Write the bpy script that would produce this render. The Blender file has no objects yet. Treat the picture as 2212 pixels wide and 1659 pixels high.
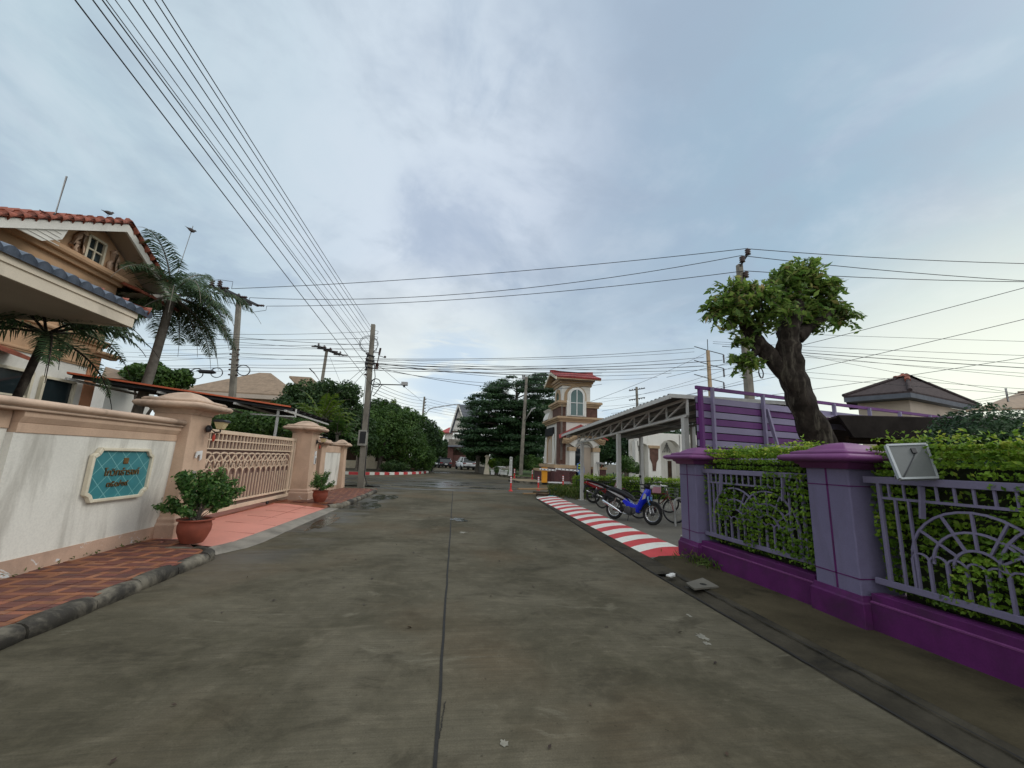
import bpy, bmesh, math, random
import numpy as np
from mathutils import Vector, Matrix
random.seed(7)
R = math.radians
PI = math.pi
scene = bpy.context.scene

# ---------------------------------------------------------------- camera
CAM_H = 1.6
FOC = 860.0 / 2212.0          # focal length as a share of the picture width
YAW, PITCH, ROLL = 0.1334745, 0.1877043, R(2.3)
fwd = Vector((math.sin(YAW) * math.cos(PITCH), math.cos(YAW) * math.cos(PITCH), math.sin(PITCH)))
rgt = Vector((math.cos(YAW), -math.sin(YAW), 0))
upv = rgt.cross(fwd)
rgt2 = rgt * math.cos(ROLL) + upv * math.sin(ROLL)
upv2 = -rgt * math.sin(ROLL) + upv * math.cos(ROLL)
cam_d = bpy.data.cameras.new("camera")
cam_d.sensor_fit = 'HORIZONTAL'
cam_d.sensor_width = 36
cam_d.lens = 36 * FOC
cam_d.clip_start = 0.05
cam_d.clip_end = 3000
cam = bpy.data.objects.new("camera", cam_d)
scene.collection.objects.link(cam)
cam.matrix_world = Matrix(((rgt2.x, upv2.x, -fwd.x, 0), (rgt2.y, upv2.y, -fwd.y, 0), (rgt2.z, upv2.z, -fwd.z, CAM_H), (0, 0, 0, 1)))
scene.camera = cam


def ray(px, py):
    return rgt2 * ((px - 1106) / 860) + upv2 * ((829.5 - py) / 860) + fwd


def G(px, py, z=0.0):          # a survey point on the level z
    d = ray(px, py); t = (z - CAM_H) / d.z
    return Vector((d.x * t, d.y * t, z))


def AY(px, py, y):             # a survey point at the distance y up the street
    d = ray(px, py); t = y / d.y
    return Vector((d.x * t, y, CAM_H + d.z * t))


def AX(px, py, x):             # a survey point on the vertical plane x
    d = ray(px, py); t = x / d.x
    return Vector((x, d.y * t, CAM_H + d.z * t))


# ---------------------------------------------------------------- light
SUN_EL, SUN_AZ = R(38), R(80)        # azimuth clockwise from +Y
scene.view_settings.view_transform = 'Standard'
scene.view_settings.look = 'None'
scene.view_settings.gamma = 1
scene.view_settings.exposure = 0.36
sun_d = bpy.data.lights.new("sun", 'SUN')
sun_d.energy = 0.8
sun_d.angle = R(25)
sun_d.color = (1.0, 0.95, 0.88)
sun = bpy.data.objects.new("sun", sun_d)
scene.collection.objects.link(sun)
sdir = Vector((math.sin(SUN_AZ) * math.cos(SUN_EL), math.cos(SUN_AZ) * math.cos(SUN_EL), math.sin(SUN_EL)))
sun.rotation_euler = (-sdir).to_track_quat('-Z', 'Y').to_euler()
sun.location = (30, 0, 30)


class NT:
    def __init__(s, tree):
        s.t = tree
        tree.nodes.clear()

    def n(s, kind, **kw):
        nd = s.t.nodes.new(kind)
        for k, v in kw.items():
            if k.startswith('i_'):
                key = k[2:]
                key = int(key) if key.isdigit() else key.replace('_', ' ')
                s.put(nd.inputs[key], v)
            else:
                setattr(nd, k, v)
        return nd

    def put(s, sock, v):
        if hasattr(v, 'is_output'):
            s.t.links.new(v, sock)
        elif hasattr(v, 'outputs'):
            s.t.links.new(v.outputs[0], sock)
        else:
            if sock.type == 'RGBA' and len(v) == 3:
                v = (*v, 1)
            sock.default_value = v

    def math(s, op, a, b=0.0, clamp=False):
        nd = s.t.nodes.new('ShaderNodeMath'); nd.operation = op; nd.use_clamp = clamp
        s.put(nd.inputs[0], a); s.put(nd.inputs[1], b)
        return nd.outputs[0]

    def mix(s, f, a, b, mode='MIX'):
        nd = s.t.nodes.new('ShaderNodeMix'); nd.data_type = 'RGBA'; nd.blend_type = mode
        s.put(nd.inputs[0], f); s.put(nd.inputs[6], a); s.put(nd.inputs[7], b)
        return nd.outputs[2]

    def ramp(s, f, lo, hi, a=0.0, b=1.0):
        nd = s.t.nodes.new('ShaderNodeMapRange'); nd.interpolation_type = 'SMOOTHSTEP'
        s.put(nd.inputs[0], f)
        nd.inputs[1].default_value = lo; nd.inputs[2].default_value = hi
        nd.inputs[3].default_value = a; nd.inputs[4].default_value = b
        return nd.outputs[0]

    def noise(s, vec, scale, detail=4.0, rough=0.55, dist=0.0):
        nd = s.t.nodes.new('ShaderNodeTexNoise')
        s.put(nd.inputs['Vector'], vec)
        nd.inputs['Scale'].default_value = scale; nd.inputs['Detail'].default_value = detail
        nd.inputs['Roughness'].default_value = rough; nd.inputs['Distortion'].default_value = dist
        return nd.outputs[0]


SKY_K = 0.1
world = bpy.data.worlds.new("World")
scene.world = world
world.use_nodes = True
w = NT(world.node_tree)
tc = w.n('ShaderNodeTexCoord').outputs['Generated']
sep = w.n('ShaderNodeSeparateXYZ', i_0=tc)
dx, dy, dz = sep.outputs[0], sep.outputs[1], sep.outputs[2]
den = w.math('ADD', w.math('MAXIMUM', dz, 0.0), 0.16)
flat = w.n('ShaderNodeCombineXYZ', i_0=w.math('DIVIDE', dx, den), i_1=w.math('DIVIDE', dy, den), i_2=0.0).outputs[0]


def spot(px, py, r0, r1, amp=1.0):      # a soft region of the cloud cover, by direction
    d = ray(px, py).normalized()
    dot = w.n('ShaderNodeVectorMath', operation='DOT_PRODUCT', i_0=tc, i_1=tuple(d)).outputs['Value']
    return w.ramp(dot, math.cos(R(r1)), math.cos(R(r0)), 0, amp)


n1 = w.noise(flat, 0.9, 6, 0.56, 0.7)
n2 = w.noise(w.n('ShaderNodeMapping', i_Vector=flat, i_Scale=(1.0, 0.7, 1), i_Rotation=(0, 0, 0.5)).outputs[0], 2.0, 7, 0.6, 0.6)
n3 = w.noise(flat, 0.28, 3, 0.5, 0.2)
col = w.mix(w.ramp(n3, 0.35, 0.65), (0.37, 0.47, 0.54), (0.49, 0.58, 0.63))
col = w.mix(spot(1500, -100, 5, 55, 0.85), col, (0.29, 0.365, 0.475))
col = w.mix(spot(2250, 300, 4, 40, 0.8), col, (0.26, 0.385, 0.48))
col = w.mix(spot(860, 330, 3, 30, 0.8), col, (0.60, 0.65, 0.74))
col = w.mix(spot(620, -150, 3, 40, 0.35), col, (0.50, 0.61, 0.66))
col = w.mix(spot(-150, 120, 3, 38, 0.55), col, (0.40, 0.52, 0.58))
# broad grey cloud bands and softer wisps
col = w.mix(w.math('MULTIPLY', w.ramp(n1, 0.48, 0.62), 0.62), col, (0.29, 0.36, 0.46))
col = w.mix(w.math('MULTIPLY', w.ramp(n2, 0.50, 0.72), 0.30), col, (0.57, 0.62, 0.69))
col = w.mix(w.math('MULTIPLY', w.ramp(n2, 0.48, 0.34), 0.5), col, (0.28, 0.36, 0.47))
n5 = w.noise(flat, 2.6, 8, 0.58, 0.25)
col = w.mix(w.math('MULTIPLY', w.ramp(n5, 0.50, 0.72), 0.20), col, (0.60, 0.65, 0.71))
col = w.mix(w.math('MULTIPLY', w.ramp(n5, 0.52, 0.34), 0.36), col, (0.28, 0.345, 0.43))
hz = w.ramp(dz, 0.34, 0.02)
col = w.mix(w.math('MULTIPLY', hz, 0.75), col, (0.72, 0.79, 0.80))
streak = w.n('ShaderNodeMapping', i_Vector=tc, i_Scale=(3.0, 3.0, 16.0)).outputs[0]
n4 = w.noise(streak, 1.6, 5, 0.6, 0.4)
low = w.math('MULTIPLY', w.ramp(dz, 0.42, 0.10), w.ramp(n4, 0.53, 0.66))
col = w.mix(w.math('MULTIPLY', low, 0.6), col, (0.42, 0.54, 0.66))
col = w.mix(w.math('MULTIPLY', spot(2330, 820, 2, 26, 0.8), w.ramp(dz, 0.62, 0.12)), col, (0.84, 0.86, 0.70))
col = w.mix(spot(900, 930, 2, 26, 0.5), col, (0.90, 0.92, 0.84))
bluec = w.math('MULTIPLY', spot(980, 815, 1, 9, 1.0), w.ramp(n4, 0.40, 0.55))
col = w.mix(w.math('MULTIPLY', bluec, 0.7), col, (0.40, 0.53, 0.68))
dk = w.math('MULTIPLY', spot(965, 470, 1, 9, 1.0), w.ramp(n2, 0.62, 0.40))
col = w.mix(w.math('MULTIPLY', dk, 0.7), col, (0.36, 0.43, 0.54))
dk2 = w.math('MULTIPLY', spot(250, 290, 3, 16, 1.0), w.ramp(n2, 0.62, 0.42))
col = w.mix(w.math('MULTIPLY', dk2, 0.6), col, (0.34, 0.43, 0.52))
back = w.ramp(dy, 0.0, -0.5)
col = w.mix(w.math('MULTIPLY', back, 0.9), col, (1.05, 1.08, 1.10))
# an overcast sky is brightest overhead
col = w.mix(w.ramp(dz, 0.84, 0.97, 0, 0.95), col, (1.25, 1.28, 1.30))
sky = w.n('ShaderNodeTexSky', sky_type='NISHITA', sun_disc=False, sun_elevation=SUN_EL, sun_rotation=SUN_AZ, air_density=1.0, dust_density=2.0)
boost = w.mix(1.0, col, (1 / SKY_K, 1 / SKY_K, 1 / SKY_K), 'MULTIPLY')
full = w.mix(0.93, sky.outputs[0], boost)
bg = w.n('ShaderNodeBackground', i_Color=full, i_Strength=SKY_K)
w.n('ShaderNodeOutputWorld', i_Surface=bg)

# ---------------------------------------------------------------- materials
MATS = {}


def mat(name, col, rough=0.7, var=0.18, scale=3.0, bump=0.15, bscale=60.0, metal=0.0, dirt=0.0, dirt_col=(0.03, 0.028, 0.022),
        dscale=1.2, coat=0.0, streak=False, spec=0.3, peel=None, dlo=0.5, dhi=0.72):
    if name in MATS:
        return MATS[name]
    m = bpy.data.materials.new(name); m.use_nodes = True
    t = NT(m.node_tree)
    pos = t.n('ShaderNodeNewGeometry').outputs['Position']
    n = t.noise(pos, scale, 6, 0.6)
    c = t.mix(t.ramp(n, 0.3, 0.7), tuple(x * (1 - var) for x in col), tuple(min(1, x * (1 + var)) for x in col))
    fine = t.noise(pos, bscale, 3, 0.6)
    c = t.mix(t.ramp(fine, 0.3, 0.75, 0, 0.25), c, tuple(x * 0.6 for x in col))
    if dirt > 0:
        v = t.n('ShaderNodeMapping', i_Vector=pos, i_Scale=(1, 1, 0.18) if streak else (1, 1, 1)).outputs[0]
        dn = t.noise(v, dscale * (3 if streak else 1), 7, 0.65, 0.4)
        c = t.mix(t.ramp(dn, dlo, dhi, 0, dirt), c, dirt_col)
    if peel:
        pn = t.noise(pos, 5.0, 6, 0.7, 0.6)
        z = t.n('ShaderNodeSeparateXYZ', i_0=pos).outputs[2]
        pm = t.math('MULTIPLY', t.ramp(pn, 0.60, 0.63), t.ramp(z, peel[0], peel[1], 1, 0))
        c = t.mix(pm, c, peel[2])
    b = t.n('ShaderNodeBsdfPrincipled', i_Base_Color=c, i_Roughness=rough, i_Metallic=metal)
    b.inputs['Coat Weight'].default_value = coat
    b.inputs['Specular IOR Level'].default_value = spec
    if bump > 0:
        bm_ = t.n('ShaderNodeBump', i_Strength=bump, i_Distance=0.01, i_Height=fine)
        t.put(b.inputs['Normal'], bm_)
    t.n('ShaderNodeOutputMaterial', i_Surface=b)
    MATS[name] = m
    return m


def leafmat(name, c0, c1, c2=None, trans=0.3, rough=0.5):
    m = bpy.data.materials.new(name); m.use_nodes = True
    t = NT(m.node_tree)
    a = t.n('ShaderNodeAttribute', attribute_name='rnd').outputs['Fac']
    c = t.mix(t.ramp(a, 0.0, 0.85), c0, c1)
    if c2:
        c = t.mix(t.ramp(a, 0.85, 1.0), c, c2)
    pos = t.n('ShaderNodeNewGeometry').outputs['Position']
    c = t.mix(t.ramp(t.noise(pos, 1.3, 3), 0.35, 0.65, 0, 0.45), c, tuple(x * 0.6 for x in c0))
    b = t.n('ShaderNodeBsdfPrincipled', i_Base_Color=c, i_Roughness=rough)
    b.inputs['Specular IOR Level'].default_value = 0.3
    tr = t.n('ShaderNodeBsdfTranslucent', i_Color=c)
    mx = t.n('ShaderNodeMixShader', i_0=trans)
    t.put(mx.inputs[1], b); t.put(mx.inputs[2], tr)
    t.n('ShaderNodeOutputMaterial', i_Surface=mx)
    MATS[name] = m
    return m


def glassmat(name, col=(0.02, 0.03, 0.03), rough=0.05):
    m = bpy.data.materials.new(name); m.use_nodes = True
    t = NT(m.node_tree)
    pos = t.n('ShaderNodeNewGeometry').outputs['Position']
    n = t.noise(pos, 1.5, 3)
    c = t.mix(n, col, tuple(x * 1.8 for x in col))
    b = t.n('ShaderNodeBsdfPrincipled', i_Base_Color=c, i_Roughness=rough)
    t.n('ShaderNodeOutputMaterial', i_Surface=b)
    MATS[name] = m
    return m


# ---------------------------------------------------------------- mesh helpers
def chain(o):
    M = Matrix.Identity(4)
    while o is not None:
        M = Matrix.LocRotScale(o.location, o.rotation_euler, o.scale) @ M
        o = o.parent
    return M


def frame(d, up=Vector((0, 0, 1))):
    d = d.normalized()
    if abs(d.dot(up)) > 0.98:
        up = Vector((0, 1, 0)) if abs(d.y) < 0.9 else Vector((1, 0, 0))
    s = d.cross(up).normalized()
    return s, s.cross(d).normalized()


class MB:
    def __init__(s):
        s.v = []; s.f = []; s.sm = []

    def add(s, vs, fs, smooth=False):
        o = len(s.v)
        s.v += [Vector(x) for x in vs]
        s.f += [tuple(i + o for i in f) for f in fs]
        s.sm += [smooth] * len(fs)
        return s

    def box(s, c, d, rz=0.0, M=None):
        c = Vector(c); x, y, z = d[0] / 2, d[1] / 2, d[2] / 2
        rot = M if M is not None else Matrix.Rotation(rz, 3, 'Z')
        vs = [c + rot @ Vector((a * x, b * y, e * z)) for a, b, e in
              ((-1, -1, -1), (1, -1, -1), (1, 1, -1), (-1, 1, -1), (-1, -1, 1), (1, -1, 1), (1, 1, 1), (-1, 1, 1))]
        return s.add(vs, [(0, 3, 2, 1), (4, 5, 6, 7), (0, 1, 5, 4), (1, 2, 6, 5), (2, 3, 7, 6), (3, 0, 4, 7)])

    def bb(s, x0, x1, y0, y1, z0, z1):
        return s.box(((x0 + x1) / 2, (y0 + y1) / 2, (z0 + z1) / 2), (abs(x1 - x0), abs(y1 - y0), abs(z1 - z0)))

    def bar(s, a, b, w, h=None, up=Vector((0, 0, 1))):
        a, b = Vector(a), Vector(b); h = h or w
        sd, u = frame(b - a, Vector(up))
        q = [(-w / 2, -h / 2), (w / 2, -h / 2), (w / 2, h / 2), (-w / 2, h / 2)]
        vs = [p + sd * i + u * j for p in (a, b) for i, j in q]
        return s.add(vs, [(3, 2, 1, 0), (4, 5, 6, 7), (0, 1, 5, 4), (1, 2, 6, 5), (2, 3, 7, 6), (3, 0, 4, 7)])

    def tube(s, pts, r, seg=8, closed=False, smooth=True, flat=1.0):
        pts = [Vector(p) for p in pts]; n = len(pts)
        rr = r if isinstance(r, (list, tuple)) else [r] * n
        vs = []; fs = []
        prev = None
        for i, p in enumerate(pts):
            if closed:
                d = pts[(i + 1) % n] - pts[i - 1]
            else:
                d = pts[min(i + 1, n - 1)] - pts[max(i - 1, 0)]
            if d.length < 1e-9:
                d = Vector((0, 0, 1))
            d.normalize()
            if prev is None:
                a, b = frame(d)
            else:
                a = prev - d * prev.dot(d)
                a = a.normalized() if a.length > 1e-6 else frame(d)[0]
                b = a.cross(d) * -1
            prev = a
            for k in range(seg):
                t = 2 * PI * (k + 0.5) / seg
                vs.append(p + (a * math.cos(t) + b * math.sin(t) * flat) * rr[i])
        m = n if closed else n - 1
        for i in range(m):
            for k in range(seg):
                j = (i + 1) % n
                fs.append((i * seg + k, i * seg + (k + 1) % seg, j * seg + (k + 1) % seg, j * seg + k))
        s.add(vs, fs, smooth)
        if not closed:
            s.add(vs[:seg], [tuple(range(seg))[::-1]])
            s.add(vs[-seg:], [tuple(range(seg))])
        return s

    def lathe(s, prof, c, seg=20, axis=None, smooth=True, cap=True):
        c = Vector(c); vs = []; fs = []
        Q = axis if axis is not None else Matrix.Identity(3)
        for r, z in prof:
            for k in range(seg):
                t = 2 * PI * k / seg
                vs.append(c + Q @ Vector((r * math.cos(t), r * math.sin(t), z)))
        for i in range(len(prof) - 1):
            for k in range(seg):
                fs.append((i * seg + k, i * seg + (k + 1) % seg, (i + 1) * seg + (k + 1) % seg, (i + 1) * seg + k))
        s.add(vs, fs, smooth)
        if cap:
            s.add(vs[:seg], [tuple(range(seg))[::-1]]); s.add(vs[-seg:], [tuple(range(seg))])
        return s

    def sqr(s, prof, c, rnd=0.0, rz=0.0, smooth=False, ratio=1.0, seg=4):
        """a loft of square rings: prof = [(half width, z)], rnd = corner radius share"""
        c = Vector(c); vs = []; fs = []
        Q = Matrix.Rotation(rz, 3, 'Z')
        ring = []
        if rnd <= 0:
            ring = [(1, 1), (-1, 1), (-1, -1), (1, -1)]
        else:
            for cx_, cy_, a0 in ((1, 1, 0), (-1, 1, 90), (-1, -1, 180), (1, -1, 270)):
                for k in range(seg + 1):
                    a = R(a0 + 90 * k / seg)
                    ring.append((cx_ * (1 - rnd) + rnd * math.cos(a), cy_ * (1 - rnd) + rnd * math.sin(a)))
        m = len(ring)
        for hw, z in prof:
            for x, y in ring:
                vs.append(c + Q @ Vector((x * hw, y * hw * ratio, z)))
        for i in range(len(prof) - 1):
            for k in range(m):
                fs.append((i * m + k, i * m + (k + 1) % m, (i + 1) * m + (k + 1) % m, (i + 1) * m + k))
        s.add(vs, fs, smooth)
        s.add(vs[:m], [tuple(range(m))[::-1]]); s.add(vs[-m:], [tuple(range(m))])
        return s

    def prism(s, poly, ext):
        """poly = list of 3-D points of one flat face, ext = vector of thickness"""
        p = [Vector(q) for q in poly]; e = Vector(ext); n = len(p)
        nrm = Vector((0, 0, 0))
        for i in range(n):
            nrm += p[i].cross(p[(i + 1) % n])
        if nrm.dot(e) > 0:
            p = p[::-1]
        vs = p + [q + e for q in p]
        fs = [tuple(range(n)), tuple(range(2 * n - 1, n - 1, -1))]
        fs += [((i + 1) % n, i, i + n, (i + 1) % n + n) for i in range(n)]
        return s.add(vs, fs)

    def strip(s, outer, inner, ext):
        """a flat band between two polylines of equal length, with thickness"""
        for i in range(len(outer) - 1):
            s.prism([outer[i], outer[i + 1], inner[i + 1], inner[i]], ext)
        return s

    def sphere(s, c, r, seg=12, rings=8):
        r = r if isinstance(r, (tuple, list)) else (r, r, r)
        c = Vector(c); vs = [c + Vector((0, 0, -r[2]))]; fs = []
        for i in range(1, rings):
            a = -PI / 2 + PI * i / rings
            for k in range(seg):
                t = 2 * PI * k / seg
                vs.append(c + Vector((r[0] * math.cos(a) * math.cos(t), r[1] * math.cos(a) * math.sin(t), r[2] * math.sin(a))))
        vs.append(c + Vector((0, 0, r[2])))
        for k in range(seg):
            fs.append((0, 1 + (k + 1) % seg, 1 + k))
            fs.append((len(vs) - 1, 1 + (rings - 2) * seg + k, 1 + (rings - 2) * seg + (k + 1) % seg))
        for i in range(rings - 2):
            for k in range(seg):
                a = 1 + i * seg; b = a + seg
                fs.append((a + k, a + (k + 1) % seg, b + (k + 1) % seg, b + k))
        return s.add(vs, fs, True)

    def loft(s, rings, smooth=True, cap=True):
        m = len(rings[0]); vs = [p for r_ in rings for p in r_]; fs = []
        for i in range(len(rings) - 1):
            for k in range(m):
                fs.append((i * m + k, i * m + (k + 1) % m, (i + 1) * m + (k + 1) % m, (i + 1) * m + k))
        s.add(vs, fs, smooth)
        if cap:
            s.add(rings[0], [tuple(range(m))[::-1]]); s.add(rings[-1], [tuple(range(m))])
        return s

    def xf(s, M):
        s.v = [M @ p for p in s.v]
        return s

    def build(s, name, m, parent=None, bevel=0.0, local=False, subsurf=0, recalc=False):
        me = bpy.data.meshes.new(name)
        vs = s.v
        if parent is not None and not local:
            inv = chain(parent).inverted()
            vs = [inv @ p for p in vs]
        me.from_pydata([tuple(p) for p in vs], [], s.f)
        me.polygons.foreach_set('use_smooth', s.sm)
        if recalc:
            b_ = bmesh.new(); b_.from_mesh(me); bmesh.ops.recalc_face_normals(b_, faces=b_.faces); b_.to_mesh(me); b_.free()
        me.update()
        me.materials.append(m if not isinstance(m, str) else MATS[m])
        o = bpy.data.objects.new(name, me)
        scene.collection.objects.link(o)
        if parent is not None:
            o.parent = parent
        if bevel > 0:
            md = o.modifiers.new('bevel', 'BEVEL'); md.width = bevel; md.segments = 2; md.limit_method = 'ANGLE'; md.angle_limit = R(40)
        if subsurf:
            md = o.modifiers.new('sub', 'SUBSURF'); md.levels = subsurf; md.render_levels = subsurf
        return o


def tag(o, label=None, cat=None, group=None, kind=None):
    if label: o['label'] = label
    if cat: o['category'] = cat
    if group: o['group'] = group
    if kind: o['kind'] = kind
    return o


def root(name, loc, label, cat, group=None, rz=0.0):
    o = bpy.data.objects.new(name, None)
    o.empty_display_size = 0.2
    scene.collection.objects.link(o)
    o.location = loc; o.rotation_euler = (0, 0, rz)
    return tag(o, label, cat, group)


def copy_thing(o, loc, rz=None, label=None, parent=None, scale=None):
    c = o.copy(); scene.collection.objects.link(c)
    if parent is not None:
        c.parent = parent
    else:
        c.location = loc
        if rz is not None: c.rotation_euler = (0, 0, rz)
        if scale: c.scale = (scale, scale, scale)
        if label: c['label'] = label
    for ch in list(o.children):
        copy_thing(ch, None, parent=c)
    return c


def leaves(name, P, N, size, m, parent=None, aspect=0.5, jit=0.6, rnd=None, seed=1, fold=0.25):
    """one mesh of many leaf-sized faces at points P facing about N"""
    rg = np.random.default_rng(seed)
    P = np.asarray(P, float); N = np.asarray(N, float); n = len(P)
    size = np.broadcast_to(np.asarray(size, float), (n,)) * rg.uniform(0.7, 1.3, n)
    N = N + rg.normal(0, jit, (n, 3)); N /= np.linalg.norm(N, axis=1)[:, None] + 1e-9
    T = rg.normal(0, 1, (n, 3)); T[:, 2] -= 0.35
    T -= N * (T * N).sum(1)[:, None]; T /= np.linalg.norm(T, axis=1)[:, None] + 1e-9
    B = np.cross(N, T)
    L = size[:, None]; W = L * aspect * 0.5
    v = np.empty((n, 4, 3))
    v[:, 0] = P - T * L * 0.5
    v[:, 1] = P + B * W + N * W * fold
    v[:, 2] = P + T * L * 0.5
    v[:, 3] = P - B * W + N * W * fold
    if parent is not None:
        inv = np.array(chain(parent).inverted())
        v = v @ inv[:3, :3].T + inv[:3, 3]
    me = bpy.data.meshes.new(name)
    me.vertices.add(n * 4); me.vertices.foreach_set('co', v.astype(np.float32).ravel())
    me.loops.add(n * 4); me.loops.foreach_set('vertex_index', np.arange(n * 4, dtype=np.int32))
    me.polygons.add(n)
    me.polygons.foreach_set('loop_start', np.arange(0, n * 4, 4, dtype=np.int32))
    at = me.attributes.new('rnd', 'FLOAT', 'POINT')
    if rnd is None:
        rnd = rg.random(n)
    at.data.foreach_set('value', np.repeat(np.asarray(rnd, np.float32), 4))
    me.update(calc_edges=True); me.validate()
    me.materials.append(MATS[m] if isinstance(m, str) else m)
    o = bpy.data.objects.new(name, me); scene.collection.objects.link(o)
    if parent is not None: o.parent = parent
    return o
# ---------------------------------------------------------------- the palette
mat('white_paint', (0.70, 0.68, 0.61), 0.75, 0.06, 1.2, 0.1, 40, dirt=0.6, dirt_col=(0.30, 0.28, 0.235), dscale=0.9, streak=True, dlo=0.46, dhi=0.70)
mat('peach_paint', (0.54, 0.38, 0.27), 0.8, 0.10, 2.0, 0.15, 50, dirt=0.25, dirt_col=(0.25, 0.17, 0.12), streak=True)
mat('peach_base', (0.50, 0.34, 0.25), 0.85, 0.12, 2.0, 0.2, 50, dirt=0.35, dirt_col=(0.16, 0.12, 0.09), peel=(0.2, 0.36, (0.62, 0.62, 0.6)))
mat('peach_cap', (0.52, 0.38, 0.28), 0.75, 0.15, 2.5, 0.2, 40, dirt=0.7, dirt_col=(0.13, 0.09, 0.065), dscale=2.2)
mat('gate_paint', (0.66, 0.52, 0.38), 0.6, 0.08, 3.0, 0.06, 60, dirt=0.15, dirt_col=(0.2, 0.14, 0.1))
mat('gate_sheet', (0.20, 0.13, 0.105), 0.7, 0.2, 2.0, 0.05)
mat('cream_trim', (0.66, 0.60, 0.46), 0.7, 0.08, 3.0, 0.1, dirt=0.2, dirt_col=(0.3, 0.24, 0.15))
mat('house_peach', (0.50, 0.32, 0.19), 0.85, 0.08, 1.2, 0.1, 50, dirt=0.25, dirt_col=(0.22, 0.14, 0.09), streak=True)
mat('house_orange', (0.50, 0.24, 0.13), 0.85, 0.08, 1.2, 0.1, 50)
mat('house_white', (0.70, 0.68, 0.62), 0.8, 0.06, 1.2, 0.08, 50, dirt=0.2, dirt_col=(0.32, 0.29, 0.24), streak=True)
mat('soffit_paint', (0.50, 0.42, 0.34), 0.85, 0.08, 1.0, 0.05)
mat('fascia_paint', (0.66, 0.58, 0.46), 0.75, 0.08, 1.0, 0.05, dirt=0.3, dirt_col=(0.2, 0.17, 0.13))
mat('tile_orange', (0.27, 0.078, 0.045), 0.65, 0.3, 6.0, 0.2, 30, dirt=0.5, dirt_col=(0.06, 0.03, 0.025), dscale=3)
mat('tile_blue', (0.085, 0.105, 0.14), 0.3, 0.3, 5.0, 0.1, 30, dirt=0.4, dirt_col=(0.07, 0.08, 0.1), dscale=3)
mat('tile_dark', (0.055, 0.042, 0.042), 0.9, 0.3, 6.0, 0.2, 30, spec=0.1)
mat('tile_brown', (0.26, 0.19, 0.13), 0.8, 0.15, 4.0, 0.2, 30, dirt=0.4, dirt_col=(0.09, 0.07, 0.05))
mat('tile_red', (0.32, 0.055, 0.05), 0.55, 0.25, 5.0, 0.2, 30)
mat('tile_grey', (0.10, 0.11, 0.13), 0.7, 0.15, 3.0, 0.2, 20)
mat('concrete_pole', (0.21, 0.19, 0.155), 0.85, 0.2, 2.0, 0.2, 60, dirt=0.7, dirt_col=(0.09, 0.08, 0.07), dscale=1.5, streak=True)
mat('dark_metal', (0.03, 0.03, 0.033), 0.5, 0.2, 4.0, 0.05)
mat('porcelain', (0.055, 0.03, 0.026), 0.3, 0.2, 4.0, 0.0)
mat('cable_black', (0.02, 0.02, 0.024), 0.5, 0.1, 4.0, 0.0)
mat('grey_metal', (0.34, 0.34, 0.33), 0.5, 0.12, 4.0, 0.05, metal=0.2)
mat('white_metal', (0.52, 0.52, 0.49), 0.5, 0.06, 4.0, 0.05, dirt=0.2, dirt_col=(0.25, 0.22, 0.18))
mat('chrome', (0.72, 0.72, 0.73), 0.18, 0.05, 6.0, 0.0, metal=1.0)
mat('rubber', (0.018, 0.018, 0.018), 0.75, 0.2, 6.0, 0.1)
mat('black_plastic', (0.016, 0.016, 0.018), 0.45, 0.15, 6.0, 0.03)
mat('seat_vinyl', (0.014, 0.014, 0.016), 0.5, 0.2, 20.0, 0.1)
mat('engine_metal', (0.10, 0.10, 0.105), 0.45, 0.3, 10.0, 0.1, metal=0.6)
mat('blue_paint', (0.008, 0.025, 0.60), 0.22, 0.08, 3.0, 0.0, coat=0.7)
mat('cyan_decal', (0.10, 0.28, 0.62), 0.3, 0.2, 8.0, 0.0, coat=0.5)
mat('red_paint', (0.26, 0.018, 0.02), 0.25, 0.1, 3.0, 0.0, coat=0.6)
mat('silver_paint', (0.46, 0.46, 0.47), 0.3, 0.08, 3.0, 0.0, metal=0.4, coat=0.4)
mat('pink_plastic', (0.62, 0.30, 0.36), 0.5, 0.08, 3.0, 0.0)
mat('purple_deep', (0.090, 0.012, 0.092), 0.65, 0.25, 2.2, 0.2, 60, dirt=0.75, dirt_col=(0.042, 0.02, 0.040), dscale=2.0, dlo=0.45, dhi=0.75)
mat('purple_cap', (0.16, 0.045, 0.15), 0.55, 0.12, 2.0, 0.08, 40, dirt=0.2, dirt_col=(0.07, 0.025, 0.06))
mat('lavender_paint', (0.165, 0.148, 0.245), 0.7, 0.10, 1.5, 0.15, 60, dirt=0.35, dirt_col=(0.105, 0.095, 0.14), streak=True)
mat('lavender_metal', (0.175, 0.16, 0.245), 0.5, 0.08, 3.0, 0.03, 60, dirt=0.15, dirt_col=(0.09, 0.08, 0.12))
mat('screen_purple', (0.13, 0.035, 0.16), 0.55, 0.12, 2.0, 0.04)
mat('screen_lilac', (0.25, 0.22, 0.33), 0.55, 0.08, 2.0, 0.04)
mat('terracotta', (0.24, 0.06, 0.035), 0.7, 0.2, 5.0, 0.2, 40, dirt=0.45, dirt_col=(0.07, 0.03, 0.02), dscale=2)
mat('soil', (0.035, 0.024, 0.016), 0.95, 0.3, 20, 0.5, 40)
mat('bark_dark', (0.030, 0.024, 0.020), 0.95, 0.5, 7.0, 1.0, 16, dirt=0.75, dirt_col=(0.13, 0.115, 0.09), dscale=3, streak=True, spec=0.1)
mat('bark_grey', (0.13, 0.11, 0.09), 0.95, 0.3, 5.0, 0.6, 30)
mat('palm_bark', (0.17, 0.15, 0.125), 0.9, 0.25, 6.0, 0.5, 30)
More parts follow.
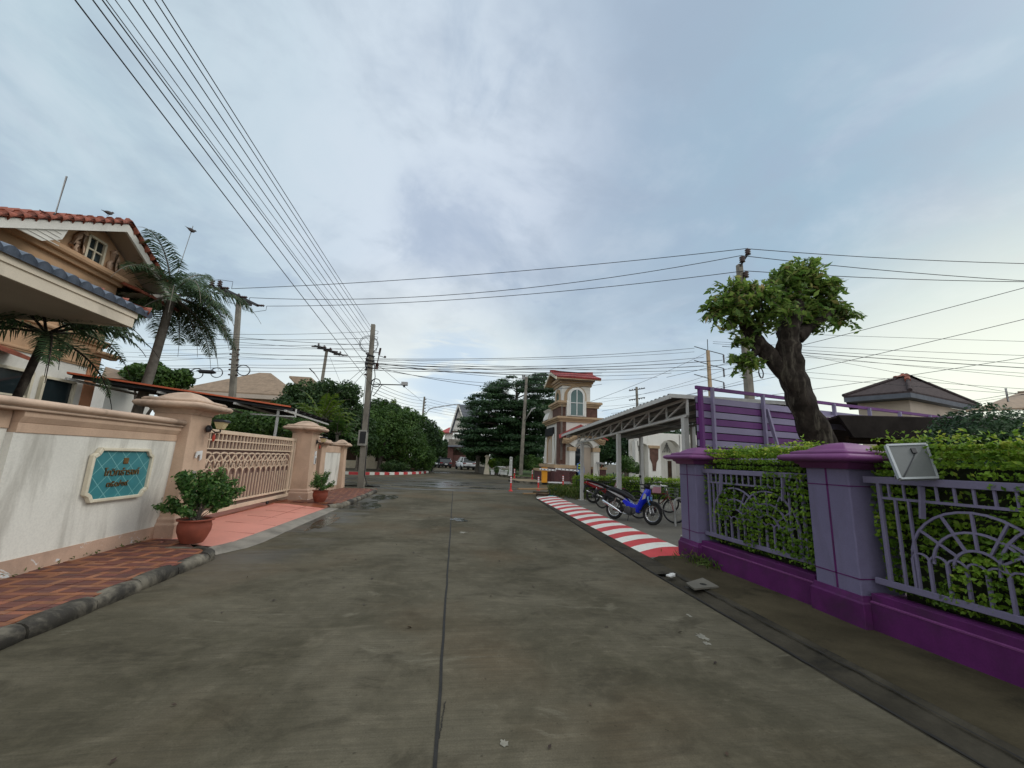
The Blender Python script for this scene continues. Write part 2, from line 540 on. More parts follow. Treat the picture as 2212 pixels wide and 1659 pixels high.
mat('kerb_concrete', (0.19, 0.17, 0.13), 0.8, 0.3, 3.0, 0.5, 24, dirt=0.92, dirt_col=(0.020, 0.018, 0.015), dscale=1.9, dlo=0.40, dhi=0.60)
mat('ramp_concrete', (0.22, 0.20, 0.165), 0.7, 0.2, 2.5, 0.3, 40, dirt=0.5, dirt_col=(0.06, 0.055, 0.045), dscale=2)
mat('pad_concrete', (0.15, 0.14, 0.115), 0.75, 0.15, 1.0, 0.25, 40, dirt=0.5, dirt_col=(0.05, 0.045, 0.035), dscale=0.6)
mat('shoulder_concrete', (0.062, 0.052, 0.032), 0.9, 0.3, 1.2, 0.6, 40, dirt=0.8, dirt_col=(0.022, 0.020, 0.013), dscale=1.1, spec=0.08)
mat('gutter_concrete', (0.052, 0.046, 0.034), 0.85, 0.3, 2.0, 0.6, 30, spec=0.08, dirt=0.85, dirt_col=(0.015, 0.015, 0.014), dscale=1.6)
mat('paint_red', (0.50, 0.055, 0.06), 0.6, 0.12, 2.0, 0.15, 40, dirt=0.2, dirt_col=(0.2, 0.05, 0.04), dscale=2.5)
mat('paint_white', (0.72, 0.72, 0.66), 0.6, 0.06, 2.0, 0.15, 40, dirt=0.25, dirt_col=(0.36, 0.33, 0.27), dscale=2.5)
mat('pink_tile', (0.66, 0.27, 0.21), 0.35, 0.06, 1.6, 0.03, 40, dirt=0.3, dirt_col=(0.42, 0.2, 0.15))
mat('rust_tile', (0.26, 0.085, 0.045), 0.28, 0.2, 3.0, 0.05, 40, dirt=0.4, dirt_col=(0.09, 0.035, 0.025))
mat('brick_bed', (0.085, 0.036, 0.026), 0.85, 0.2, 8.0, 0.2)
mat('joint_dark', (0.02, 0.019, 0.017), 0.8, 0.2, 8.0, 0.2)
mat('orange_paint', (0.72, 0.30, 0.02), 0.5, 0.06, 3.0, 0.02)
mat('bollard_red', (0.55, 0.035, 0.03), 0.5, 0.1, 3.0, 0.02)
mat('reflective_white', (0.75, 0.75, 0.75), 0.4, 0.05, 6, 0.0)
mat('tan_stucco', (0.42, 0.30, 0.185), 0.85, 0.1, 1.5, 0.1, 40, dirt=0.3, dirt_col=(0.2, 0.13, 0.08), streak=True)
mat('brown_brick', (0.115, 0.06, 0.045), 0.85, 0.25, 5.0, 0.3, 20, dirt=0.3, dirt_col=(0.05, 0.03, 0.025))
mat('maroon_brick', (0.10, 0.045, 0.045), 0.8, 0.2, 4.0, 0.3, 20)
mat('lead_white', (0.70, 0.68, 0.62), 0.8, 0.06, 0.8, 0.1, 40, dirt=0.3, dirt_col=(0.36, 0.32, 0.26), streak=True)
mat('brick_red', (0.125, 0.058, 0.048), 0.85, 0.2, 6.0, 0.3, 20)
mat('wood_dark', (0.06, 0.035, 0.022), 0.8, 0.3, 3.0, 0.3, 30)
mat('roof_sheet', (0.135, 0.135, 0.13), 0.6, 0.2, 2.0, 0.05, 20, dirt=0.4, dirt_col=(0.09, 0.085, 0.08))
mat('canopy_dark', (0.022, 0.018, 0.016), 0.9, 0.3, 3.0, 0.1, spec=0.08)
mat('orange_edge', (0.50, 0.11, 0.045), 0.6, 0.12, 3.0, 0.05)
mat('lawn', (0.05, 0.085, 0.02), 0.95, 0.3, 3.0, 0.6, 30)
mat('earth', (0.08, 0.07, 0.045), 0.95, 0.3, 1.5, 0.5, 20)
mat('island_concrete', (0.30, 0.235, 0.15), 0.8, 0.15, 1.2, 0.2, 30, dirt=0.3, dirt_col=(0.13, 0.1, 0.07))
mat('panel_white', (0.10, 0.108, 0.106), 0.5, 0.05, 2.0, 0.02)
mat('aluminium', (0.30, 0.32, 0.33), 0.45, 0.05, 4.0, 0.0, metal=0.5)
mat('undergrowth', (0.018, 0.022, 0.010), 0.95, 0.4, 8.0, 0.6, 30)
mat('car_white', (0.72, 0.73, 0.74), 0.25, 0.03, 2.0, 0.0, coat=0.6)
mat('car_dark', (0.028, 0.03, 0.036), 0.25, 0.05, 2.0, 0.0, coat=0.6)
mat('car_black', (0.012, 0.012, 0.014), 0.25, 0.05, 2.0, 0.0, coat=0.6)
mat('tail_red', (0.28, 0.01, 0.012), 0.25, 0.1, 4.0, 0.0)
mat('lamp_cream', (0.60, 0.50, 0.28), 0.4, 0.08, 4.0, 0.0)
mat('bronze', (0.20, 0.115, 0.045), 0.45, 0.3, 10.0, 0.1, metal=0.5)
mat('vest_lime', (0.55, 0.75, 0.08), 0.7, 0.06, 6.0, 0.0)
mat('cloth_black', (0.015, 0.016, 0.02), 0.9, 0.2, 8.0, 0.1)
mat('cloth_blue', (0.16, 0.26, 0.48), 0.9, 0.1, 8.0, 0.1)
mat('skin', (0.20, 0.10, 0.06), 0.6, 0.08, 8.0, 0.0)
mat('cap_maroon', (0.12, 0.03, 0.03), 0.8, 0.1, 8.0, 0.0)
mat('cardboard', (0.33, 0.21, 0.11), 0.85, 0.12, 4.0, 0.05)
mat('teal_pipe', (0.10, 0.34, 0.36), 0.5, 0.1, 4.0, 0.0)
mat('blue_cloth', (0.05, 0.13, 0.33), 0.8, 0.1, 6.0, 0.1)
mat('paper_white', (0.68, 0.68, 0.66), 0.7, 0.05, 6.0, 0.0)
mat('feather_dark', (0.07, 0.06, 0.058), 0.8, 0.2, 10.0, 0.0)
mat('red_plastic', (0.42, 0.05, 0.03), 0.5, 0.1, 6.0, 0.0)
mat('grey_plastic', (0.26, 0.25, 0.22), 0.6, 0.1, 6.0, 0.0)
glassmat('window_glass', (0.012, 0.018, 0.02))
glassmat('window_green', (0.045, 0.085, 0.08), 0.1)
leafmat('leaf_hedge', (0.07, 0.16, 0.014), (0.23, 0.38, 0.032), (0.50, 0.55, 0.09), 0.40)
leafmat('leaf_dark', (0.022, 0.056, 0.016), (0.06, 0.115, 0.028), (0.11, 0.16, 0.04), 0.3)
leafmat('leaf_mid', (0.034, 0.085, 0.018), (0.09, 0.17, 0.03), (0.17, 0.25, 0.05), 0.3)
leafmat('leaf_deep', (0.015, 0.045, 0.018), (0.045, 0.10, 0.03), (0.08, 0.14, 0.04), 0.25)
leafmat('leaf_fresh', (0.09, 0.18, 0.035), (0.27, 0.38, 0.08), (0.42, 0.32, 0.14), 0.45)
leafmat('leaf_shrub', (0.035, 0.10, 0.022), (0.10, 0.21, 0.04), (0.30, 0.36, 0.14), 0.35)
leafmat('leaf_palm', (0.035, 0.075, 0.034), (0.095, 0.155, 0.065), (0.20, 0.19, 0.09), 0.35)
leafmat('leaf_bright', (0.09, 0.16, 0.02), (0.18, 0.26, 0.03), None, 0.35)
leafmat('grass_blade', (0.05, 0.09, 0.015), (0.11, 0.16, 0.03), (0.22, 0.17, 0.06), 0.3)


# ---------------------------------------------------------------- road concrete, brick paving
def road_material():
    m = bpy.data.materials.new('road_concrete'); m.use_nodes = True
    t = NT(m.node_tree)
    pos = t.n('ShaderNodeNewGeometry').outputs['Position']
    brush = t.n('ShaderNodeMapping', i_Vector=pos, i_Scale=(0.7, 1.25, 1)).outputs[0]
    a = t.noise(pos, 0.55, 7, 0.62, 0.6)
    b = t.noise(brush, 1.9, 9, 0.72, 0.9)
    c = t.mix(t.ramp(a, 0.3, 0.7), (0.062, 0.056, 0.037), (0.145, 0.130, 0.094))
    c = t.mix(t.ramp(b, 0.52, 0.72, 0, 0.6), c, (0.195, 0.172, 0.125))
    c = t.mix(t.ramp(b, 0.50, 0.32, 0, 0.6), c, (0.036, 0.032, 0.022))
    warm = t.noise(pos, 0.4, 4, 0.5)
    c = t.mix(t.ramp(warm, 0.48, 0.66, 0, 0.5), c, (0.125, 0.088, 0.052))
    moss = t.noise(pos, 0.9, 6, 0.65)
    c = t.mix(t.ramp(moss, 0.55, 0.75, 0, 0.3), c, (0.052, 0.052, 0.028))
    pale = t.noise(t.n('ShaderNodeMapping', i_Vector=pos, i_Scale=(0.8, 1.7, 1), i_Location=(3.1, 5.2, 0)).outputs[0], 1.1, 6, 0.6, 1.0)
    c = t.mix(t.ramp(pale, 0.62, 0.70, 0, 0.45), c, (0.24, 0.22, 0.165))
    line = t.n('ShaderNodeMapping', i_Vector=pos, i_Scale=(1.2, 55, 1)).outputs[0]
    ln = t.noise(line, 1.0, 3, 0.6)
    c = t.mix(t.ramp(ln, 0.35, 0.7, 0, 0.35), c, (0.05, 0.046, 0.034))
    spk = t.noise(pos, 26, 3, 0.6)
    c = t.mix(t.ramp(spk, 0.64, 0.74, 0, 0.6), c, (0.028, 0.024, 0.018))
    g2 = t.noise(pos, 90, 3, 0.7)
    c = t.mix(t.ramp(g2, 0.35, 0.7, 0.3, 0), c, (0.04, 0.035, 0.022))
    g3 = t.noise(pos, 7, 5, 0.7)
    c = t.mix(t.ramp(g3, 0.45, 0.68, 0, 0.14), c, (0.20, 0.175, 0.12))
    # wet ground: near the cross street, along the driveway kerb
    sp = t.n('ShaderNodeSeparateXYZ', i_0=pos)
    X, Y = sp.outputs[0], sp.outputs[1]
    wn = t.noise(t.n('ShaderNodeMapping', i_Vector=pos, i_Scale=(0.35, 1.0, 1)).outputs[0], 0.9, 6, 0.6, 0.6)
    far = t.math('MULTIPLY', t.ramp(Y, 19.5, 20.8), t.ramp(Y, 34, 27))
    kerbw = t.math('MULTIPLY', t.math('MULTIPLY', t.ramp(X, -1.9, -3.0), t.ramp(Y, 4.5, 8.5)), t.ramp(Y, 22, 17))
    zone = t.math('MAXIMUM', far, kerbw)
    wet = t.math('MULTIPLY', zone, t.ramp(wn, 0.42, 0.58))
    c = t.mix(t.math('MULTIPLY', wet, 0.55), c, (0.035, 0.034, 0.03))
    ro = t.math('SUBTRACT', t.math('ADD', 0.72, t.math('MULTIPLY', b, 0.2)), t.math('MULTIPLY', wet, 0.52))
    bs = t.n('ShaderNodeBsdfPrincipled', i_Base_Color=c, i_Roughness=ro)
    t.put(bs.inputs['Specular IOR Level'], t.math('ADD', 0.07, t.math('MULTIPLY', wet, 0.45)))
    hgt = t.math('ADD', t.math('MULTIPLY', ln, 0.6), spk)
    bp = t.n('ShaderNodeBump', i_Strength=t.math('MULTIPLY', t.math('SUBTRACT', 1.0, wet), 0.25), i_Distance=0.006, i_Height=hgt)
    t.put(bs.inputs['Normal'], bp)
    t.n('ShaderNodeOutputMaterial', i_Surface=bs)
    MATS['road_concrete'] = m


def brick_material():
    m = bpy.data.materials.new('paving_brick'); m.use_nodes = True
    t = NT(m.node_tree)
    pos = t.n('ShaderNodeNewGeometry').outputs['Position']
    a = t.n('ShaderNodeAttribute', attribute_name='tint').outputs['Color']
    n = t.noise(pos, 5, 6, 0.65)
    c = t.mix(t.ramp(n, 0.35, 0.7, 0, 0.35), a, (0.05, 0.022, 0.015))
    f = t.noise(pos, 70, 3)
    c = t.mix(t.ramp(f, 0.4, 0.75, 0, 0.3), c, (0.06, 0.03, 0.02))
    b = t.n('ShaderNodeBsdfPrincipled', i_Base_Color=c, i_Roughness=0.7)
    t.put(b.inputs['Normal'], t.n('ShaderNodeBump', i_Strength=0.3, i_Distance=0.006, i_Height=f))
    t.n('ShaderNodeOutputMaterial', i_Surface=b)
    MATS['paving_brick'] = m


road_material(); brick_material()


def sheet(name, poly, z, m, thick=0.0):
    b = MB()
    if thick:
        b.prism([(x, y, z) for x, y in poly], (0, 0, -thick))
    else:
        b.add([(x, y, z) for x, y in poly], [tuple(range(len(poly)))])
    o = b.build(name, m)
    return tag(o, kind='structure')


def xg(y):      # the right edge of the carriageway
    return 3.05 + max(0, y - 5.9) * 0.042


sheet('ground', [(-600, -600), (600, -600), (600, 1200), (-600, 1200)], -0.06, 'earth')
sheet('road', [(-3.9, -8), (3.06, -8), (3.05, 5.9), (xg(17.8), 17.8), (4.2, 21.3), (60, 21.6), (60, 31.4), (7.0, 31.6), (5.2, 34.5), (4.3, 38), (4.2, 48), (3.6, 62), (0.5, 84), (-8, 120), (-16, 120), (-8, 84), (-3.6, 60), (-2.4, 50),
               (-2.3, 41), (-3.4, 37.0), (-5.2, 34), (-7.2, 32.6), (-60, 32.2), (-60, 21.8), (-3.9, 21.8)], 0.0, 'road_concrete')
# joints of the concrete slabs
jb = MB()
for (x0, y0, x1, y1, wd) in ((0.018, 2.66, 0.042, 3.02, 0.005), (0.0, -3, 0.02, 20.25, 0.022), (-3.3, 20.25, 3.7, 20.25, 0.03), (0.02, 32, 0.4, 60, 0.03)):
    n_ = 60
    pts = []
    for i in range(n_ + 1):
        u = i / n_
        j = random.uniform(-0.006, 0.006)
        if abs(x1 - x0) > abs(y1 - y0):
            pts.append((x0 + (x1 - x0) * u, y0 + j))
        else:
            pts.append((x0 + (x1 - x0) * u + j, y0 + (y1 - y0) * u))
    for p, q in zip(pts, pts[1:]):
        d = Vector((q[0] - p[0], q[1] - p[1])); nn = Vector((-d.y, d.x)).normalized() * wd / 2
        jb.add([(p[0] - nn.x, p[1] - nn.y, 0.004), (q[0] - nn.x, q[1] - nn.y, 0.004), (q[0] + nn.x, q[1] + nn.y, 0.004), (p[0] + nn.x, p[1] + nn.y, 0.004)], [(0, 1, 2, 3)])
tag(jb.build('road_joints', 'joint_dark'), kind='structure')


# ---------------------------------------------------------------- left pavement of two-tone block paving with kerb
def brick_patch(name, inside, x0, x1, y0, y1, z, off=(0, 0)):
    b = MB(); tints = []
    u = 0.082
    reds = [(0.125, 0.036, 0.026), (0.105, 0.03, 0.024), (0.15, 0.045, 0.03), (0.115, 0.04, 0.032)]
    ora = [(0.27, 0.10, 0.042), (0.24, 0.088, 0.036), (0.30, 0.125, 0.06), (0.26, 0.088, 0.044)]
    ny = int((y1 - y0) / u); nx = int((x1 - x0) / u)
    used = set()

    def put(i, j, w_, h_, c):
        for a in range(w_):
            for e in range(h_):
                if (i + a, j + e) in used: return
        cx_, cy_ = x0 + (i + w_ / 2) * u, y0 + (j + h_ / 2) * u
        if not inside(cx_, cy_): return
        for a in range(w_):
            for e in range(h_): used.add((i + a, j + e))
        h0 = random.uniform(-0.0025, 0.0025)
        b.bb(cx_ - w_ * u / 2 + 0.003, cx_ + w_ * u / 2 - 0.003, cy_ - h_ * u / 2 + 0.003, cy_ + h_ * u / 2 - 0.003, z - 0.05, z + h0)
        k = random.uniform(0.85, 1.15)
        tints.extend([tuple(v * k for v in c)] * 6)

    # dark red blocks of four bricks ringed by orange bricks, each course of blocks shifted
    for J in range(-2, ny // 3 + 2):
        for I in range(-8, nx // 5 + 8):
            i, j = I * 5 + (J * 2) % 5 - 2, J * 3
            for a in (0, 2):
                for e in (0, 1): put(i + a, j + e, 2, 1, random.choice(reds if random.random() < 0.93 else ora))
            put(i + 4, j, 1, 2, random.choice(ora if random.random() < 0.92 else reds))
            put(i, j + 2, 2, 1, random.choice(ora)); put(i + 2, j + 2, 2, 1, random.choice(ora if random.random() < 0.8 else reds))
    for j in range(ny):
        for i in range(nx):
            put(i, j, 1, 1, random.choice(ora))
    o = b.build(name, 'paving_brick')
    at = o.data.attributes.new('tint', 'FLOAT_COLOR', 'FACE')
    at.data.foreach_set('color', np.array([(*c, 1) for c in tints], np.float32).ravel())
    sheet(name + '_bed', [(x0, y0), (x1, y0), (x1, y1), (x0, y1)], z - 0.03, 'joint_dark') if False else None
    return tag(o, kind='structure')


PZ = 0.12
WX = -4.77


def kerb_profile():
    return [(0.0, -0.03), (0.0, PZ - 0.055), (-0.015, PZ - 0.02), (-0.05, PZ + 0.004), (-0.10, PZ + 0.010), (-0.15, PZ + 0.006), (-0.155, -0.03)]


def kerb_path(name, pts, stone=0.62):
    """kerb stones laid along a path, the carriageway on the right-hand side of the path"""
    pts = [Vector((x, y, 0)) for x, y in pts]
    L = [0]
    for a, b_ in zip(pts, pts[1:]): L.append(L[-1] + (b_ - a).length)

    def at(s_):
        s_ = max(0, min(L[-1] - 1e-6, s_))
        for i in range(len(pts) - 1):
            if s_ <= L[i + 1]:
                d = (pts[i + 1] - pts[i]).normalized()
                return pts[i] + d * (s_ - L[i]), d
        return pts[-1], (pts[-1] - pts[-2]).normalized()
    b = MB(); s0 = 0
    while s0 < L[-1] - 0.05:
        s1 = min(L[-1], s0 + stone * random.uniform(0.9, 1.08)); rings = []
        k = 5; dz_ = random.uniform(-0.008, 0.008); dl = random.uniform(-0.008, 0.008)
        for i in range(k + 1):
            s_ = s0 + 0.006 + (s1 - s0 - 0.012) * i / k
            p, d = at(s_)
            lft = Vector((-d.y, d.x, 0))
            sh = 0.012 if i in (0, k) else 0.0
            rings.append([p + lft * (-u - (sh if i in (0, k) else 0) * (-1 if u < -0.1 else 1) * -1 + dl) + Vector((0, 0, v - (sh if v > 0.05 else 0) + dz_ + random.uniform(-0.003, 0.003))) for u, v in kerb_profile()])
        b.loft(rings, True)
        s0 = s1
    return tag(b.build(name, 'kerb_concrete', recalc=True), kind='structure')


def arc(cx_, cy_, r, a0, a1, n=8):
    return [(cx_ + r * math.cos(R(a0 + (a1 - a0) * i / n)), cy_ + r * math.sin(R(a0 + (a1 - a0) * i / n))) for i in range(n + 1)]


kerb_path('near_kerb', [(-3.36, -4), (-3.36, 6.55)] + arc(-3.78, 6.6, 0.42, 0, 100, 8) + [(-4.2, 7.05)])
kerb_path('far_kerb', [(-3.42, 12.45), (-3.22, 12.75), (-3.14, 13.2), (-3.16, 18.0)] + arc(-3.75, 18.1, 0.6, 0, 90, 6) + [(-4.9, 18.75)])


def in_near(x, y):
    if x > -3.50 or x < WX: return False
    if y < 6.55: return True
    return y < 7.5 and (x < -4.2 or (x + 3.78) ** 2 + (y - 6.6) ** 2 < 0.08 or (x < -3.78 and y < 6.86))


brick_patch('near_pavement', in_near, -4.9, -3.4, -2.5, 7.3, PZ)
sheet('near_pavement_bed', [(WX - 0.3, -4), (-3.45, -4), (-3.45, 6.6), (-3.7, 6.85), (-4.1, 7.3), (-4.4, 7.5), (WX - 0.3, 7.6)], PZ - 0.008, 'brick_bed')
brick_patch('far_pavement', lambda x, y: x < -3.30 and x > WX and y < 18.6 and y > 13.0, -4.9, -3.2, 12.9, 18.7, PZ)
sheet('far_pavement_bed', [(WX - 0.3, 13.3), (-3.5, 12.6), (-3.3, 13.2), (-3.3, 18.2), (-3.8, 18.65), (WX - 0.3, 18.7)], PZ - 0.03, 'brick_bed')

# driveway between the two gate piers: pink tiles, a brown tile band, a sloping concrete lip
dv = MB()
dv.add([(-3.62, 7.28, 0.055), (-3.50, 12.2, 0.055), (-4.62, 12.55, 0.115), (-5.6, 12.6, 0.12), (-5.6, 7.9, 0.12), (-4.5, 7.3, 0.115)], [(0, 1, 2, 3, 4, 5)])
tag(dv.build('driveway', 'pink_tile'), kind='structure')
gj = MB()
for k in range(1, 6):
    y = 7.5 + k * 0.9
    gj.bar((-3.6, y, 0.0585), (-4.6, y + 0.05, 0.1175), 0.012, 0.004)
gj.bar((-4.1, 7.3, 0.086), (-4.05, 12.4, 0.086), 0.012, 0.004)
tag(gj.build('driveway_joints', mat('tile_grout', (0.40, 0.17, 0.13), 0.6, 0.1)), kind='structure')
bt = MB()
bt.add([(-3.48, 12.2, 0.06), (-3.46, 12.62, 0.08), (-4.6, 13.35, 0.125), (-5.6, 13.4, 0.125), (-5.6, 12.6, 0.12), (-4.62, 12.55, 0.115)], [(0, 1, 2, 3, 4, 5)])
tag(bt.build('driveway_border', 'rust_tile'), kind='structure')
lip = MB()
n_ = 24
rows = []
for i in range(n_ + 1):
    y = 6.98 + (12.75 - 6.98) * i / n_
    jx = random.uniform(-0.012, 0.012)
    ca = max(0, 1 - i / 2.5)
    rows.append([(-3.24 + jx - 0.25 * ca, y, 0.004), (-3.40 + jx * 0.5 - 0.2 * ca, y, 0.04), (-3.64 - 0.1 * ca + 0.12 * i / n_, y, 0.056 + 0.03 * ca)])
vs = [p for r_ in rows for p in r_]
lip.add(vs, [(3 * i + k, 3 * i + 3 + k, 3 * i + 4 + k, 3 * i + 1 + k) for i in range(n_) for k in (0, 1)], True)
tag(lip.build('driveway_lip', 'ramp_concrete', recalc=True), kind='structure')


# standing water
def puddle(name, cx_, cy_, rx, ry, seed, z=0.0045):
    rg = random.Random(seed); n = 40; pts = []
    ph = [rg.uniform(0, 6.28) for _ in range(4)]
    for i in range(n):
        a = 2 * PI * i / n
        k = 1 + 0.28 * math.sin(2 * a + ph[0]) + 0.18 * math.sin(3 * a + ph[1]) + 0.12 * math.sin(5 * a + ph[2])
        pts.append((cx_ + rx * k * math.cos(a), cy_ + ry * k * math.sin(a), z))
    b = MB(); b.add(pts, [tuple(range(n))])
    return tag(b.build(name, 'puddle_water'), kind='structure')


mw = bpy.data.materials.new('puddle_water'); mw.use_nodes = True
t = NT(mw.node_tree)
pos = t.n('ShaderNodeNewGeometry').outputs['Position']
bs = t.n('ShaderNodeBsdfPrincipled', i_Base_Color=t.mix(t.noise(pos, 2.0), (0.03, 0.028, 0.02), (0.055, 0.05, 0.036)), i_Roughness=t.ramp(t.noise(pos, 4.0, 4), 0.4, 0.7, 0.12, 0.34))
t.put(bs.inputs['Normal'], t.n('ShaderNodeBump', i_Strength=0.5, i_Distance=0.01, i_Height=t.noise(pos, 14.0, 3)))
t.n('ShaderNodeOutputMaterial', i_Surface=bs); MATS['puddle_water'] = mw
for i, (a, b_, c_, d_) in enumerate(((-2.75, 13.6, 0.42, 1.3), (-2.55, 16.2, 0.35, 1.2), (0.22, 11.0, 0.22, 0.25), (-0.6, 24.2, 1.9, 0.5),
                                     (-2.9, 10.2, 0.16, 1.2), (-1.1, 42.5, 0.9, 1.5), (-1.0, 26.2, 1.8, 0.45), (2.2, 22.6, 1.5, 0.35), (-2.0, 22.4, 1.0, 0.3))):
    puddle('puddle', a, b_, c_, d_, i + 3)

# ---------------------------------------------------------------- right side: gutter, shoulder, painted kerb, parking pad
gt = MB()
prof = [(0.0, 0.003), (0.03, 0.0), (0.05, -0.02), (0.10, -0.03), (0.18, -0.034), (0.26, -0.028), (0.33, -0.012), (0.42, 0.016)]
rows = []
for i in range(31):
    y = -8 + (6.35 + 8) * i / 30
    rows.append([(3.05 + u + random.uniform(-.006, .006), y, v) for u, v in prof])
m_ = len(prof)
gt.add([p for r_ in rows for p in r_], [(i * m_ + k, i * m_ + k + 1, (i + 1) * m_ + k + 1, (i + 1) * m_ + k) for i in range(30) for k in range(m_ - 1)], True)
tag(gt.build('gutter', 'gutter_concrete'), kind='structure')
ck = MB()
for x_, wd, ya_, yb_ in ((3.075, 0.030, -8, 17.2), (3.385, 0.022, -8, 6.2)):
    n_ = int((yb_ - ya_) / 0.12); row = []
    for i in range(n_ + 1):
        y = ya_ + (yb_ - ya_) * i / n_; x = x_ + (xg(y) - 3.05 if x_ < 3.2 else 0) + random.uniform(-.007, .007); h_ = wd * random.uniform(0.35, 1.1)
        z = 0.008 if x_ < 3.2 else 0.009
        row.append(((x - h_ / 2, y, z), (x + h_ / 2, y, z)))
    for a_, b_ in zip(row, row[1:]): ck.add([a_[0], a_[1], b_[1], b_[0]], [(0, 1, 2, 3)])
tag(ck.build('gutter_cracks', 'joint_dark'), kind='structure')
sh = MB()
sh.add([(3.47, -8, 0.016), (5.4, -8, 0.05), (4.7, 3.0, 0.03), (4.35, 6.7, 0.03), (4.3, 7.6, 0.03), (3.5, 6.9, 0.018), (3.47, 6.3, 0.016)], [(0, 1, 2, 3, 4, 5, 6)])
tag(sh.build('shoulder', 'shoulder_concrete'), kind='structure')
tag(MB().add([(3.46, 6.7, 0.008), (4.4, 7.2, 0.035), (14, 7.2, 0.035), (14, 19.6, 0.035), (4.2, 19.6, 0.035), (xg(17.8) + .1, 17.8, 0.010)], [(0, 1, 2, 3, 4, 5)]).build('parking_pad', 'pad_concrete'), kind='structure')
edge = MB()
for i in range(24):
    y0, y1 = 6.0 + i * 0.49, 6.0 + (i + 1) * 0.49 - 0.012
    edge.add([(xg(y0) + 0.03, y0, 0.006), (3.50 + 0.011 * (y0 - 7), y0, 0.014), (3.50 + 0.011 * (y1 - 7), y1, 0.014), (xg(y1) + 0.03, y1, 0.006)], [(0, 1, 2, 3)])
tag(edge.build('gutter_edge', 'gutter_concrete'), kind='structure')
# the red and white slope
NS = 26
red, wht = MB(), MB()
for i in range(NS):
    y0 = 7.0 + (17.55 - 7.0) * i / NS; y1 = 7.0 + (17.55 - 7.0) * (i + 1) / NS
    b = red if i % 2 == 0 else wht
    k = 8; rows = []
    for j in range(k + 1):
        u = j / k
        tap0 = 0.80 + 0.006 * (y0 - 7)

        def pt(y):
            x = 3.50 + 0.011 * (y - 7) + u * tap0
            yy = y + 0.05 * math.sin(u * PI) + u * 0.06
            return (x, yy, 0.014 + 0.09 * math.sin(min(1, u * 1.02) * PI / 2) * min(1, 0.12 + max(0, y - 7) / 0.30) + random.uniform(-.001, .001))
        rows.append((pt(y0), pt(y1)))
    for j in range(k):
        b.add([rows[j][0], rows[j + 1][0], rows[j + 1][1], rows[j][1]], [(0, 1, 2, 3)], True)
    e0, e1 = rows[-1]
    b.add([e0, (e0[0] + 0.01, e0[1], 0.03), (e1[0] + 0.01, e1[1], 0.03), e1], [(0, 1, 2, 3)])
tag(red.build('kerb_paint_red', 'paint_red'), kind='structure')
tag(wht.build('kerb_paint_white', 'paint_white'), kind='structure')

# traffic island in front of the gatehouse, lawn corner on the right, far verge on the left
isl = [(4.1, 30.2), (4.6, 28.6), (7.0, 27.2), (16, 27.2), (16, 32.5), (6.2, 32.5), (4.6, 31.8)]
sheet('traffic_island', isl, 0.14, 'island_concrete', 0.2)
ie = MB()
for p, q in zip(isl[-2:] + isl[:3], isl[-1:] + isl[:4]):
    ie.bar((p[0], p[1], 0.07), (q[0], q[1], 0.07), 0.05, 0.15)
tag(ie.build('island_kerb', 'kerb_concrete'), kind='structure')
lw = [(4.35, 44), (4.6, 39), (6, 36.6), (9, 35.8), (40, 35.5), (40, 60), (4.3, 60)]
sheet('lawn', lw, 0.13, 'lawn', 0.18)
lk = MB()
for p, q in zip(lw[:4], lw[1:5]):
    lk.bar((p[0], p[1], 0.07), (q[0], q[1], 0.07), 0.12, 0.17)
tag(lk.build('lawn_kerb', 'kerb_concrete'), kind='structure')
vg = [(-60, 32.6), (-7.2, 32.7), (-5.2, 34.1), (-3.4, 37.1), (-2.35, 41), (-2.45, 50), (-3.7, 60), (-8.2, 84), (-60, 90)]
sheet('verge', vg, 0.14, 'earth', 0.2)
kr, kw = MB(), MB()
path = [(-11.5, 32.6), (-7.2, 32.65), (-5.2, 34.05), (-3.4, 37.05), (-2.35, 41)]
pts = []
for (a, b_), (c_, d_) in zip(path, path[1:]):
    for i in range(6): pts.append((a + (c_ - a) * i / 6, b_ + (d_ - b_) * i / 6))
for i, (p, q) in enumerate(zip(pts, pts[1:])):
    (kr if i % 2 else kw).bar((p[0], p[1], 0.10), (q[0], q[1], 0.10), 0.24, 0.20)
tag(kr.build('corner_kerb_red', 'paint_red'), kind='structure')
tag(kw.build('corner_kerb_white', 'paint_white'), kind='structure')
# ================================================================ LEFT: boundary wall, plaque, piers, gate
LAMPS = "wall lanterns on the gate piers"
bw = root('boundary_wall', (WX, 3, PZ), 'white rendered garden wall with peach bands and a rounded coping, carrying the teal plaque', 'wall')
m = MB(); m.bb(WX - 0.2, WX, 5.08, 7.72, 0.30, 1.68); m.bb(WX - 0.25, WX - 0.07, -4, 5.08, 0.28, 1.72)
m.build('wall_panel', 'white_paint', bw)
m = MB(); m.bb(WX - 0.2, WX + 0.012, 5.09, 7.72, PZ - 0.05, 0.30); m.bb(WX - 0.25, WX - 0.055, -4, 5.08, PZ - 0.05, 0.28)
m.build('wall_base', 'peach_base', bw)
m = MB(); m.bb(WX - 0.2, WX + 0.012, 5.09, 7.72, 1.68, 1.79); m.bb(WX - 0.25, WX - 0.055, -4, 5.08, 1.72, 1.93)
m.prism([(WX + 0.012, 5.09, 1.79), (WX + 0.05, 5.09, 1.86), (WX + 0.05, 5.09, 1.92), (WX - 0.2, 5.09, 1.92), (WX - 0.2, 5.09, 1.79)], (0, 2.63, 0))
m.build('wall_band', 'peach_paint', bw, bevel=0.006)
m = MB()
prof = [(-0.28, 1.92), (0.075, 1.92), (0.085, 1.945), (0.06, 1.96), (0.10, 1.965), (0.13, 1.99), (0.13, 2.02), (0.10, 2.045), (0.02, 2.06), (-0.28, 2.06)]
rings = []
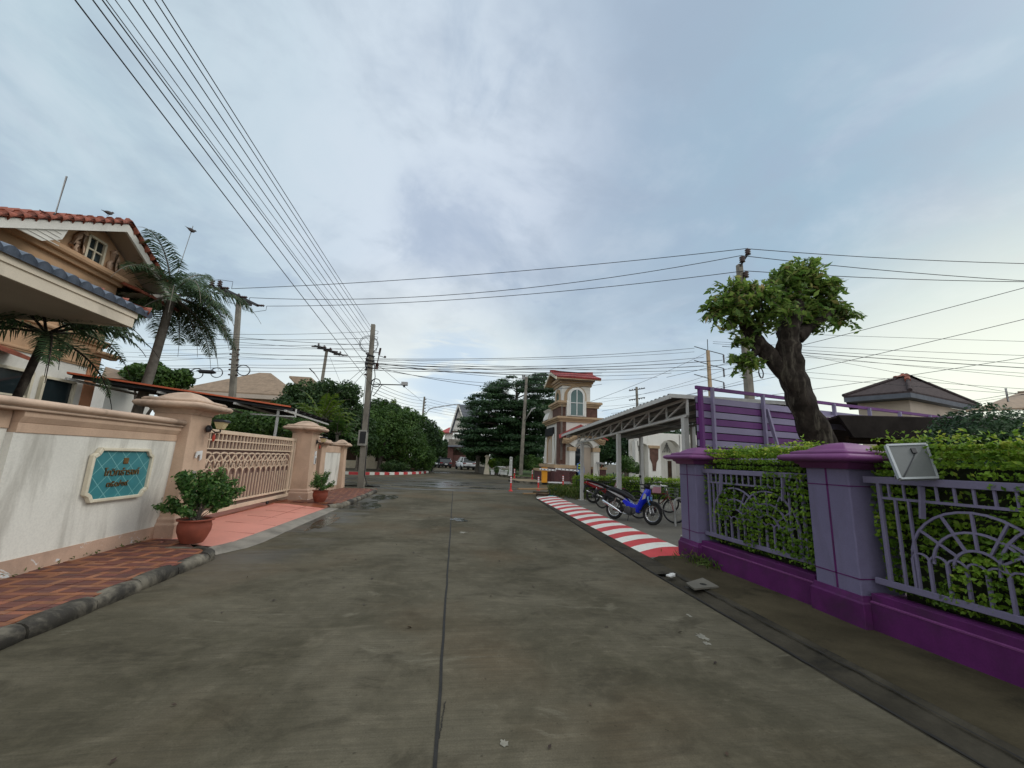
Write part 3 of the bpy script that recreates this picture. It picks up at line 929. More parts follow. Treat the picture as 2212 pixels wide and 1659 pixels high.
for y, k in ((4.52, 0.0), (4.55, 0.55), (4.62, 0.85), (4.75, 1.0), (7.66, 1.0), (7.74, 0.85), (7.78, 0.4)):
    rings.append([Vector((WX + u * (0.4 + 0.6 * k) - 0.06 * (1 - k), y, 1.99 + (v - 1.99) * (0.35 + 0.65 * k))) for u, v in prof])
m.loft(rings, True)
m.build('coping', 'peach_cap', bw, recalc=True)


def gate_pier(name, cx_, cy_, hw, ztop, cap, label, step=True, group='peach gate piers'):
    r = root(name, (cx_, cy_, PZ), label, 'gate pier', group)
    b = MB()
    if step:
        b.sqr([(hw + 0.13, PZ - 0.05), (hw + 0.13, PZ + 0.20), (hw + 0.10, PZ + 0.24), (hw + 0.10, PZ + 0.29), (hw + 0.06, PZ + 0.33)], (cx_, cy_, 0))
        b.build('pier_base', 'peach_base', r, bevel=0.01)
    b = MB()
    z0 = PZ + 0.33 if step else PZ - 0.05
    b.sqr([(hw + 0.055, z0), (hw + 0.045, z0 + 0.25), (hw + 0.012, z0 + 0.9), (hw, z0 + 1.3), (hw, ztop)], (cx_, cy_, 0))
    b.build('pier_shaft', 'peach_paint', r, bevel=0.012)
    b = MB(); k = cap
    pr = [(hw + 0.02, 0), (hw + 0.035 * k, 0.04), (hw + 0.07 * k, 0.06), (hw + 0.08 * k, 0.085), (hw + 0.16 * k, 0.09), (hw + 0.225 * k, 0.11), (hw + 0.25 * k, 0.145), (hw + 0.245 * k, 0.175), (hw + 0.215 * k, 0.20), (hw + 0.16 * k, 0.207),
          (hw + 0.165 * k, 0.212), (hw + 0.17 * k, 0.235), (hw + 0.14 * k, 0.26), (hw + 0.05 * k, 0.275), (hw + 0.01, 0.28), (hw * 0.90, 0.31), (hw * 0.70, 0.355), (hw * 0.42, 0.395), (hw * 0.18, 0.412), (0.01, 0.416)]
    b.sqr([(a, ztop + z * (0.65 + 0.35 * k)) for a, z in pr], (cx_, cy_, 0), rnd=0.16, smooth=True, seg=4)
    b.build('pier_cap', 'peach_cap', r)
    return r


p1_ = gate_pier('gate_pier', -4.90, 7.98, 0.30, 2.16, 1.0, 'large peach gate pier with a domed cap, between the plaque wall and the sliding gate')
p2_ = gate_pier('gate_pier', -4.86, 13.95, 0.31, 2.17, 1.0, 'large peach gate pier with a domed cap, at the far end of the sliding gate')
p3_ = gate_pier('gate_pier', -4.95, 15.45, 0.25, 1.80, 0.8, 'smaller peach pier beside the narrow side gate', step=False)
p4_ = gate_pier('gate_pier', -4.95, 18.6, 0.20, 1.80, 0.7, 'small peach pier ending the far white wall, next to the tall concrete pole', step=False)
# paper scraps and boxes on the near pier
FX = -4.55
m = MB(); q = [(7.93, 1.52), (8.08, 1.54), (8.09, 1.40), (8.05, 1.36), (8.03, 1.47), (7.97, 1.46), (7.93, 1.40), (7.91, 1.42)]
m.prism([(FX + 0.0, y, z) for y, z in q], (-0.02, 0, 0)); m.build('paper_scrap', 'paper_white', p1_)
m = MB(); m.bb(FX - 0.02, FX + 0.035, 7.86, 7.95, 1.02, 1.18); m.build('junction_box', 'grey_plastic', p1_, bevel=0.006)
m = MB(); m.bb(FX - 0.02, FX + 0.03, 14.0, 14.14, 1.50, 1.62); m.build('house_number', 'paper_white', p2_)
m = MB(); m.bb(FX - 0.02, FX + 0.05, 13.98, 14.12, 1.20, 1.48); m.build('letter_box', 'paper_white', p2_, bevel=0.006)
m = MB(); m.bb(FX - 0.01, FX + 0.055, 14.03, 14.09, 1.22, 1.40); m.build('intercom', 'dark_metal', p2_)


def wall_lamp(x, y, z, label):
    r = root('wall_lantern', (x, y, z), label, 'wall lamp', LAMPS)
    b = MB(); b.lathe([(0.001, -0.02), (0.07, -0.02), (0.065, 0.02), (0.02, 0.045)], (x, y, z), 12, Matrix.Rotation(R(90), 3, 'Y')); b.build('back_plate', 'dark_metal', r)
    b = MB(); b.tube([(x + 0.03, y, z), (x + 0.12, y, z - 0.06), (x + 0.20, y + 0.0, z - 0.05), (x + 0.20, y, z + 0.0)], 0.016, 8); b.build('arm', 'dark_metal', r)
    b = MB(); b.sqr([(0.035, 0.0), (0.05, 0.01), (0.085, 0.13)], (x + 0.20, y, z)); b.build('lamp_glass', 'lamp_cream', r)
    b = MB(); b.sqr([(0.105, 0.13), (0.105, 0.15), (0.085, 0.175), (0.05, 0.18)], (x + 0.20, y, z)); b.build('lamp_lid', 'dark_metal', r)
    b = MB(); b.sphere((x + 0.11, y, z - 0.16), (0.025, 0.025, 0.07)); b.tube([(x + 0.11, y, z - 0.1), (x + 0.11, y, z - 0.05)], 0.004, 5); b.build('tassel', 'red_plastic', r)
    return r


wall_lamp(FX, 8.14, 1.94, 'black wall lantern with a cream glass on the near gate pier')
wall_lamp(FX, 14.1, 1.92, 'black wall lantern with a cream glass on the far gate pier')

# ---- plaque
SX = WX + 0.005
y0, y1, z0, z1 = 6.10, 7.11, 0.86, 1.50
cy_, cz_ = (y0 + y1) / 2, (z0 + z1) / 2


def octo(e, cut):
    a, b_, c_, d_ = y0 - e, y1 + e, z0 - e, z1 + e
    k = cut
    out = []
    for (yy, zz, sy, sz) in ((a, c_, 1, 1), (b_, c_, -1, 1), (b_, d_, -1, -1), (a, d_, 1, -1)):
        first = (yy + sy * k, zz); second = (yy, zz + sz * k)
        mid = (yy + sy * k * 0.62, zz + sz * k * 0.62)
        seq = [second, mid, first] if (sy * sz > 0) else [first, mid, second]
        out += seq
    return out


pl = root('name_plaque', (SX, cy_, cz_), 'teal tiled name plaque with a cream frame on the white garden wall', 'sign')
inn, out = octo(0.0, 0.10), octo(0.042, 0.105)
m = MB()
inn2, out2 = inn + [inn[0]], out + [out[0]]
m.strip([(SX, y, z) for y, z in out2], [(SX, y, z) for y, z in inn2], (0.06, 0, 0))
m.build('plaque_frame', 'cream_trim', pl, bevel=0.008)
m = MB(); m.prism([(SX, y, z) for y, z in inn], (0.022, 0, 0))
tm = bpy.data.materials.new('teal_tile'); tm.use_nodes = True
t = NT(tm.node_tree)
ps = t.n('ShaderNodeSeparateXYZ', i_0=t.n('ShaderNodeNewGeometry').outputs['Position'])
gs = []
for s_ in (1, -1):
    v = t.math('ADD', t.math('MULTIPLY', ps.outputs[1], 4.0), t.math('MULTIPLY', ps.outputs[2], 4.0 * s_))
    fr = t.math('FRACT', t.math('ADD', v, 20.3 if s_ > 0 else 20.62))
    gs.append(t.math('LESS_THAN', t.math('ABSOLUTE', t.math('SUBTRACT', fr, 0.5)), 0.024))
gr = t.math('MAXIMUM', gs[0], gs[1])
no = t.noise(t.n('ShaderNodeNewGeometry').outputs['Position'], 9, 5)
cc = t.mix(no, (0.035, 0.16, 0.185), (0.06, 0.25, 0.27))
cc = t.mix(t.math('MULTIPLY', gr, 0.75), cc, (0.25, 0.50, 0.48))
bs = t.n('ShaderNodeBsdfPrincipled', i_Base_Color=cc, i_Roughness=0.3)
t.n('ShaderNodeOutputMaterial', i_Surface=bs); MATS['teal_tile'] = tm
m.build('plaque_face', 'teal_tile', pl)


def text_mesh(name, body, size, m_, parent, M, depth=0.006, align='CENTER'):
    cu = bpy.data.curves.new(name, 'FONT'); cu.body = body; cu.size = size; cu.extrude = depth
    cu.align_x = align; cu.align_y = 'CENTER'; cu.resolution_u = 3
    o = bpy.data.objects.new(name, cu); scene.collection.objects.link(o)
    bpy.context.view_layer.update()
    dg = bpy.context.evaluated_depsgraph_get()
    me = bpy.data.meshes.new_from_object(o.evaluated_get(dg))
    bpy.data.objects.remove(o)
    me.transform(chain(parent).inverted() @ M); me.materials.clear(); me.materials.append(MATS[m_])
    ob = bpy.data.objects.new(name, me); scene.collection.objects.link(ob); ob.parent = parent
    return ob


QX = Matrix(((0, 0, 1, 0), (1, 0, 0, 0), (0, 1, 0, 0), (0, 0, 0, 1)))    # writing facing +x
text_mesh('lettering', 'โกวิทธำรงค์', 0.135, 'bronze', pl, Matrix.Translation((SX + 0.03, cy_ + 0.02, cz_ + 0.02)) @ QX)
text_mesh('lettering', '๓๕๐/๑๙', 0.125, 'bronze', pl, Matrix.Translation((SX + 0.03, cy_ - 0.03, cz_ - 0.135)) @ QX)
m = MB(); m.bb(SX + 0.02, SX + 0.034, cy_ + 0.0, cy_ + 0.085, cz_ + 0.14, cz_ + 0.225); m.build('emblem', 'bronze', pl, bevel=0.004)

# ---- sliding gate
GX = -5.02
ga = root('sliding_gate', (GX, 11, PZ), 'peach steel sliding gate with overlapping arches of bars, at the pink driveway', 'gate')
GY0, GY1, GZ0, GZ1 = 8.1, 13.6, 0.22, 1.98
m = MB()
for z, h in ((GZ1 - 0.04, 0.08), (GZ0 + 0.05, 0.09), (0.42, 0.045)):
    m.bb(GX - 0.025, GX + 0.025, GY0, GY1, z - h / 2, z + h / 2)
for y in (GY0 + 0.03, GY1 - 0.03, GY1 - 0.22): m.bb(GX - 0.027, GX + 0.027, y - 0.03, y + 0.03, GZ0 + 0.01, GZ1 - 0.01)
m.build('gate_frame', 'gate_paint', ga, bevel=0.006)
m = MB()
for z in (1.76, 1.58): m.bb(GX - 0.016, GX + 0.016, GY0 + 0.05, GY1 - 0.25, z - 0.014, z + 0.014)
ny = 34
sp_ = (GY1 - 0.28 - GY0 - 0.05) / ny
for i in range(ny + 1):
    y = GY0 + 0.05 + i * sp_
    m.bb(GX - 0.014, GX + 0.014, y - 0.011, y + 0.011, 1.58, 1.94)
m.build('grid_bars', 'gate_paint', ga)
m = MB()
for i in range(ny + 1):
    y = GY0 + 0.05 + i * sp_
    m.bb(GX - 0.012, GX + 0.012, y - 0.011, y + 0.011, 0.44, 1.02 if i % 2 else 1.25)
m.build('upright_bars', 'gate_paint', ga)
m = MB()


def garc(yc, zc, r, w_, x):
    o_, i_ = [], []
    for k in range(13):
        a = PI * k / 12
        o_.append((x, yc + (r + w_ / 2) * math.cos(a), zc + (r + w_ / 2) * math.sin(a)))
        i_.append((x, yc + (r - w_ / 2) * math.cos(a), zc + (r - w_ / 2) * math.sin(a)))
    m.strip(o_, i_, (0.02, 0, 0))


for i in range(1, ny // 2 + 1):
    yc = GY0 + 0.05 + (2 * i - 1) * sp_
    garc(yc, 1.03, sp_, 0.022, GX - 0.010)
for i in range(0, ny // 2 - 1):
    yc = GY0 + 0.05 + (2 * i + 2) * sp_
    garc(yc, 1.20, sp_ * 2, 0.03, GX + 0.004)
    garc(yc, 1.03 + 0.12, sp_ * 1.35, 0.024, GX - 0.002)
m.build('arches', 'gate_paint', ga)
m = MB(); m.bb(GX - 0.06, GX - 0.05, GY0 + 0.02, GY1 - 0.24, 0.30, 1.93); m.build('backing_sheet', 'gate_sheet', ga)
for y in (9.2, 12.2):
    m = MB(); m.lathe([(0.02, -0.02), (0.055, -0.02), (0.055, 0.02), (0.02, 0.02)], (GX, y, 0.18), 12, Matrix.Rotation(R(90), 3, 'Y')); m.build('wheel', 'dark_metal', ga)
m = MB(); m.bb(GX - 0.03, GX + 0.03, GY0, 13.6, PZ - 0.02, PZ + 0.015)
tag(m.build('gate_track', 'rust_tile'), 'rusty floor rail under the peach sliding gate', 'rail')

sg = root('side_gate', (-4.98, 14.7, PZ), 'narrow peach side gate of horizontal rungs between two piers', 'gate')
m = MB()
for k in range(6): m.bb(-5.0, -4.96, 14.28, 15.2, 0.35 + k * 0.27, 0.39 + k * 0.27)
for y in (14.3, 14.75, 15.18): m.bb(-5.0, -4.96, y - 0.02, y + 0.02, 0.2, 1.75)
m.build('gate_frame', 'gate_paint', sg)
m = MB(); m.bb(-5.03, -5.015, 14.3, 15.2, 0.2, 1.72); m.build('backing_sheet', 'gate_sheet', sg)

fw = root('boundary_wall', (-4.95, 17, PZ), 'short white garden wall with a peach top band between the two small far piers', 'wall')
m = MB(); m.bb(-5.05, -4.9, 15.7, 18.4, 0.25, 1.60); m.build('wall_panel', 'white_paint', fw)
m = MB(); m.bb(-5.06, -4.888, 15.7, 18.4, PZ - 0.05, 0.25); m.build('wall_base', 'peach_base', fw)
m = MB(); m.bb(-5.06, -4.885, 15.7, 18.4, 1.60, 1.86); m.build('wall_band', 'peach_paint', fw)
sf = root('solar_lamp', (-4.95, 15.95, 1.86), 'small tilted solar panel on the far white wall', 'solar lamp')
m = MB(); m.bar((-4.95, 15.95, 1.86), (-4.95, 15.95, 2.0), 0.02); m.build('stem', 'grey_metal', sf)
m = MB(); m.box((-4.95, 15.95, 2.05), (0.25, 0.02, 0.2), M=Matrix.Rotation(R(30), 3, 'Y') @ Matrix.Rotation(R(35), 3, 'X')); m.build('panel', 'aluminium', sf)


# ---- potted shrubs
def potted_shrub(x, y, z, pr, ph, spread, height, label, seed, lean=(0, 0), n=2600, leaf=0.045):
    r = root('potted_shrub', (x, y, z), label, 'potted plant', 'shrubs in terracotta pots by the driveway')
    b = MB()
    b.lathe([(pr * 0.62, 0), (pr * 0.78, ph * 0.2), (pr * 0.95, ph * 0.5), (pr * 0.97, ph * 0.72), (pr * 0.90, ph * 0.88), (pr * 0.93, ph * 0.92), (pr * 1.06, ph * 0.94), (pr * 1.06, ph), (pr * 0.9, ph), (pr * 0.82, ph * 0.93)], (x, y, z), 28, cap=False)
    b.build('pot', 'terracotta', r)
    b = MB(); b.lathe([(0.001, ph * 0.93), (pr * 0.84, ph * 0.925)], (x, y, z), 20, cap=False); b.build('soil', 'soil', r)
    rg = np.random.default_rng(seed); random.seed(seed)
    st = MB(); P = []; N = []
    nb = 26
    for i in range(nb):
        a = 2 * PI * i / nb + rg.uniform(-.25, .25)
        el = rg.uniform(0.12, 1.25)
        ln = rg.uniform(0.7, 1.05)
        tip = Vector((math.cos(a) * math.cos(el) * spread * ln + lean[0] * ln, math.sin(a) * math.cos(el) * spread * ln + lean[1] * ln, ph * 0.95 + 0.06 + math.sin(el) * height * ln))
        base = Vector((rg.uniform(-.05, .05), rg.uniform(-.05, .05), ph * 0.9))
        mid = base.lerp(tip, 0.5) + Vector((0, 0, 0.04))
        o_ = Vector((x, y, z))
        st.tube([o_ + base, o_ + mid, o_ + tip], [0.011, 0.007, 0.003], 5)
        k = n // nb
        for j in range(k):
            u = rg.uniform(0.30, 1.04) ** 0.8
            p = base.lerp(tip, u) + Vector((0, 0, 0.04 * math.sin(u * PI)))
            d = Vector(rg.normal(0, 1, 3)); d.normalize()
            rad = 0.035 + 0.055 * u
            q_ = o_ + p + d * rad * rg.uniform(0.2, 1)
            P.append(q_); N.append(d + Vector((0, 0, 0.5)))
    st.build('stems', 'bark_grey', r)
    leaves('foliage', P, N, leaf, 'leaf_shrub', r, 0.55, 0.5, seed=seed)
    return r


potted_shrub(-4.02, 7.28, PZ, 0.235, 0.36, 0.58, 0.80, 'bushy green shrub in a terracotta pot in front of the near gate pier', 5, n=7600, leaf=0.06)
potted_shrub(-3.95, 13.15, PZ, 0.22, 0.34, 0.40, 0.52, 'compact green shrub in a terracotta pot in front of the far gate pier', 9, n=3000)

# litter by the wall foot
wb = MB(); rg_ = random.Random(4)
P = []; N = []
for i in range(60):
    P.append((WX + rg_.uniform(0.02, 0.08), rg_.uniform(4.4, 7.6), PZ + rg_.uniform(0.0, 0.05))); N.append((rg_.uniform(-1, 1), rg_.uniform(-1, 1), 0.4))
tag(leaves('weeds', P, N, 0.05, 'grass_blade', None, 0.25), 'sparse green weeds along the foot of the plaque wall', 'weeds', kind='stuff')
# ================================================================ RIGHT: purple fence, hedges, tree, screen, carport
FXR = 4.30      # the fence face


def fx(y): return 4.20 + (6.65 - y) * 0.055


def fence_pillar(y0, y1, label):
    x0 = fx((y0 + y1) / 2); hw = (y1 - y0) / 2; cx_ = x0 + hw; cy_ = (y0 + y1) / 2
    r = root('fence_pillar', (cx_, cy_, 0), label, 'fence pillar', 'lavender fence pillars with purple caps', rz=0)
    b = MB(); b.sqr([(hw + 0.05, -0.03), (hw + 0.05, 0.27), (hw + 0.035, 0.285), (hw + 0.02, 0.34)], (cx_, cy_, 0)); b.build('pillar_base', 'purple_deep', r, bevel=0.006)
    b = MB(); b.sqr([(hw, 0.34), (hw, 1.66)], (cx_, cy_, 0)); b.build('pillar_shaft', 'lavender_paint', r, bevel=0.012)
    k = 1.0
    pr = [(hw + 0.01, 1.645), (hw + 0.045, 1.65), (hw + 0.055, 1.685), (hw + 0.085, 1.70), (hw + 0.09, 1.72), (hw + 0.17, 1.722), (hw + 0.205, 1.738), (hw + 0.22, 1.762), (hw + 0.21, 1.79), (hw + 0.165, 1.808), (hw + 0.11, 1.812), (hw + 0.115, 1.818), (hw + 0.11, 1.838), (hw + 0.04, 1.858), (hw - 0.01, 1.863), (hw * 0.86, 1.885), (hw * 0.62, 1.92), (hw * 0.34, 1.945), (hw * 0.12, 1.955), (0.01, 1.956)]
    b = MB(); b.sqr(pr, (cx_, cy_, 0), rnd=0.07, smooth=True, seg=2); b.build('pillar_cap', 'purple_cap', r)
    b = MB()
    for z in (0.50, 1.46):
        b.sqr([(hw + 0.003, z - 0.006), (hw + 0.003, z + 0.006)], (cx_, cy_, 0))
    b.bb(cx_ - hw - 0.003, cx_ - hw + 0.01, cy_ - 0.012, cy_ + 0.012, 0.345, 1.655)
    b.build('groove_lines', 'purple_deep', r)
    return r


fence_pillar(6.62, 7.12, 'lavender fence pillar with a purple cap beside the parked motorbikes')
fence_pillar(3.96, 4.50, 'lavender fence pillar with a purple cap, the large near one between two hedge panels')


def railing(y0, y1, label, wlabel, seed):
    """y0 < y1; the low purple wall and the lavender railing on it"""
    def P_(u, z, off=0.0):
        y = y0 + (y1 - y0) * u
        return Vector((fx(y) + 0.12 + off, y, z))
    L = y1 - y0
    lw_ = root('plinth_wall', P_(0.5, 0), wlabel, 'low wall', 'purple plinth walls of the fence')
    b = MB()
    A, B_ = P_(0, 0), P_(1, 0)
    for z_0, z_1, w_ in ((-0.03, 0.30, 0.20), (0.30, 0.385, 0.17)):
        b.prism([A + Vector((-w_ / 2, 0, z_0)), A + Vector((w_ / 2, 0, z_0)), A + Vector((w_ / 2, 0, z_1)), A + Vector((-w_ / 2, 0, z_1))], B_ - A)
    b.build('plinth', 'purple_deep', lw_, bevel=0.006)
    b = MB(); b.prism([A + Vector((-0.104, 0, 0.292)), A + Vector((-0.104, 0, 0.305)), A + Vector((-0.08, 0, 0.312)), A + Vector((-0.08, 0, 0.285))], B_ - A)
    b.build('plinth_ledge', 'purple_cap', lw_)
    r = root('railing_panel', P_(0.5, 0.4), label, 'railing', 'lavender railing panels of the fence')
    b = MB()
    for z, h in ((1.54, 0.07), (0.51, 0.06)): b.bar(P_(-0.0, z), P_(1.0, z), 0.035, h)
    for u in (0.12 / L * 1.2, 1 - 0.12 / L * 1.2): b.bar(P_(u, 0.51), P_(u, 1.54), 0.035, 0.035, up=(1, 0, 0))
    b.build('railing_frame', 'lavender_metal', r, bevel=0.004)
    b = MB(); b.bar(P_(0.05, 1.36), P_(0.95, 1.36), 0.018, 0.025)
    nb = 15
    for i in range(nb):
        u = 0.10 + 0.80 * i / (nb - 1)
        b.bar(P_(u, 1.36), P_(u, 1.52), 0.018, 0.018, up=(1, 0, 0))
    for u in (0.12, 0.17, 0.83, 0.88): b.bar(P_(u, 0.53), P_(u, 1.36), 0.020, 0.024, up=(1, 0, 0))
    b.build('upright_bars', 'lavender_metal', r)
    b = MB()
    uc = 0.5; hw = 0.30 * L

    def arc3(yc, zc, rad, w_, off, a0=0, a1=180):
        pts = []
        for k in range(17):
            a = R(a0 + (a1 - a0) * k / 16)
            pts.append(P_((yc + rad * math.cos(a)) / L, zc + rad * math.sin(a), off))
        b.tube(pts, w_ / 2, 4, smooth=False)
    c0 = L / 2
    RO = 0.50
    FC = (c0 - RO * 0.62, c0 + RO * 0.62)
    for fc in FC:
        for rad in (RO, RO * 0.66, RO * 0.36): arc3(fc, 0.80, rad, 0.028, 0.0)
    nb_ = 13
    for i in range(nb_):
        yc = c0 - RO * 1.62 + 2 * RO * 1.62 * i / (nb_ - 1)
        if i < nb_ - 1: arc3(yc + RO * 1.62 / (nb_ - 1), 0.80, RO * 1.62 / (nb_ - 1), 0.022, 0.0)
        b.bar(P_(yc / L, 0.53), P_(yc / L, 0.81), 0.022, 0.026, up=(1, 0, 0))
    for fc in FC:
        for a in (35, 63, 90, 117, 145):
            b.bar(P_((fc + RO * 0.36 * math.cos(R(a))) / L, 0.80 + RO * 0.36 * math.sin(R(a))), P_((fc + RO * math.cos(R(a))) / L, 0.80 + RO * math.sin(R(a))), 0.018, 0.022, up=(1, 0, 0))
    b.build('arches', 'lavender_metal', r)
    b = MB()
    for u in (0.2, 0.78):
        b = MB(); b.bar(P_(u, 1.20, -0.03), P_(u - 0.01, 1.50, -0.02), 0.02, 0.055, up=(1, 0, 0))
        b.build('clamp_plate', 'lavender_metal', r)


railing(4.54, 6.60, 'lavender railing panel with arches between the two fence pillars', 'purple plinth wall between the two fence pillars', 1)
railing(1.55, 3.91, 'lavender railing panel with arches at the right edge, nearest the viewer', 'purple plinth wall at the right edge, nearest the viewer', 2)


def hedge(name, y0, y1, xa, xb, z0, z1, label, n, seed, leaf=0.046, m_='leaf_hedge', face=-1, group='hedges', sprig=0.09, wob=0.05):
    """a clipped hedge: woody inside and a coat of leaves on every side"""
    r = root(name, ((xa + xb) / 2, (y0 + y1) / 2, 0), label, 'hedge', group)
    rg = np.random.default_rng(seed)
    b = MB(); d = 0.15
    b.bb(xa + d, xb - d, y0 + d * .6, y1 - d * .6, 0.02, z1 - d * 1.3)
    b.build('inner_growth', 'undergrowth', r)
    A = [('x0', (y1 - y0) * (z1 - z0)), ('top', (y1 - y0) * (xb - xa) * 1.3), ('y0', (xb - xa) * (z1 - z0)), ('x1', (y1 - y0) * (z1 - z0) * 0.3), ('y1', (xb - xa) * (z1 - z0) * 0.5)]
    tot = sum(a for _, a in A); P = []; N = []; Rn = []
    fr = rg.uniform(1.5, 4, 6); ph = rg.uniform(0, 6, 6)

    def wobble(u, v):
        return wob * (np.sin(u * fr[0] + ph[0]) * np.sin(v * fr[1] * 1.6 + ph[1]) + 0.6 * np.sin(u * fr[2] * 3 + v * 4 + ph[2]) + 0.5 * np.sin(u * 13 + ph[3]) * np.sin(v * 11 + ph[4]))
    for nm, a in A:
        k = int(n * a / tot)
        u = rg.random(k); v = rg.random(k); dep = np.abs(rg.normal(0, 0.05, k))
        if nm in ('x0', 'x1'):
            y = y0 + u * (y1 - y0); z = z0 + v * (z1 - z0); ww = wobble(y, z)
            keep = np.ones(k, bool)
            s_ = -1 if nm == 'x0' else 1
            x = (xa if nm == 'x0' else xb) - s_ * (dep - ww)
            p = np.stack([x, y, z], 1); nn = np.tile([s_, 0, 0.35], (k, 1))
            thin = (np.sin(y * 5.1 + z * 3.3 + ph[5]) + np.sin(z * 7.7 - y * 2.1) + 0.7 * np.sin(y * 17 + z * 13) < -0.55) & (rg.random(k) < 0.8)
            p = p[~thin]; nn = nn[~thin]
        elif nm == 'top':
            y = y0 + u * (y1 - y0); x = xa + v * (xb - xa); ww = wobble(y, x)
            sp_ = (rg.random(k) < 0.16) * rg.uniform(0, sprig, k)
            z = z1 - dep + ww + sp_
            p = np.stack([x, y, z], 1); nn = np.tile([0, 0, 1.0], (k, 1))
        else:
            x = xa + u * (xb - xa); z = z0 + v * (z1 - z0)
            s_ = -1 if nm == 'y0' else 1
            y = (y0 if nm == 'y0' else y1) - s_ * (dep - wobble(x, z))
            p = np.stack([x, y, z], 1); nn = np.tile([0, s_, 0.35], (k, 1))
        # leaves sit in small tufts
        q = np.round(p / 0.09) * 0.09
        p = p + (q - p) * 0.35
        P.append(p); N.append(nn)
    top_ = np.concatenate([np.full(len(p_), i == 1) for i, p_ in enumerate(P)]); P = np.concatenate(P); N = np.concatenate(N)
    hsh = np.modf(np.abs(np.sin((np.round(P / 0.11) * [12.9, 78.2, 37.7]).sum(1)) * 4375.5))[0]
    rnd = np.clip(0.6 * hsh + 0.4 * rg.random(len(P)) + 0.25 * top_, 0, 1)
    leaves('foliage', P, N, leaf, m_, r, 0.55, 0.75, rnd=rnd, seed=seed)
    return r


FH = 'hedges growing through the purple fence'
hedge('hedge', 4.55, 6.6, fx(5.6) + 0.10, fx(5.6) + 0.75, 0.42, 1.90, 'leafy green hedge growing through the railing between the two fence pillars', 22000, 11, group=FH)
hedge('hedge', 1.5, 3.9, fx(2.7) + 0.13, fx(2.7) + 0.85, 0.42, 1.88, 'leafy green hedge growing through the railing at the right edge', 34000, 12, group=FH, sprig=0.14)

# ---- solar panel seen from behind
so = root('solar_module', (4.72, 3.35, 1.6), 'small solar panel seen from its white back, on top of the right hedge', 'solar panel')
a_, b_, c_, d_ = AY(1915, 962, 3.40), AY(2000, 959, 3.35), AY(2025, 1032, 3.2), AY(1945, 1034, 3.2)
nrm = (b_ - a_).cross(d_ - a_).normalized()
if nrm.y > 0: nrm = -nrm
m = MB(); m.prism([a_, b_, c_, d_], -nrm * 0.02); m.build('panel_back', 'panel_white', so)
m = MB()
for p, q in ((a_, b_), (b_, c_), (c_, d_), (d_, a_)): m.bar(p - nrm * 0.008, q - nrm * 0.008, 0.022, 0.03, up=nrm)
m.build('panel_frame', 'aluminium', so)
jc = a_.lerp(b_, 0.60).lerp(d_.lerp(c_, 0.60), 0.22)
ex, ez = (b_ - a_).normalized(), (d_ - a_).normalized()
m = MB(); m.prism([jc + ex * i + ez * k + nrm * 0.003 for i, k in ((-0.022, -0.03), (0.022, -0.03), (0.022, 0.03), (-0.022, 0.03))], nrm * 0.018); m.build('junction_box', 'black_plastic', so)
m = MB(); m.tube([jc + ez * 0.03 + nrm * 0.012, jc + ez * 0.08 - ex * 0.03 + nrm * 0.012, jc + ez * 0.30 - ex * 0.20 + nrm * 0.012], 0.004, 6); m.build('cable', 'cable_black', so)
for p in (d_.lerp(a_, 0.15), c_.lerp(b_, 0.15)):
    m = MB(); m.bar(p - nrm * 0.03, (p.x + 0.02, p.y + 0.04, 1.57), 0.02); m.build('bracket', 'aluminium', so)

# ---- pollarded tree
TY = 6.6


def T(px, py, dy=0.0): return AY(px, py, TY + dy)


tr = root('pollarded_tree', (6.95, TY, 0), 'pollarded tree with a thick dark leaning trunk and leafy regrowth, behind the purple fence', 'tree')


def branch(b, pts, rad, seed, seg=14, rough=0.16):
    rg = random.Random(seed)
    fine = []; rr = []
    n = len(pts)
    for i in range(n - 1):
        for k in range(5):
            u = k / 5
            fine.append(Vector(pts[i]).lerp(Vector(pts[i + 1]), u)); rr.append(rad[i] + (rad[i + 1] - rad[i]) * u)
    fine.append(Vector(pts[-1])); rr.append(rad[-1])
    o = len(b.v)
    b.tube(fine, rr, seg)
    ph = [rg.uniform(0, 6) for _ in range(6)]
    for i in range(len(fine)):
        for k in range(seg):
            v = b.v[o + i * seg + k]; c_ = fine[i]
            d = v - c_
            f = 1 + rough * (math.sin(3 * 2 * PI * k / seg + ph[0] + i * 0.35) * 0.5 + math.sin(5 * 2 * PI * k / seg + ph[1] - i * 0.6) * 0.35 + math.sin(i * 1.7 + ph[2]) * 0.3 + rg.uniform(-.35, .35))
            b.v[o + i * seg + k] = c_ + d * f


b = MB()
base = Vector((7.15, TY, -0.05))
branch(b, [base, T(1770, 950), T(1738, 880), T(1712, 815), T(1703, 765), T(1704, 722), T(1712, 688), T(1724, 658)], [0.31, 0.245, 0.225, 0.21, 0.20, 0.185, 0.165, 0.11], 3, rough=0.24)
branch(b, [T(1722, 845, 0.02), T(1668, 775, 0.1), T(1640, 745, 0.15), T(1612, 700, 0.15), T(1590, 672, 0.15)], [0.13, 0.14, 0.135, 0.12, 0.09], 4, rough=0.24)
branch(b, [T(1712, 735), T(1745, 708), T(1775, 690), T(1800, 672)], [0.15, 0.11, 0.08, 0.05], 6, 8)
branch(b, [T(1640, 745, 0.15), T(1625, 770, 0.1), T(1608, 785, 0.05)], [0.09, 0.06, 0.03], 7, 8)
for px, py, r_ in ((1722, 660, 0.13), (1600, 675, 0.12)):
    c_ = T(px, py); b.sphere(c_, (r_, r_, r_ * 1.1), 10, 7)
b.build('trunk', 'bark_dark', tr)
P = []; N = []; tw = MB(); rg = np.random.default_rng(21)


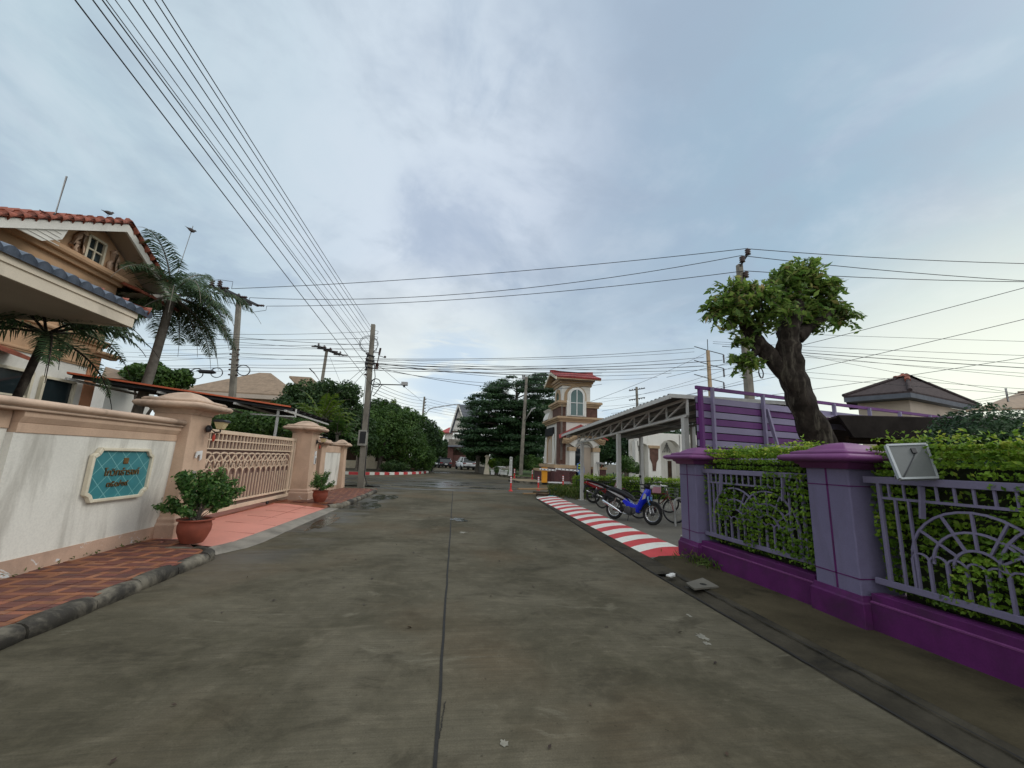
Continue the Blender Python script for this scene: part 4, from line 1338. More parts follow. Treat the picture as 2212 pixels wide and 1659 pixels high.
def sprout_cluster(px, py, rad, n, dy=0.0, up=0.5):
    c_ = T(px, py, dy)
    for i in range(int(n * 1.35)):
        d = Vector(rg.normal(0, 1, 3)); d.z = d.z * 0.8 + up * 0.6; d.normalize()
        ln = rad * rg.uniform(0.6, 1.5)
        p0 = c_ + d * rad * 0.1; p1 = c_ + d * ln * 0.7 + Vector((0, 0, 0.05)); p2 = c_ + d * ln + Vector((0, 0, -0.06 * ln))
        tw.tube([p0, p1, p2], [0.010, 0.006, 0.003], 4)
        side = d.cross(Vector((0, 0, 1)))
        side = side.normalized() if side.length > 0.1 else Vector((1, 0, 0))
        for k in range(7):
            u = 0.35 + 0.65 * k / 6
            p = p0.lerp(p1, u / 0.7) if u < 0.7 else p1.lerp(p2, (u - 0.7) / 0.3)
            for s_ in (-1, 1):
                P.append(p + side * s_ * 0.065 + Vector((0, 0, -0.025 - 0.04 * rg.random()))); N.append(Vector((side.x * s_ * 0.5, side.y * s_ * 0.5, 0.9)))


for px, py, rad, n in ((1585, 650, 0.40, 42), (1560, 680, 0.30, 22), (1640, 645, 0.35, 30), (1600, 700, 0.28, 14), (1700, 630, 0.42, 50), (1740, 600, 0.38, 36), (1770, 620, 0.32, 26), (1690, 600, 0.25, 14),
                       (1720, 670, 0.42, 44), (1680, 680, 0.3, 18), (1780, 670, 0.34, 30), (1815, 685, 0.28, 20), (1610, 780, 0.22, 16), (1590, 655, 0.3, 16), (1745, 700, 0.25, 14), (1650, 700, 0.2, 8), (1600, 740, 0.14, 6), (1785, 640, 0.2, 10)):
    sprout_cluster(px, py, rad, n, rg.uniform(-0.25, 0.25))
tw.build('twigs', 'bark_grey', tr)
leaves('foliage', P, N, 0.15, 'leaf_fresh', tr, 0.42, 0.6, seed=22)

# ---- purple and lilac slatted screen
sc0, sc1 = Vector((5.18, 8.0, 0)), Vector((12.42, 9.5, 0))
ux = (sc1 - sc0).normalized(); vy = Vector((-ux.y, ux.x, 0))
scr = root('slatted_screen', sc0, 'tall screen of purple and lilac horizontal slats behind the pollarded tree', 'screen')
for k in range(10):
    z = 3.065 - k * 0.158
    m = MB(); end = 12.0
    if k >= 3: end = 4.05 - 0.02 * k
    m.prism([sc0 + vy * 0.02 + Vector((0, 0, z - 0.069)), sc0 + ux * end + vy * 0.02 + Vector((0, 0, z - 0.069)), sc0 + ux * end + vy * 0.02 + Vector((0, 0, z + 0.069)), sc0 + vy * 0.02 + Vector((0, 0, z + 0.069))], vy * 0.02)
    m.build('slat', 'screen_lilac' if k % 2 == 0 else 'screen_purple', scr)
m = MB(); m.prism([sc0 + vy * 0.055 + Vector((0, 0, 1.60)), sc0 + ux * 3.85 + vy * 0.055 + Vector((0, 0, 1.60)), sc0 + ux * 3.85 + vy * 0.055 + Vector((0, 0, 3.12)), sc0 + vy * 0.055 + Vector((0, 0, 3.12))], vy * 0.01); m.build('gap_shade_sheet', 'canopy_dark', scr)  # added dark sheet, stands in for the roof shade seen between the slats
m = MB(); m.bar(sc0 + Vector((-0.02, 0, 3.33)), sc0 + ux * 12 + Vector((0, 0, 3.33)), 0.05, 0.075); m.build('top_rail', 'screen_purple', scr)
m = MB(); m.bar(sc0 + ux * 2.0 + Vector((0, -0.03, 3.0)), sc0 + ux * 12 + Vector((0, -0.03, 3.0)), 0.04, 0.05); m.build('rail', 'screen_lilac', scr)
m = MB(); m.bar(sc0 + ux * 0.07 - vy * 0.03 + Vector((0, 0, 0.03)), sc0 + ux * 0.07 - vy * 0.03 + Vector((0, 0, 3.31)), 0.10, 0.06, up=ux); m.build('post', 'screen_purple', scr)
for u, zt in ((0.40, 3.36), (1.93, 3.33), (3.53, 3.31), (4.4, 3.33), (5.8, 3.33), (7.1, 3.33), (8.5, 3.33), (9.9, 3.33)):
    zb = 1.5 if u < 3.7 else 2.9
    m = MB(); m.bar(sc0 + ux * u - vy * 0.045 + Vector((0, 0, zb)), sc0 + ux * u - vy * 0.045 + Vector((0, 0, zt)), 0.075, 0.05, up=ux); m.build('post', 'screen_lilac', scr)
m = MB(); m.bar(sc0 + ux * 2.3 - vy * 0.4 + Vector((0, 0, 0.4)), sc0 + ux * 2.03 - vy * 0.05 + Vector((0, 0, 3.0)), 0.07, 0.05, up=ux); m.build('brace', 'screen_lilac', scr)

# ---- dark garden canopy behind the near hedge
cn = root('garden_canopy', (9, 8, 0), 'dark tiled garden canopy roof behind the purple fence, right of the slatted screen', 'canopy')
m = MB()
A, B_, C_, D_ = AY(1812, 898, 8.25), AY(2300, 910, 8.25), AY(2300, 955, 8.25), AY(1845, 945, 8.25)
A_, B2_ = AY(1812, 896, 8.3), AY(2300, 908, 8.3)
m.prism([A_, B2_, B2_ + Vector((0, 3, -0.5)), A_ + Vector((0.3, 3, -0.5))], (0, 0, -0.05)); m.build('canopy_roof', 'tile_dark', cn)
m = MB()
m.prism([A, B_, C_, D_], (0, 0.08, 0)); m.build('canopy_front', 'canopy_dark', cn)
m = MB(); m.bar(AY(1830, 948, 8.7), AY(2200, 960, 8.7), 0.1, 0.12); m.build('beam', 'wood_dark', cn)
for px in (1905, 2060):
    m = MB(); m.bar(AY(px, 955, 9.1), (AY(px, 955, 9.1).x, 9.1, 0), 0.14); m.build('post', 'wood_dark', cn)
m = MB(); m.bb(8.6, 15, 11.5, 11.6, 0, 2.4); m.build('rear_wall', 'wood_dark', cn)

# ---- round dark bush
def crown(r, name, blobs, n, leaf, m_, seed, jit=0.7, aspect=0.55, shell=0.55, updir=0.3):
    """foliage spread through a set of ellipsoid clumps (centre, radii)"""
    rg = np.random.default_rng(seed)
    wt = np.array([b_[1][0] * b_[1][1] + b_[1][0] * b_[1][2] + b_[1][1] * b_[1][2] for b_ in blobs]); wt = wt / wt.sum()
    P = []; N = []; Rn = []
    for (c_, rad), w_ in zip(blobs, wt):
        k = max(30, int(n * w_))
        d = rg.normal(0, 1, (k, 3)); d /= np.linalg.norm(d, axis=1)[:, None]
        rr = shell + (1 - shell) * rg.random(k) ** 0.6
        # knobbly surface made of many small clumps
        kn = 8
        cd = rg.normal(0, 1, (kn * 4, 3)); cd /= np.linalg.norm(cd, axis=1)[:, None]
        dots = d @ cd.T
        near = dots.max(1); idx = dots.argmax(1)
        rr = rr * (0.72 + 0.42 * np.clip((near - 0.75) / 0.25, 0, 1))
        p = np.array(c_) + d * rr[:, None] * np.array(rad)
        P.append(p); nn = d + np.array([0, 0, updir]); N.append(nn)
        cr = rg.random(kn * 4)
        Rn.append(np.clip(0.55 * cr[idx] + 0.45 * rg.random(k), 0, 1))
    return leaves(name, np.concatenate(P), np.concatenate(N), leaf, m_, r, aspect, jit, rnd=np.concatenate(Rn), seed=seed + 1)


bu = root('round_bush', (9.8, 6.3, 0), 'large round dark green bush rising behind the right hedge', 'bush')
m = MB(); m.tube([(9.6, 6.3, 0), (9.6, 6.3, 1.5)], [0.08, 0.05], 8); m.build('trunk', 'bark_grey', bu)
crown(bu, 'foliage', [(tuple(AY(2150, 985, 6.3)), (0.98, 0.9, 0.92)), (tuple(AY(2270, 990, 6.3)), (1.1, 0.9, 0.85)), (tuple(AY(2075, 1005, 6.3)), (0.62, 0.7, 0.60)), (tuple(AY(2035, 985, 6.6)), (0.30, 0.3, 0.30))], 26000, 0.075, 'leaf_deep', 31)

# ---- neighbouring hip-roofed house
hh = root('tiled_house', AY(1965, 870, 24), 'house with a dark hipped tile roof and terracotta ridge patches, right of the pollarded tree', 'house')
hz = lambda px, py, y: AY(px, py, y)
L0, R0, M0 = AY(1822, 856, 24), AY(2113, 847, 24), AY(1965, 838, 21.0)
ap = AY(1958, 811, 24)
back = Vector((ap.x, 28.5, L0.z))
m = MB()
ze = L0.z
L0.z = R0.z = M0.z = ze
for a_, b_ in ((L0, M0), (M0, R0), (R0, back), (back, L0)): m.prism([a_, b_, ap], (0, 0, -0.12))
m.build('roof', 'tile_dark', hh)
m = MB()
for q in (L0, M0, R0): m.tube([ap.lerp(q, u) + Vector((0, 0, 0.05)) for u in (0, 0.3, 0.6, 1.0)], 0.12, 8)
m.build('ridge_tiles', 'tile_dark', hh)
m = MB()
for u, q in ((0.12, M0), (0.30, M0), (0.05, L0)): m.tube([ap.lerp(q, u) + Vector((0, 0, 0.10)), ap.lerp(q, u + 0.13) + Vector((0, 0, 0.09))], 0.16, 8)
m.build('mortar_patches', 'tile_orange', hh)
m = MB(); cc = (L0 + R0) / 2
for a_, b_ in ((L0, M0), (M0, R0)):
    ai, bi = a_.lerp(Vector((ap.x, 24.5, ze)), 0.22), b_.lerp(Vector((ap.x, 24.5, ze)), 0.22)
    m.add([a_ - Vector((0, 0, .12)), b_ - Vector((0, 0, .12)), b_ - Vector((0, 0, .42)), a_ - Vector((0, 0, .42))], [(0, 1, 2, 3)])
    m.add([a_ - Vector((0, 0, .42)), b_ - Vector((0, 0, .42)), bi - Vector((0, 0, .42)), ai - Vector((0, 0, .42))], [(0, 1, 2, 3)])
m.build('eaves', 'tile_grey', hh)
m = MB()
q = [p.lerp(Vector((ap.x, 24.5, ze)), 0.22) for p in (L0, M0, R0)] + [back.lerp(Vector((ap.x, 24.5, ze)), 0.22)]
m.prism([(p.x, p.y, ze - 0.43) for p in q], (0, 0, -(ze - 0.43))); m.build('wall', 'soffit_paint', hh)
rh = root('tiled_house', AY(2180, 880, 20), 'house with a brown tiled roof cut by the right edge', 'house')
m = MB()
A, B_, C_ = AY(2085, 886, 21), AY(2400, 872, 21), AY(2300, 838, 24)
m.prism([A, B_, (B_.x + 1, 26, C_.z), (C_.x, 24, C_.z)], (0, 0, -0.15)); m.build('roof', 'tile_brown', rh)
m = MB(); m.bb(A.x + 1, B_.x + 2, 22, 28, 0, A.z - 0.1); m.build('wall', 'house_white', rh)
m = MB(); p = AY(2178, 868, 21); m.tube([p, (p.x, p.y, p.z + 0.9)], 0.06, 8); m.build('chimney_pipe', 'grey_metal', rh)

# ---- carport over the bikes
cp = root('bike_shelter', (5.45, 13, 0), 'white steel bike shelter with a grey sheet roof on square posts', 'shelter')
PX = 5.45


def cz(y): return 2.80 + (y - 8.95) * (2.47 - 2.80) / 7.95


for y in (8.95, 12.95, 16.9):
    m = MB(); m.bb(PX - 0.065, PX + 0.065, y - 0.065, y + 0.065, 0.03, cz(y)); m.bb(PX - 0.16, PX + 0.16, y - 0.11, y + 0.11, 0.03, 0.045)
    m.build('post', 'white_metal', cp, bevel=0.008)
m = MB()
ya, yb = 8.82, 17.5
m.bar((PX, ya, cz(ya)), (PX, yb, cz(yb)), 0.08, 0.06); m.build('bottom_chord', 'white_metal', cp)
m = MB(); m.bar((PX, ya, cz(ya) + 0.40), (PX, yb, cz(yb) + 0.36), 0.06, 0.05); m.build('top_chord', 'white_metal', cp)
m = MB(); nseg = 9
for i in range(nseg):
    a_, b_ = ya + (yb - ya) * i / nseg, ya + (yb - ya) * (i + 1) / nseg
    m.bar((PX, a_, cz(a_) + 0.38), (PX, b_, cz(b_) + 0.03), 0.035)
    m.bar((PX, b_, cz(b_) + 0.36), (PX, b_, cz(b_) + 0.03), 0.035)
m.bar((PX, ya, cz(ya)), (PX, ya, cz(ya) + 0.4), 0.05)
m.build('web_bars', 'white_metal', cp)
m = MB(); nx = 46
for i in range(nx):
    y_0, y_1 = 8.75 + (18.6 - 8.75) * i / nx, 8.75 + (18.6 - 8.75) * (i + 1) / nx
    for k, (u0, u1) in enumerate(((0, 0.25), (0.25, 0.5), (0.5, 0.75), (0.75, 1))):
        hh_ = (0.0, 0.035, 0.035, 0.0, 0.0)
        ys, ye = y_0 + (y_1 - y_0) * u0, y_0 + (y_1 - y_0) * u1
        for xx0, xx1 in ((4.98, 8.3),):
            za, zb_ = cz(ys) + 0.46 + hh_[k], cz(ye) + 0.46 + hh_[k + 1]
            m.add([(xx0, ys, za), (xx0, ye, zb_), (xx1, ye, zb_), (xx1, ys, za)], [(0, 1, 2, 3)])
m.build('roof_sheet', 'roof_sheet', cp)
m = MB(); m.bar((4.99, 8.75, cz(8.75) + 0.42), (4.99, 18.6, cz(18.6) + 0.42), 0.035, 0.10); m.bar((4.97, 8.76, cz(8.76) + 0.44), (8.3, 8.76, cz(8.76) + 0.44), 0.03, 0.09); m.build('edge_trim', 'white_metal', cp)
m = MB()
for x in (5.9, 6.7, 7.5, 8.2): m.bar((x, 8.8, cz(8.8) + 0.40), (x, 18.5, cz(18.5) + 0.40), 0.05, 0.08)
m.build('purlins', 'grey_metal', cp)
for y in (12.95, 16.9):
    m = MB(); m.bar((PX, y, cz(y) + 0.32), (8.2, y, cz(y) + 0.32), 0.05, 0.06); m.build('cross_beam', 'grey_metal', cp)
for y in (8.95, 12.95, 16.9):
    m = MB(); m.bb(8.1, 8.23, y - 0.065, y + 0.065, 0.03, cz(y) + 0.35); m.build('post', 'white_metal', cp)

# hedge at the back of the parking pad
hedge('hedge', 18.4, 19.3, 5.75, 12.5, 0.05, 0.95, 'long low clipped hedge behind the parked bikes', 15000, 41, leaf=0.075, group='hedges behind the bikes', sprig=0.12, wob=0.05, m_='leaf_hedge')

# drain slab in the gutter, litter on the road
dc = root('drain_cover', G(1513, 1262, 0.02), 'pale concrete drain slab with two dark holes, set in the gutter', 'drain cover')
q = [G(1482, 1262, 0.022), G(1518, 1251, 0.022), G(1553, 1270, 0.022), G(1500, 1275, 0.022)]
m = MB(); m.prism(q, (0, 0, 0.02)); m.build('slab', 'pad_concrete', dc)
for px, py, s_ in ((1519, 1262, 0.045), (1482, 1268, 0.03)):
    m = MB(); c_ = G(px, py, 0.0425); m.lathe([(0.001, 0.0), (s_, 0.0), (s_, 0.001)], c_, 14, cap=False); m.build('hole', 'joint_dark', dc)
pp = G(1449, 1245, 0.02); m = MB(); m.box(pp + Vector((0, 0, 0.012)), (0.12, 0.08, 0.024), 0.5); m.box(pp + Vector((0.04, 0.02, 0.03)), (0.07, 0.05, 0.012), 0.2)
tag(m.build('crushed_carton', 'paper_white', bevel=0.004), 'crushed white carton lying in the gutter by the drain slab', 'litter')
mat('lime_splash', (0.22, 0.21, 0.17), 0.85, 0.2, 12.0, 0.3, 60, dirt=0.6, dirt_col=(0.09, 0.08, 0.06), dscale=9)
rr_ = random.Random(3)
for cx_, cy_, sx_, sy_ in ((1517, 1375, 0.05, 0.09), (1528, 1390, 0.035, 0.04), (1490, 1330, 0.02, 0.05), (1000, 1150, 0.09, 0.10), (1090, 1605, 0.03, 0.03)):
    c_ = G(cx_, cy_, 0.003); pts = []
    for k in range(22):
        a = 2 * PI * k / 22; f = rr_.uniform(0.45, 1.25); pts.append((c_.x + sx_ * f * math.cos(a), c_.y + sy_ * f * math.sin(a), 0.0035))
    m = MB(); m.add(pts, [tuple(range(22))]); tag(m.build('road_stain', 'lime_splash'), kind='structure')
P = []; N = []
for k in range(46):
    P.append((rr_.uniform(-2.9, 2.7), rr_.uniform(2.0, 11) ** 1.0, 0.010)); N.append((rr_.uniform(-.3, .3), rr_.uniform(-.3, .3), 1))
leafmat('leaf_dead', (0.03, 0.018, 0.012), (0.06, 0.035, 0.02), (0.16, 0.13, 0.08), 0.1)
tag(leaves('fallen_leaves', P, N, 0.045, 'leaf_dead', None, 0.5, 0.2, seed=8), 'scattered dark fallen leaves on the concrete road', 'leaves', kind='stuff')
# ================================================================ LEFT HOUSE
HX = -10.0
ho = root('villa', (HX, 8, 0), 'large peach villa with an orange tiled gable and a blue-grey tiled porch roof', 'house')
m = MB(); m.bb(HX - 7, HX, 1, 12.35, 3.62, 6.3); m.build('wall', 'house_peach', ho)
m = MB(); m.bb(HX - 7, HX - 0.01, 1, 12.05, 0, 3.62); m.build('ground_storey_wall', 'house_white', ho)
m = MB(); m.bb(HX - 7, HX + 0.02, 12.05, 12.37, 0, 4.0); m.build('corner_pilaster', 'house_orange', ho)


def moulding(z, h, out, y0, y1, nm='moulding', mt='house_peach'):
    b = MB()
    pr = [(-0.05, 0), (out * 0.45, 0), (out * 0.55, h * 0.3), (out * 0.9, h * 0.4), (out, h * 0.6), (out * 0.95, h * 0.85), (out * 0.8, h), (-0.05, h)]
    b.loft([[Vector((HX + u, y, z + v)) for u, v in pr] for y in (y0, y1)], False)
    b.build(nm, mt, ho, recalc=True)


moulding(4.22, 0.17, 0.16, 1, 12.4)
moulding(3.95, 0.15, 0.22, 11.95, 12.75)
moulding(3.60, 0.10, 0.06, 1, 12.05)
moulding(6.05, 0.28, 0.26, 8.3, 12.35)


def window(yc, zc, w_, h_, nx=2, nz=2, frame_w=0.06, x=HX, glass='window_glass'):
    b = MB()
    fr = [(-w_ / 2, -h_ / 2), (w_ / 2, -h_ / 2), (w_ / 2, h_ / 2), (-w_ / 2, h_ / 2)]
    for i in range(4):
        a, c = fr[i], fr[(i + 1) % 4]
        b.bar((x + 0.03, yc + a[0], zc + a[1]), (x + 0.03, yc + c[0], zc + c[1]), frame_w, frame_w + 0.03, up=(1, 0, 0))
    for i in range(1, nx): b.bb(x + 0.005, x + 0.045, yc - w_ / 2 + w_ * i / nx - 0.02, yc - w_ / 2 + w_ * i / nx + 0.02, zc - h_ / 2, zc + h_ / 2)
    for i in range(1, nz): b.bb(x + 0.007, x + 0.043, yc - w_ / 2, yc + w_ / 2, zc - h_ / 2 + h_ * i / nz - 0.02, zc - h_ / 2 + h_ * i / nz + 0.02)
    f = b.build('window', 'cream_trim', ho)
    b = MB(); b.bb(x - 0.04, x + 0.012, yc - w_ / 2, yc + w_ / 2, zc - h_ / 2, zc + h_ / 2); b.build('pane', glass, f)


window(11.40, 6.68, 0.50, 0.66)
window(11.45, 5.05, 0.85, 1.15, 2, 1)
window(9.15, 5.05, 0.85, 1.15, 2, 1)
window(10.25, 2.30, 0.85, 1.75, 1, 3)
window(9.0, 2.30, 0.85, 1.75, 1, 3)
window(11.35, 1.75, 0.80, 2.75, 1, 3)
# gable
GAx = -9.40
ay, az, sl = 11.45, 7.60, 0.57
m = MB(); m.prism([(HX, 9.2, 6.25), (HX, 13.2, 6.25), (HX, 13.3, az - sl * 1.85 - 0.15), (HX, ay, az - 0.15), (HX, 9.6, az - sl * 1.85 - 0.15)], (-3, 0, 0)); m.build('gable_wall', 'house_peach', ho)
m = MB()
for s_ in (-1, 1):
    e = 3.6 if s_ < 0 else 2.6
    m.prism([(GAx, ay, az), (GAx, ay + s_ * e, az - sl * e), (GAx, ay + s_ * e, az - sl * e - 0.10), (GAx, ay, az - 0.10)], (-7, 0, 0))
m.build('gable_roof', 'soffit_paint', ho)
m = MB()
for s_ in (-1, 1):
    e = 3.65 if s_ < 0 else 2.65
    m.prism([(GAx + 0.05, ay, az - 0.02), (GAx + 0.05, ay + s_ * e, az - sl * e - 0.02), (GAx + 0.05, ay + s_ * e, az - sl * e - 0.24), (GAx + 0.05, ay, az - 0.24)], (-0.06, 0, 0))
m.build('barge_board', 'house_white', ho)
m = MB()
for s_ in (-1, 1):
    e = 3.7 if s_ < 0 else 2.7
    n_ = int(e / 0.24)
    for i in range(n_):
        u0, u1 = e * i / n_, e * (i + 1) / n_ + 0.03
        m.tube([(GAx + 0.02, ay + s_ * u0, az - sl * u0 + 0.07), (GAx + 0.02, ay + s_ * u1, az - sl * u1 + 0.05)], [0.10, 0.115], 8)
    for j in range(14):
        xj = GAx - 0.3 - j * 0.28
        m.tube([(xj, ay + s_ * 0.05, az + 0.02), (xj, ay + s_ * e, az - sl * e + 0.03)], 0.07, 6)
m.build('gable_tiles', 'tile_orange', ho)
# corner infill of white boards under the left slope and the eave return on the right
m = MB()
m.prism([(GAx - 0.02, 8.1, 5.95), (GAx - 0.02, 10.05, 6.62), (GAx - 0.02, 9.95, 6.25), (GAx - 0.02, 9.55, 5.98)], (-0.05, 0, 0))
for k in range(4): m.bb(GAx - 0.02, GAx - 0.005, 8.6 + k * 0.28, 9.9, 6.05 + k * 0.10, 6.065 + k * 0.10)
m.build('board_infill', 'house_white', ho)
m = MB(); m.prism([(GAx, 12.7, 6.05), (GAx, 14.1, 6.03), (GAx, 13.6, 6.40)], (-1.5, 0, 0)); m.build('eave_return', 'house_white', ho)
m = MB(); m.prism([(-9.3, 12.2, 6.02), (-9.3, 14.0, 6.02), (-10.2, 14.0, 6.35), (-10.2, 12.2, 6.35)], (0, 0, -0.08)); m.build('lower_eave', 'tile_orange', ho)


def scroll(yc, zc, s_):
    b = MB(); pts = []
    for k in range(22):
        a = k / 21 * 1.6 * 2 * PI; r_ = 0.17 * (1 - k / 26)
        pts.append((HX + 0.05, yc + s_ * r_ * math.cos(a), zc - 0.05 + r_ * math.sin(a)))
    b.tube(pts, 0.05, 6)
    b.tube([(HX + 0.05, yc + s_ * 0.17, zc - 0.05), (HX + 0.05, yc + s_ * 0.10, zc + 0.2), (HX + 0.05, yc - s_ * 0.08, zc + 0.42)], [0.06, 0.07, 0.09], 6)
    b.tube([(HX + 0.05, yc - s_ * 0.02, zc - 0.2), (HX + 0.05, yc - s_ * 0.02, zc + 0.35)], 0.10, 6)
    b.build('scroll_ornament', 'peach_paint', ho)


scroll(10.93, 6.55, -1); scroll(11.98, 6.55, 1)
# porch roof
EX, EY, EZ = -6.5, 8.45, 3.88
m = MB(); m.bb(-10, EX, -2, EY, EZ, EZ + 0.03); m.build('porch_soffit', 'soffit_paint', ho)
m = MB()
m.bb(EX, EX + 0.05, -2, EY + 0.05, EZ - 0.02, EZ + 0.28); m.bb(EX + 0.05, EX + 0.075, -2, EY + 0.075, EZ + 0.17, EZ + 0.285)
m.bb(-10, EX, EY, EY + 0.05, EZ - 0.02, EZ + 0.28)
m.build('porch_fascia', 'fascia_paint', ho)
m = MB(); per = 0.235; cols_ = []
y = -2.0
while y < EY + 0.32:
    for k in range(6):
        cols_.append((y + per * k / 6, 0.075 * abs(math.sin(PI * k / 6))))
    y += per
rows = []
nr = 10
for i in range(nr + 1):
    u = i / nr; x = EX + 0.16 - u * 3.2
    rows.append([(x, min(yy, EY + 0.38 - u * 2.9 if yy > EY - 3.0 else yy), EZ + 0.30 + u * 1.0 + hh_ + (0.03 if i % 1 == 0 else 0)) for yy, hh_ in cols_])
nc = len(cols_)
m.add([p for r_ in rows for p in r_], [(i * nc + k, i * nc + k + 1, (i + 1) * nc + k + 1, (i + 1) * nc + k) for i in range(nr) for k in range(nc - 1)], True)
m.add([p for p in rows[0]] + [(p[0] - 0.03, p[1], EZ + 0.27) for p in rows[0]], [(k, k + 1, nc + k + 1, nc + k) for k in range(nc - 1)])
m.build('porch_tiles', 'tile_blue', ho)
m = MB()
for i in range(12):
    u0, u1 = i / 12, (i + 1) / 12 + 0.02
    p = lambda u: (EX + 0.10 - u * 3.2, EY + 0.30 - u * 2.9, EZ + 0.38 + u * 1.02)
    m.tube([p(u1), p(u0)], [0.10, 0.125], 8)
m.build('porch_hip_tiles', 'tile_orange', ho)
for y in (-1.5, 3.2):
    m = MB(); m.bb(-6.95, -6.6, y, y + 0.35, 0, EZ); m.build('porch_column', 'house_peach', ho)
m = MB(); m.prism([(-9.55, 8.6, 3.62), (-9.55, 10.15, 3.42), (-10, 10.15, 3.6), (-10, 8.6, 3.8)], (0, 0, -0.08)); m.build('window_hood', 'tile_orange', ho)

# things on the roof
rp = AX(119, 463, -9.4)
an = root('roof_antenna', rp, 'bare grey mast standing on the orange roof ridge', 'antenna')
m = MB(); tp = AX(144, 381, -9.4); m.tube([rp - Vector((0, 0, 0.3)), tp], 0.018, 6); m.build('mast', 'grey_metal', an)
m = MB(); m.tube([rp + Vector((0, 0.0, 0.02)), rp + Vector((0.02, -0.1, -0.12)), rp + Vector((0.03, -0.35, -0.12))], 0.012, 5); m.build('bracket', 'dark_metal', an)


def bird(p, d, s_, label):
    r = root('pigeon', p, label, 'bird', 'birds perched up high')
    d = Vector(d).normalized(); p = Vector(p); u = Vector((0, 0, 1))
    b = MB()
    st = [(-0.20, 0.005, 0.03), (-0.11, 0.018, 0.045), (-0.04, 0.045, 0.065), (0.03, 0.052, 0.08), (0.07, 0.04, 0.10), (0.09, 0.027, 0.125), (0.105, 0.026, 0.145), (0.125, 0.018, 0.15), (0.15, 0.003, 0.145)]
    b.tube([p + d * (a * s_) + u * ((c_) * s_) for a, r_, c_ in st], [r_ * s_ for a, r_, c_ in st], 8)
    b.build('body', 'feather_dark', r)
    b = MB()
    for k in (-1, 1):
        sd = d.cross(u) * k * 0.02 * s_
        b.tube([p + sd - u * 0.02 * s_, p + sd + u * 0.04 * s_], 0.006 * s_, 4)
    b.build('legs', 'feather_dark', r)


bp_ = AX(226, 474, -9.42)
bird(bp_ + Vector((0.05, 0, 0.13)), (0.1, 1, 0), 0.95, 'dark pigeon sitting on the orange ridge tiles')

# mast behind the palm with a bird on it
mb0, mb1 = AY(385, 585, 14.6), AY(417, 488, 14.6)
ma = root('roof_antenna', mb0, 'thin leaning antenna mast beside the tall palm crown', 'antenna')
m = MB(); m.tube([mb0 - (mb1 - mb0) * 0.9, mb1], [0.022, 0.01], 6); m.build('mast', 'grey_metal', ma)
bird(mb0.lerp(mb1, 0.86) - Vector((0, 0, 0.02)), (0.6, 0.2, -0.5), 1.3, 'small dark bird clinging to the leaning antenna mast')


# ---- palms
def palm(name, base, crown_pt, rb, rt, nf, flen, label, seed, m_='leaf_palm', lw_=0.05, ll=0.62, spread=(-0.5, 1.25), group=None, bark='palm_bark', elev=None, n_leaf=44, droop=1.0, az=None):
    r = root(name, base, label, 'palm tree', group)
    rg = random.Random(seed)
    b = MB(); n = 10; A, B_ = Vector(base), Vector(crown_pt)
    pts = [A.lerp(B_, i / n) + Vector((0.10 * math.sin(i / n * PI), 0, 0)) for i in range(n + 1)]
    rad = [rb + (rt - rb) * (i / n) ** 0.6 + (rb * 0.35 if i == 0 else 0) for i in range(n + 1)]
    b.tube(pts, rad, 12)
    b.build('trunk', bark, r)
    fr = MB(); V = []; Fc = []; Rn = []
    for f in range(nf):
        a = (2 * PI * f / nf * 2.4 + rg.uniform(-.3, .3)) if az is None else R(rg.uniform(*az))
        e = rg.uniform(*spread) if elev is None else elev[f % len(elev)]
        L = flen * rg.uniform(0.85, 1.1)
        d = Vector((math.cos(a) * math.cos(e), math.sin(a) * math.cos(e), math.sin(e)))
        p = Vector(B_); pts = [p.copy()]
        ns = 14
        for k in range(ns):
            d = (d + Vector((0, 0, -0.115 * droop * (0.5 + k / ns)))).normalized()
            p = p + d * L / ns
            pts.append(p.copy())
        fr.tube(pts, [0.026 * (1 - 0.8 * i / ns) for i in range(ns + 1)], 5)
        side0 = Vector((-math.sin(a), math.cos(a), 0))
        for i in range(n_leaf):
            u = 0.14 + 0.86 * i / n_leaf
            k = min(int(u * ns), ns - 1)
            q = pts[k].lerp(pts[k + 1], u * ns - k); dd = (pts[k + 1] - pts[k]).normalized()
            l_ = ll * math.sin(min(1, 0.25 + u * 0.9) * PI) ** 0.5 * (1 - 0.35 * u) * rg.uniform(0.85, 1.1)
            for s_ in (-1, 1):
                sd = (side0 * s_ * rg.uniform(0.6, 0.95) + dd * rg.uniform(0.35, 0.6) + Vector((0, 0, rg.uniform(-.15, .35)))).normalized()
                q1 = q + sd * l_ * 0.5; q2 = q1 + (sd + Vector((0, 0, -0.75 * droop))).normalized() * l_ * 0.5
                wv = dd * lw_ * 0.5
                o = len(V)
                V.extend([q - wv * .5, q + wv * .5, q1 + wv, q1 - wv, q2 + wv * .15, q2 - wv * .15])
                Fc.extend([(o, o + 1, o + 2, o + 3), (o + 3, o + 2, o + 4, o + 5)])
                Rn.extend([rg.random()] * 6)
    fr.build('frond_stalks', bark, r)
    b = MB(); b.add(V, Fc); ob = b.build('fronds', m_, r)
    at = ob.data.attributes.new('rnd', 'FLOAT', 'POINT'); at.data.foreach_set('value', np.array(Rn, np.float32))
    return r


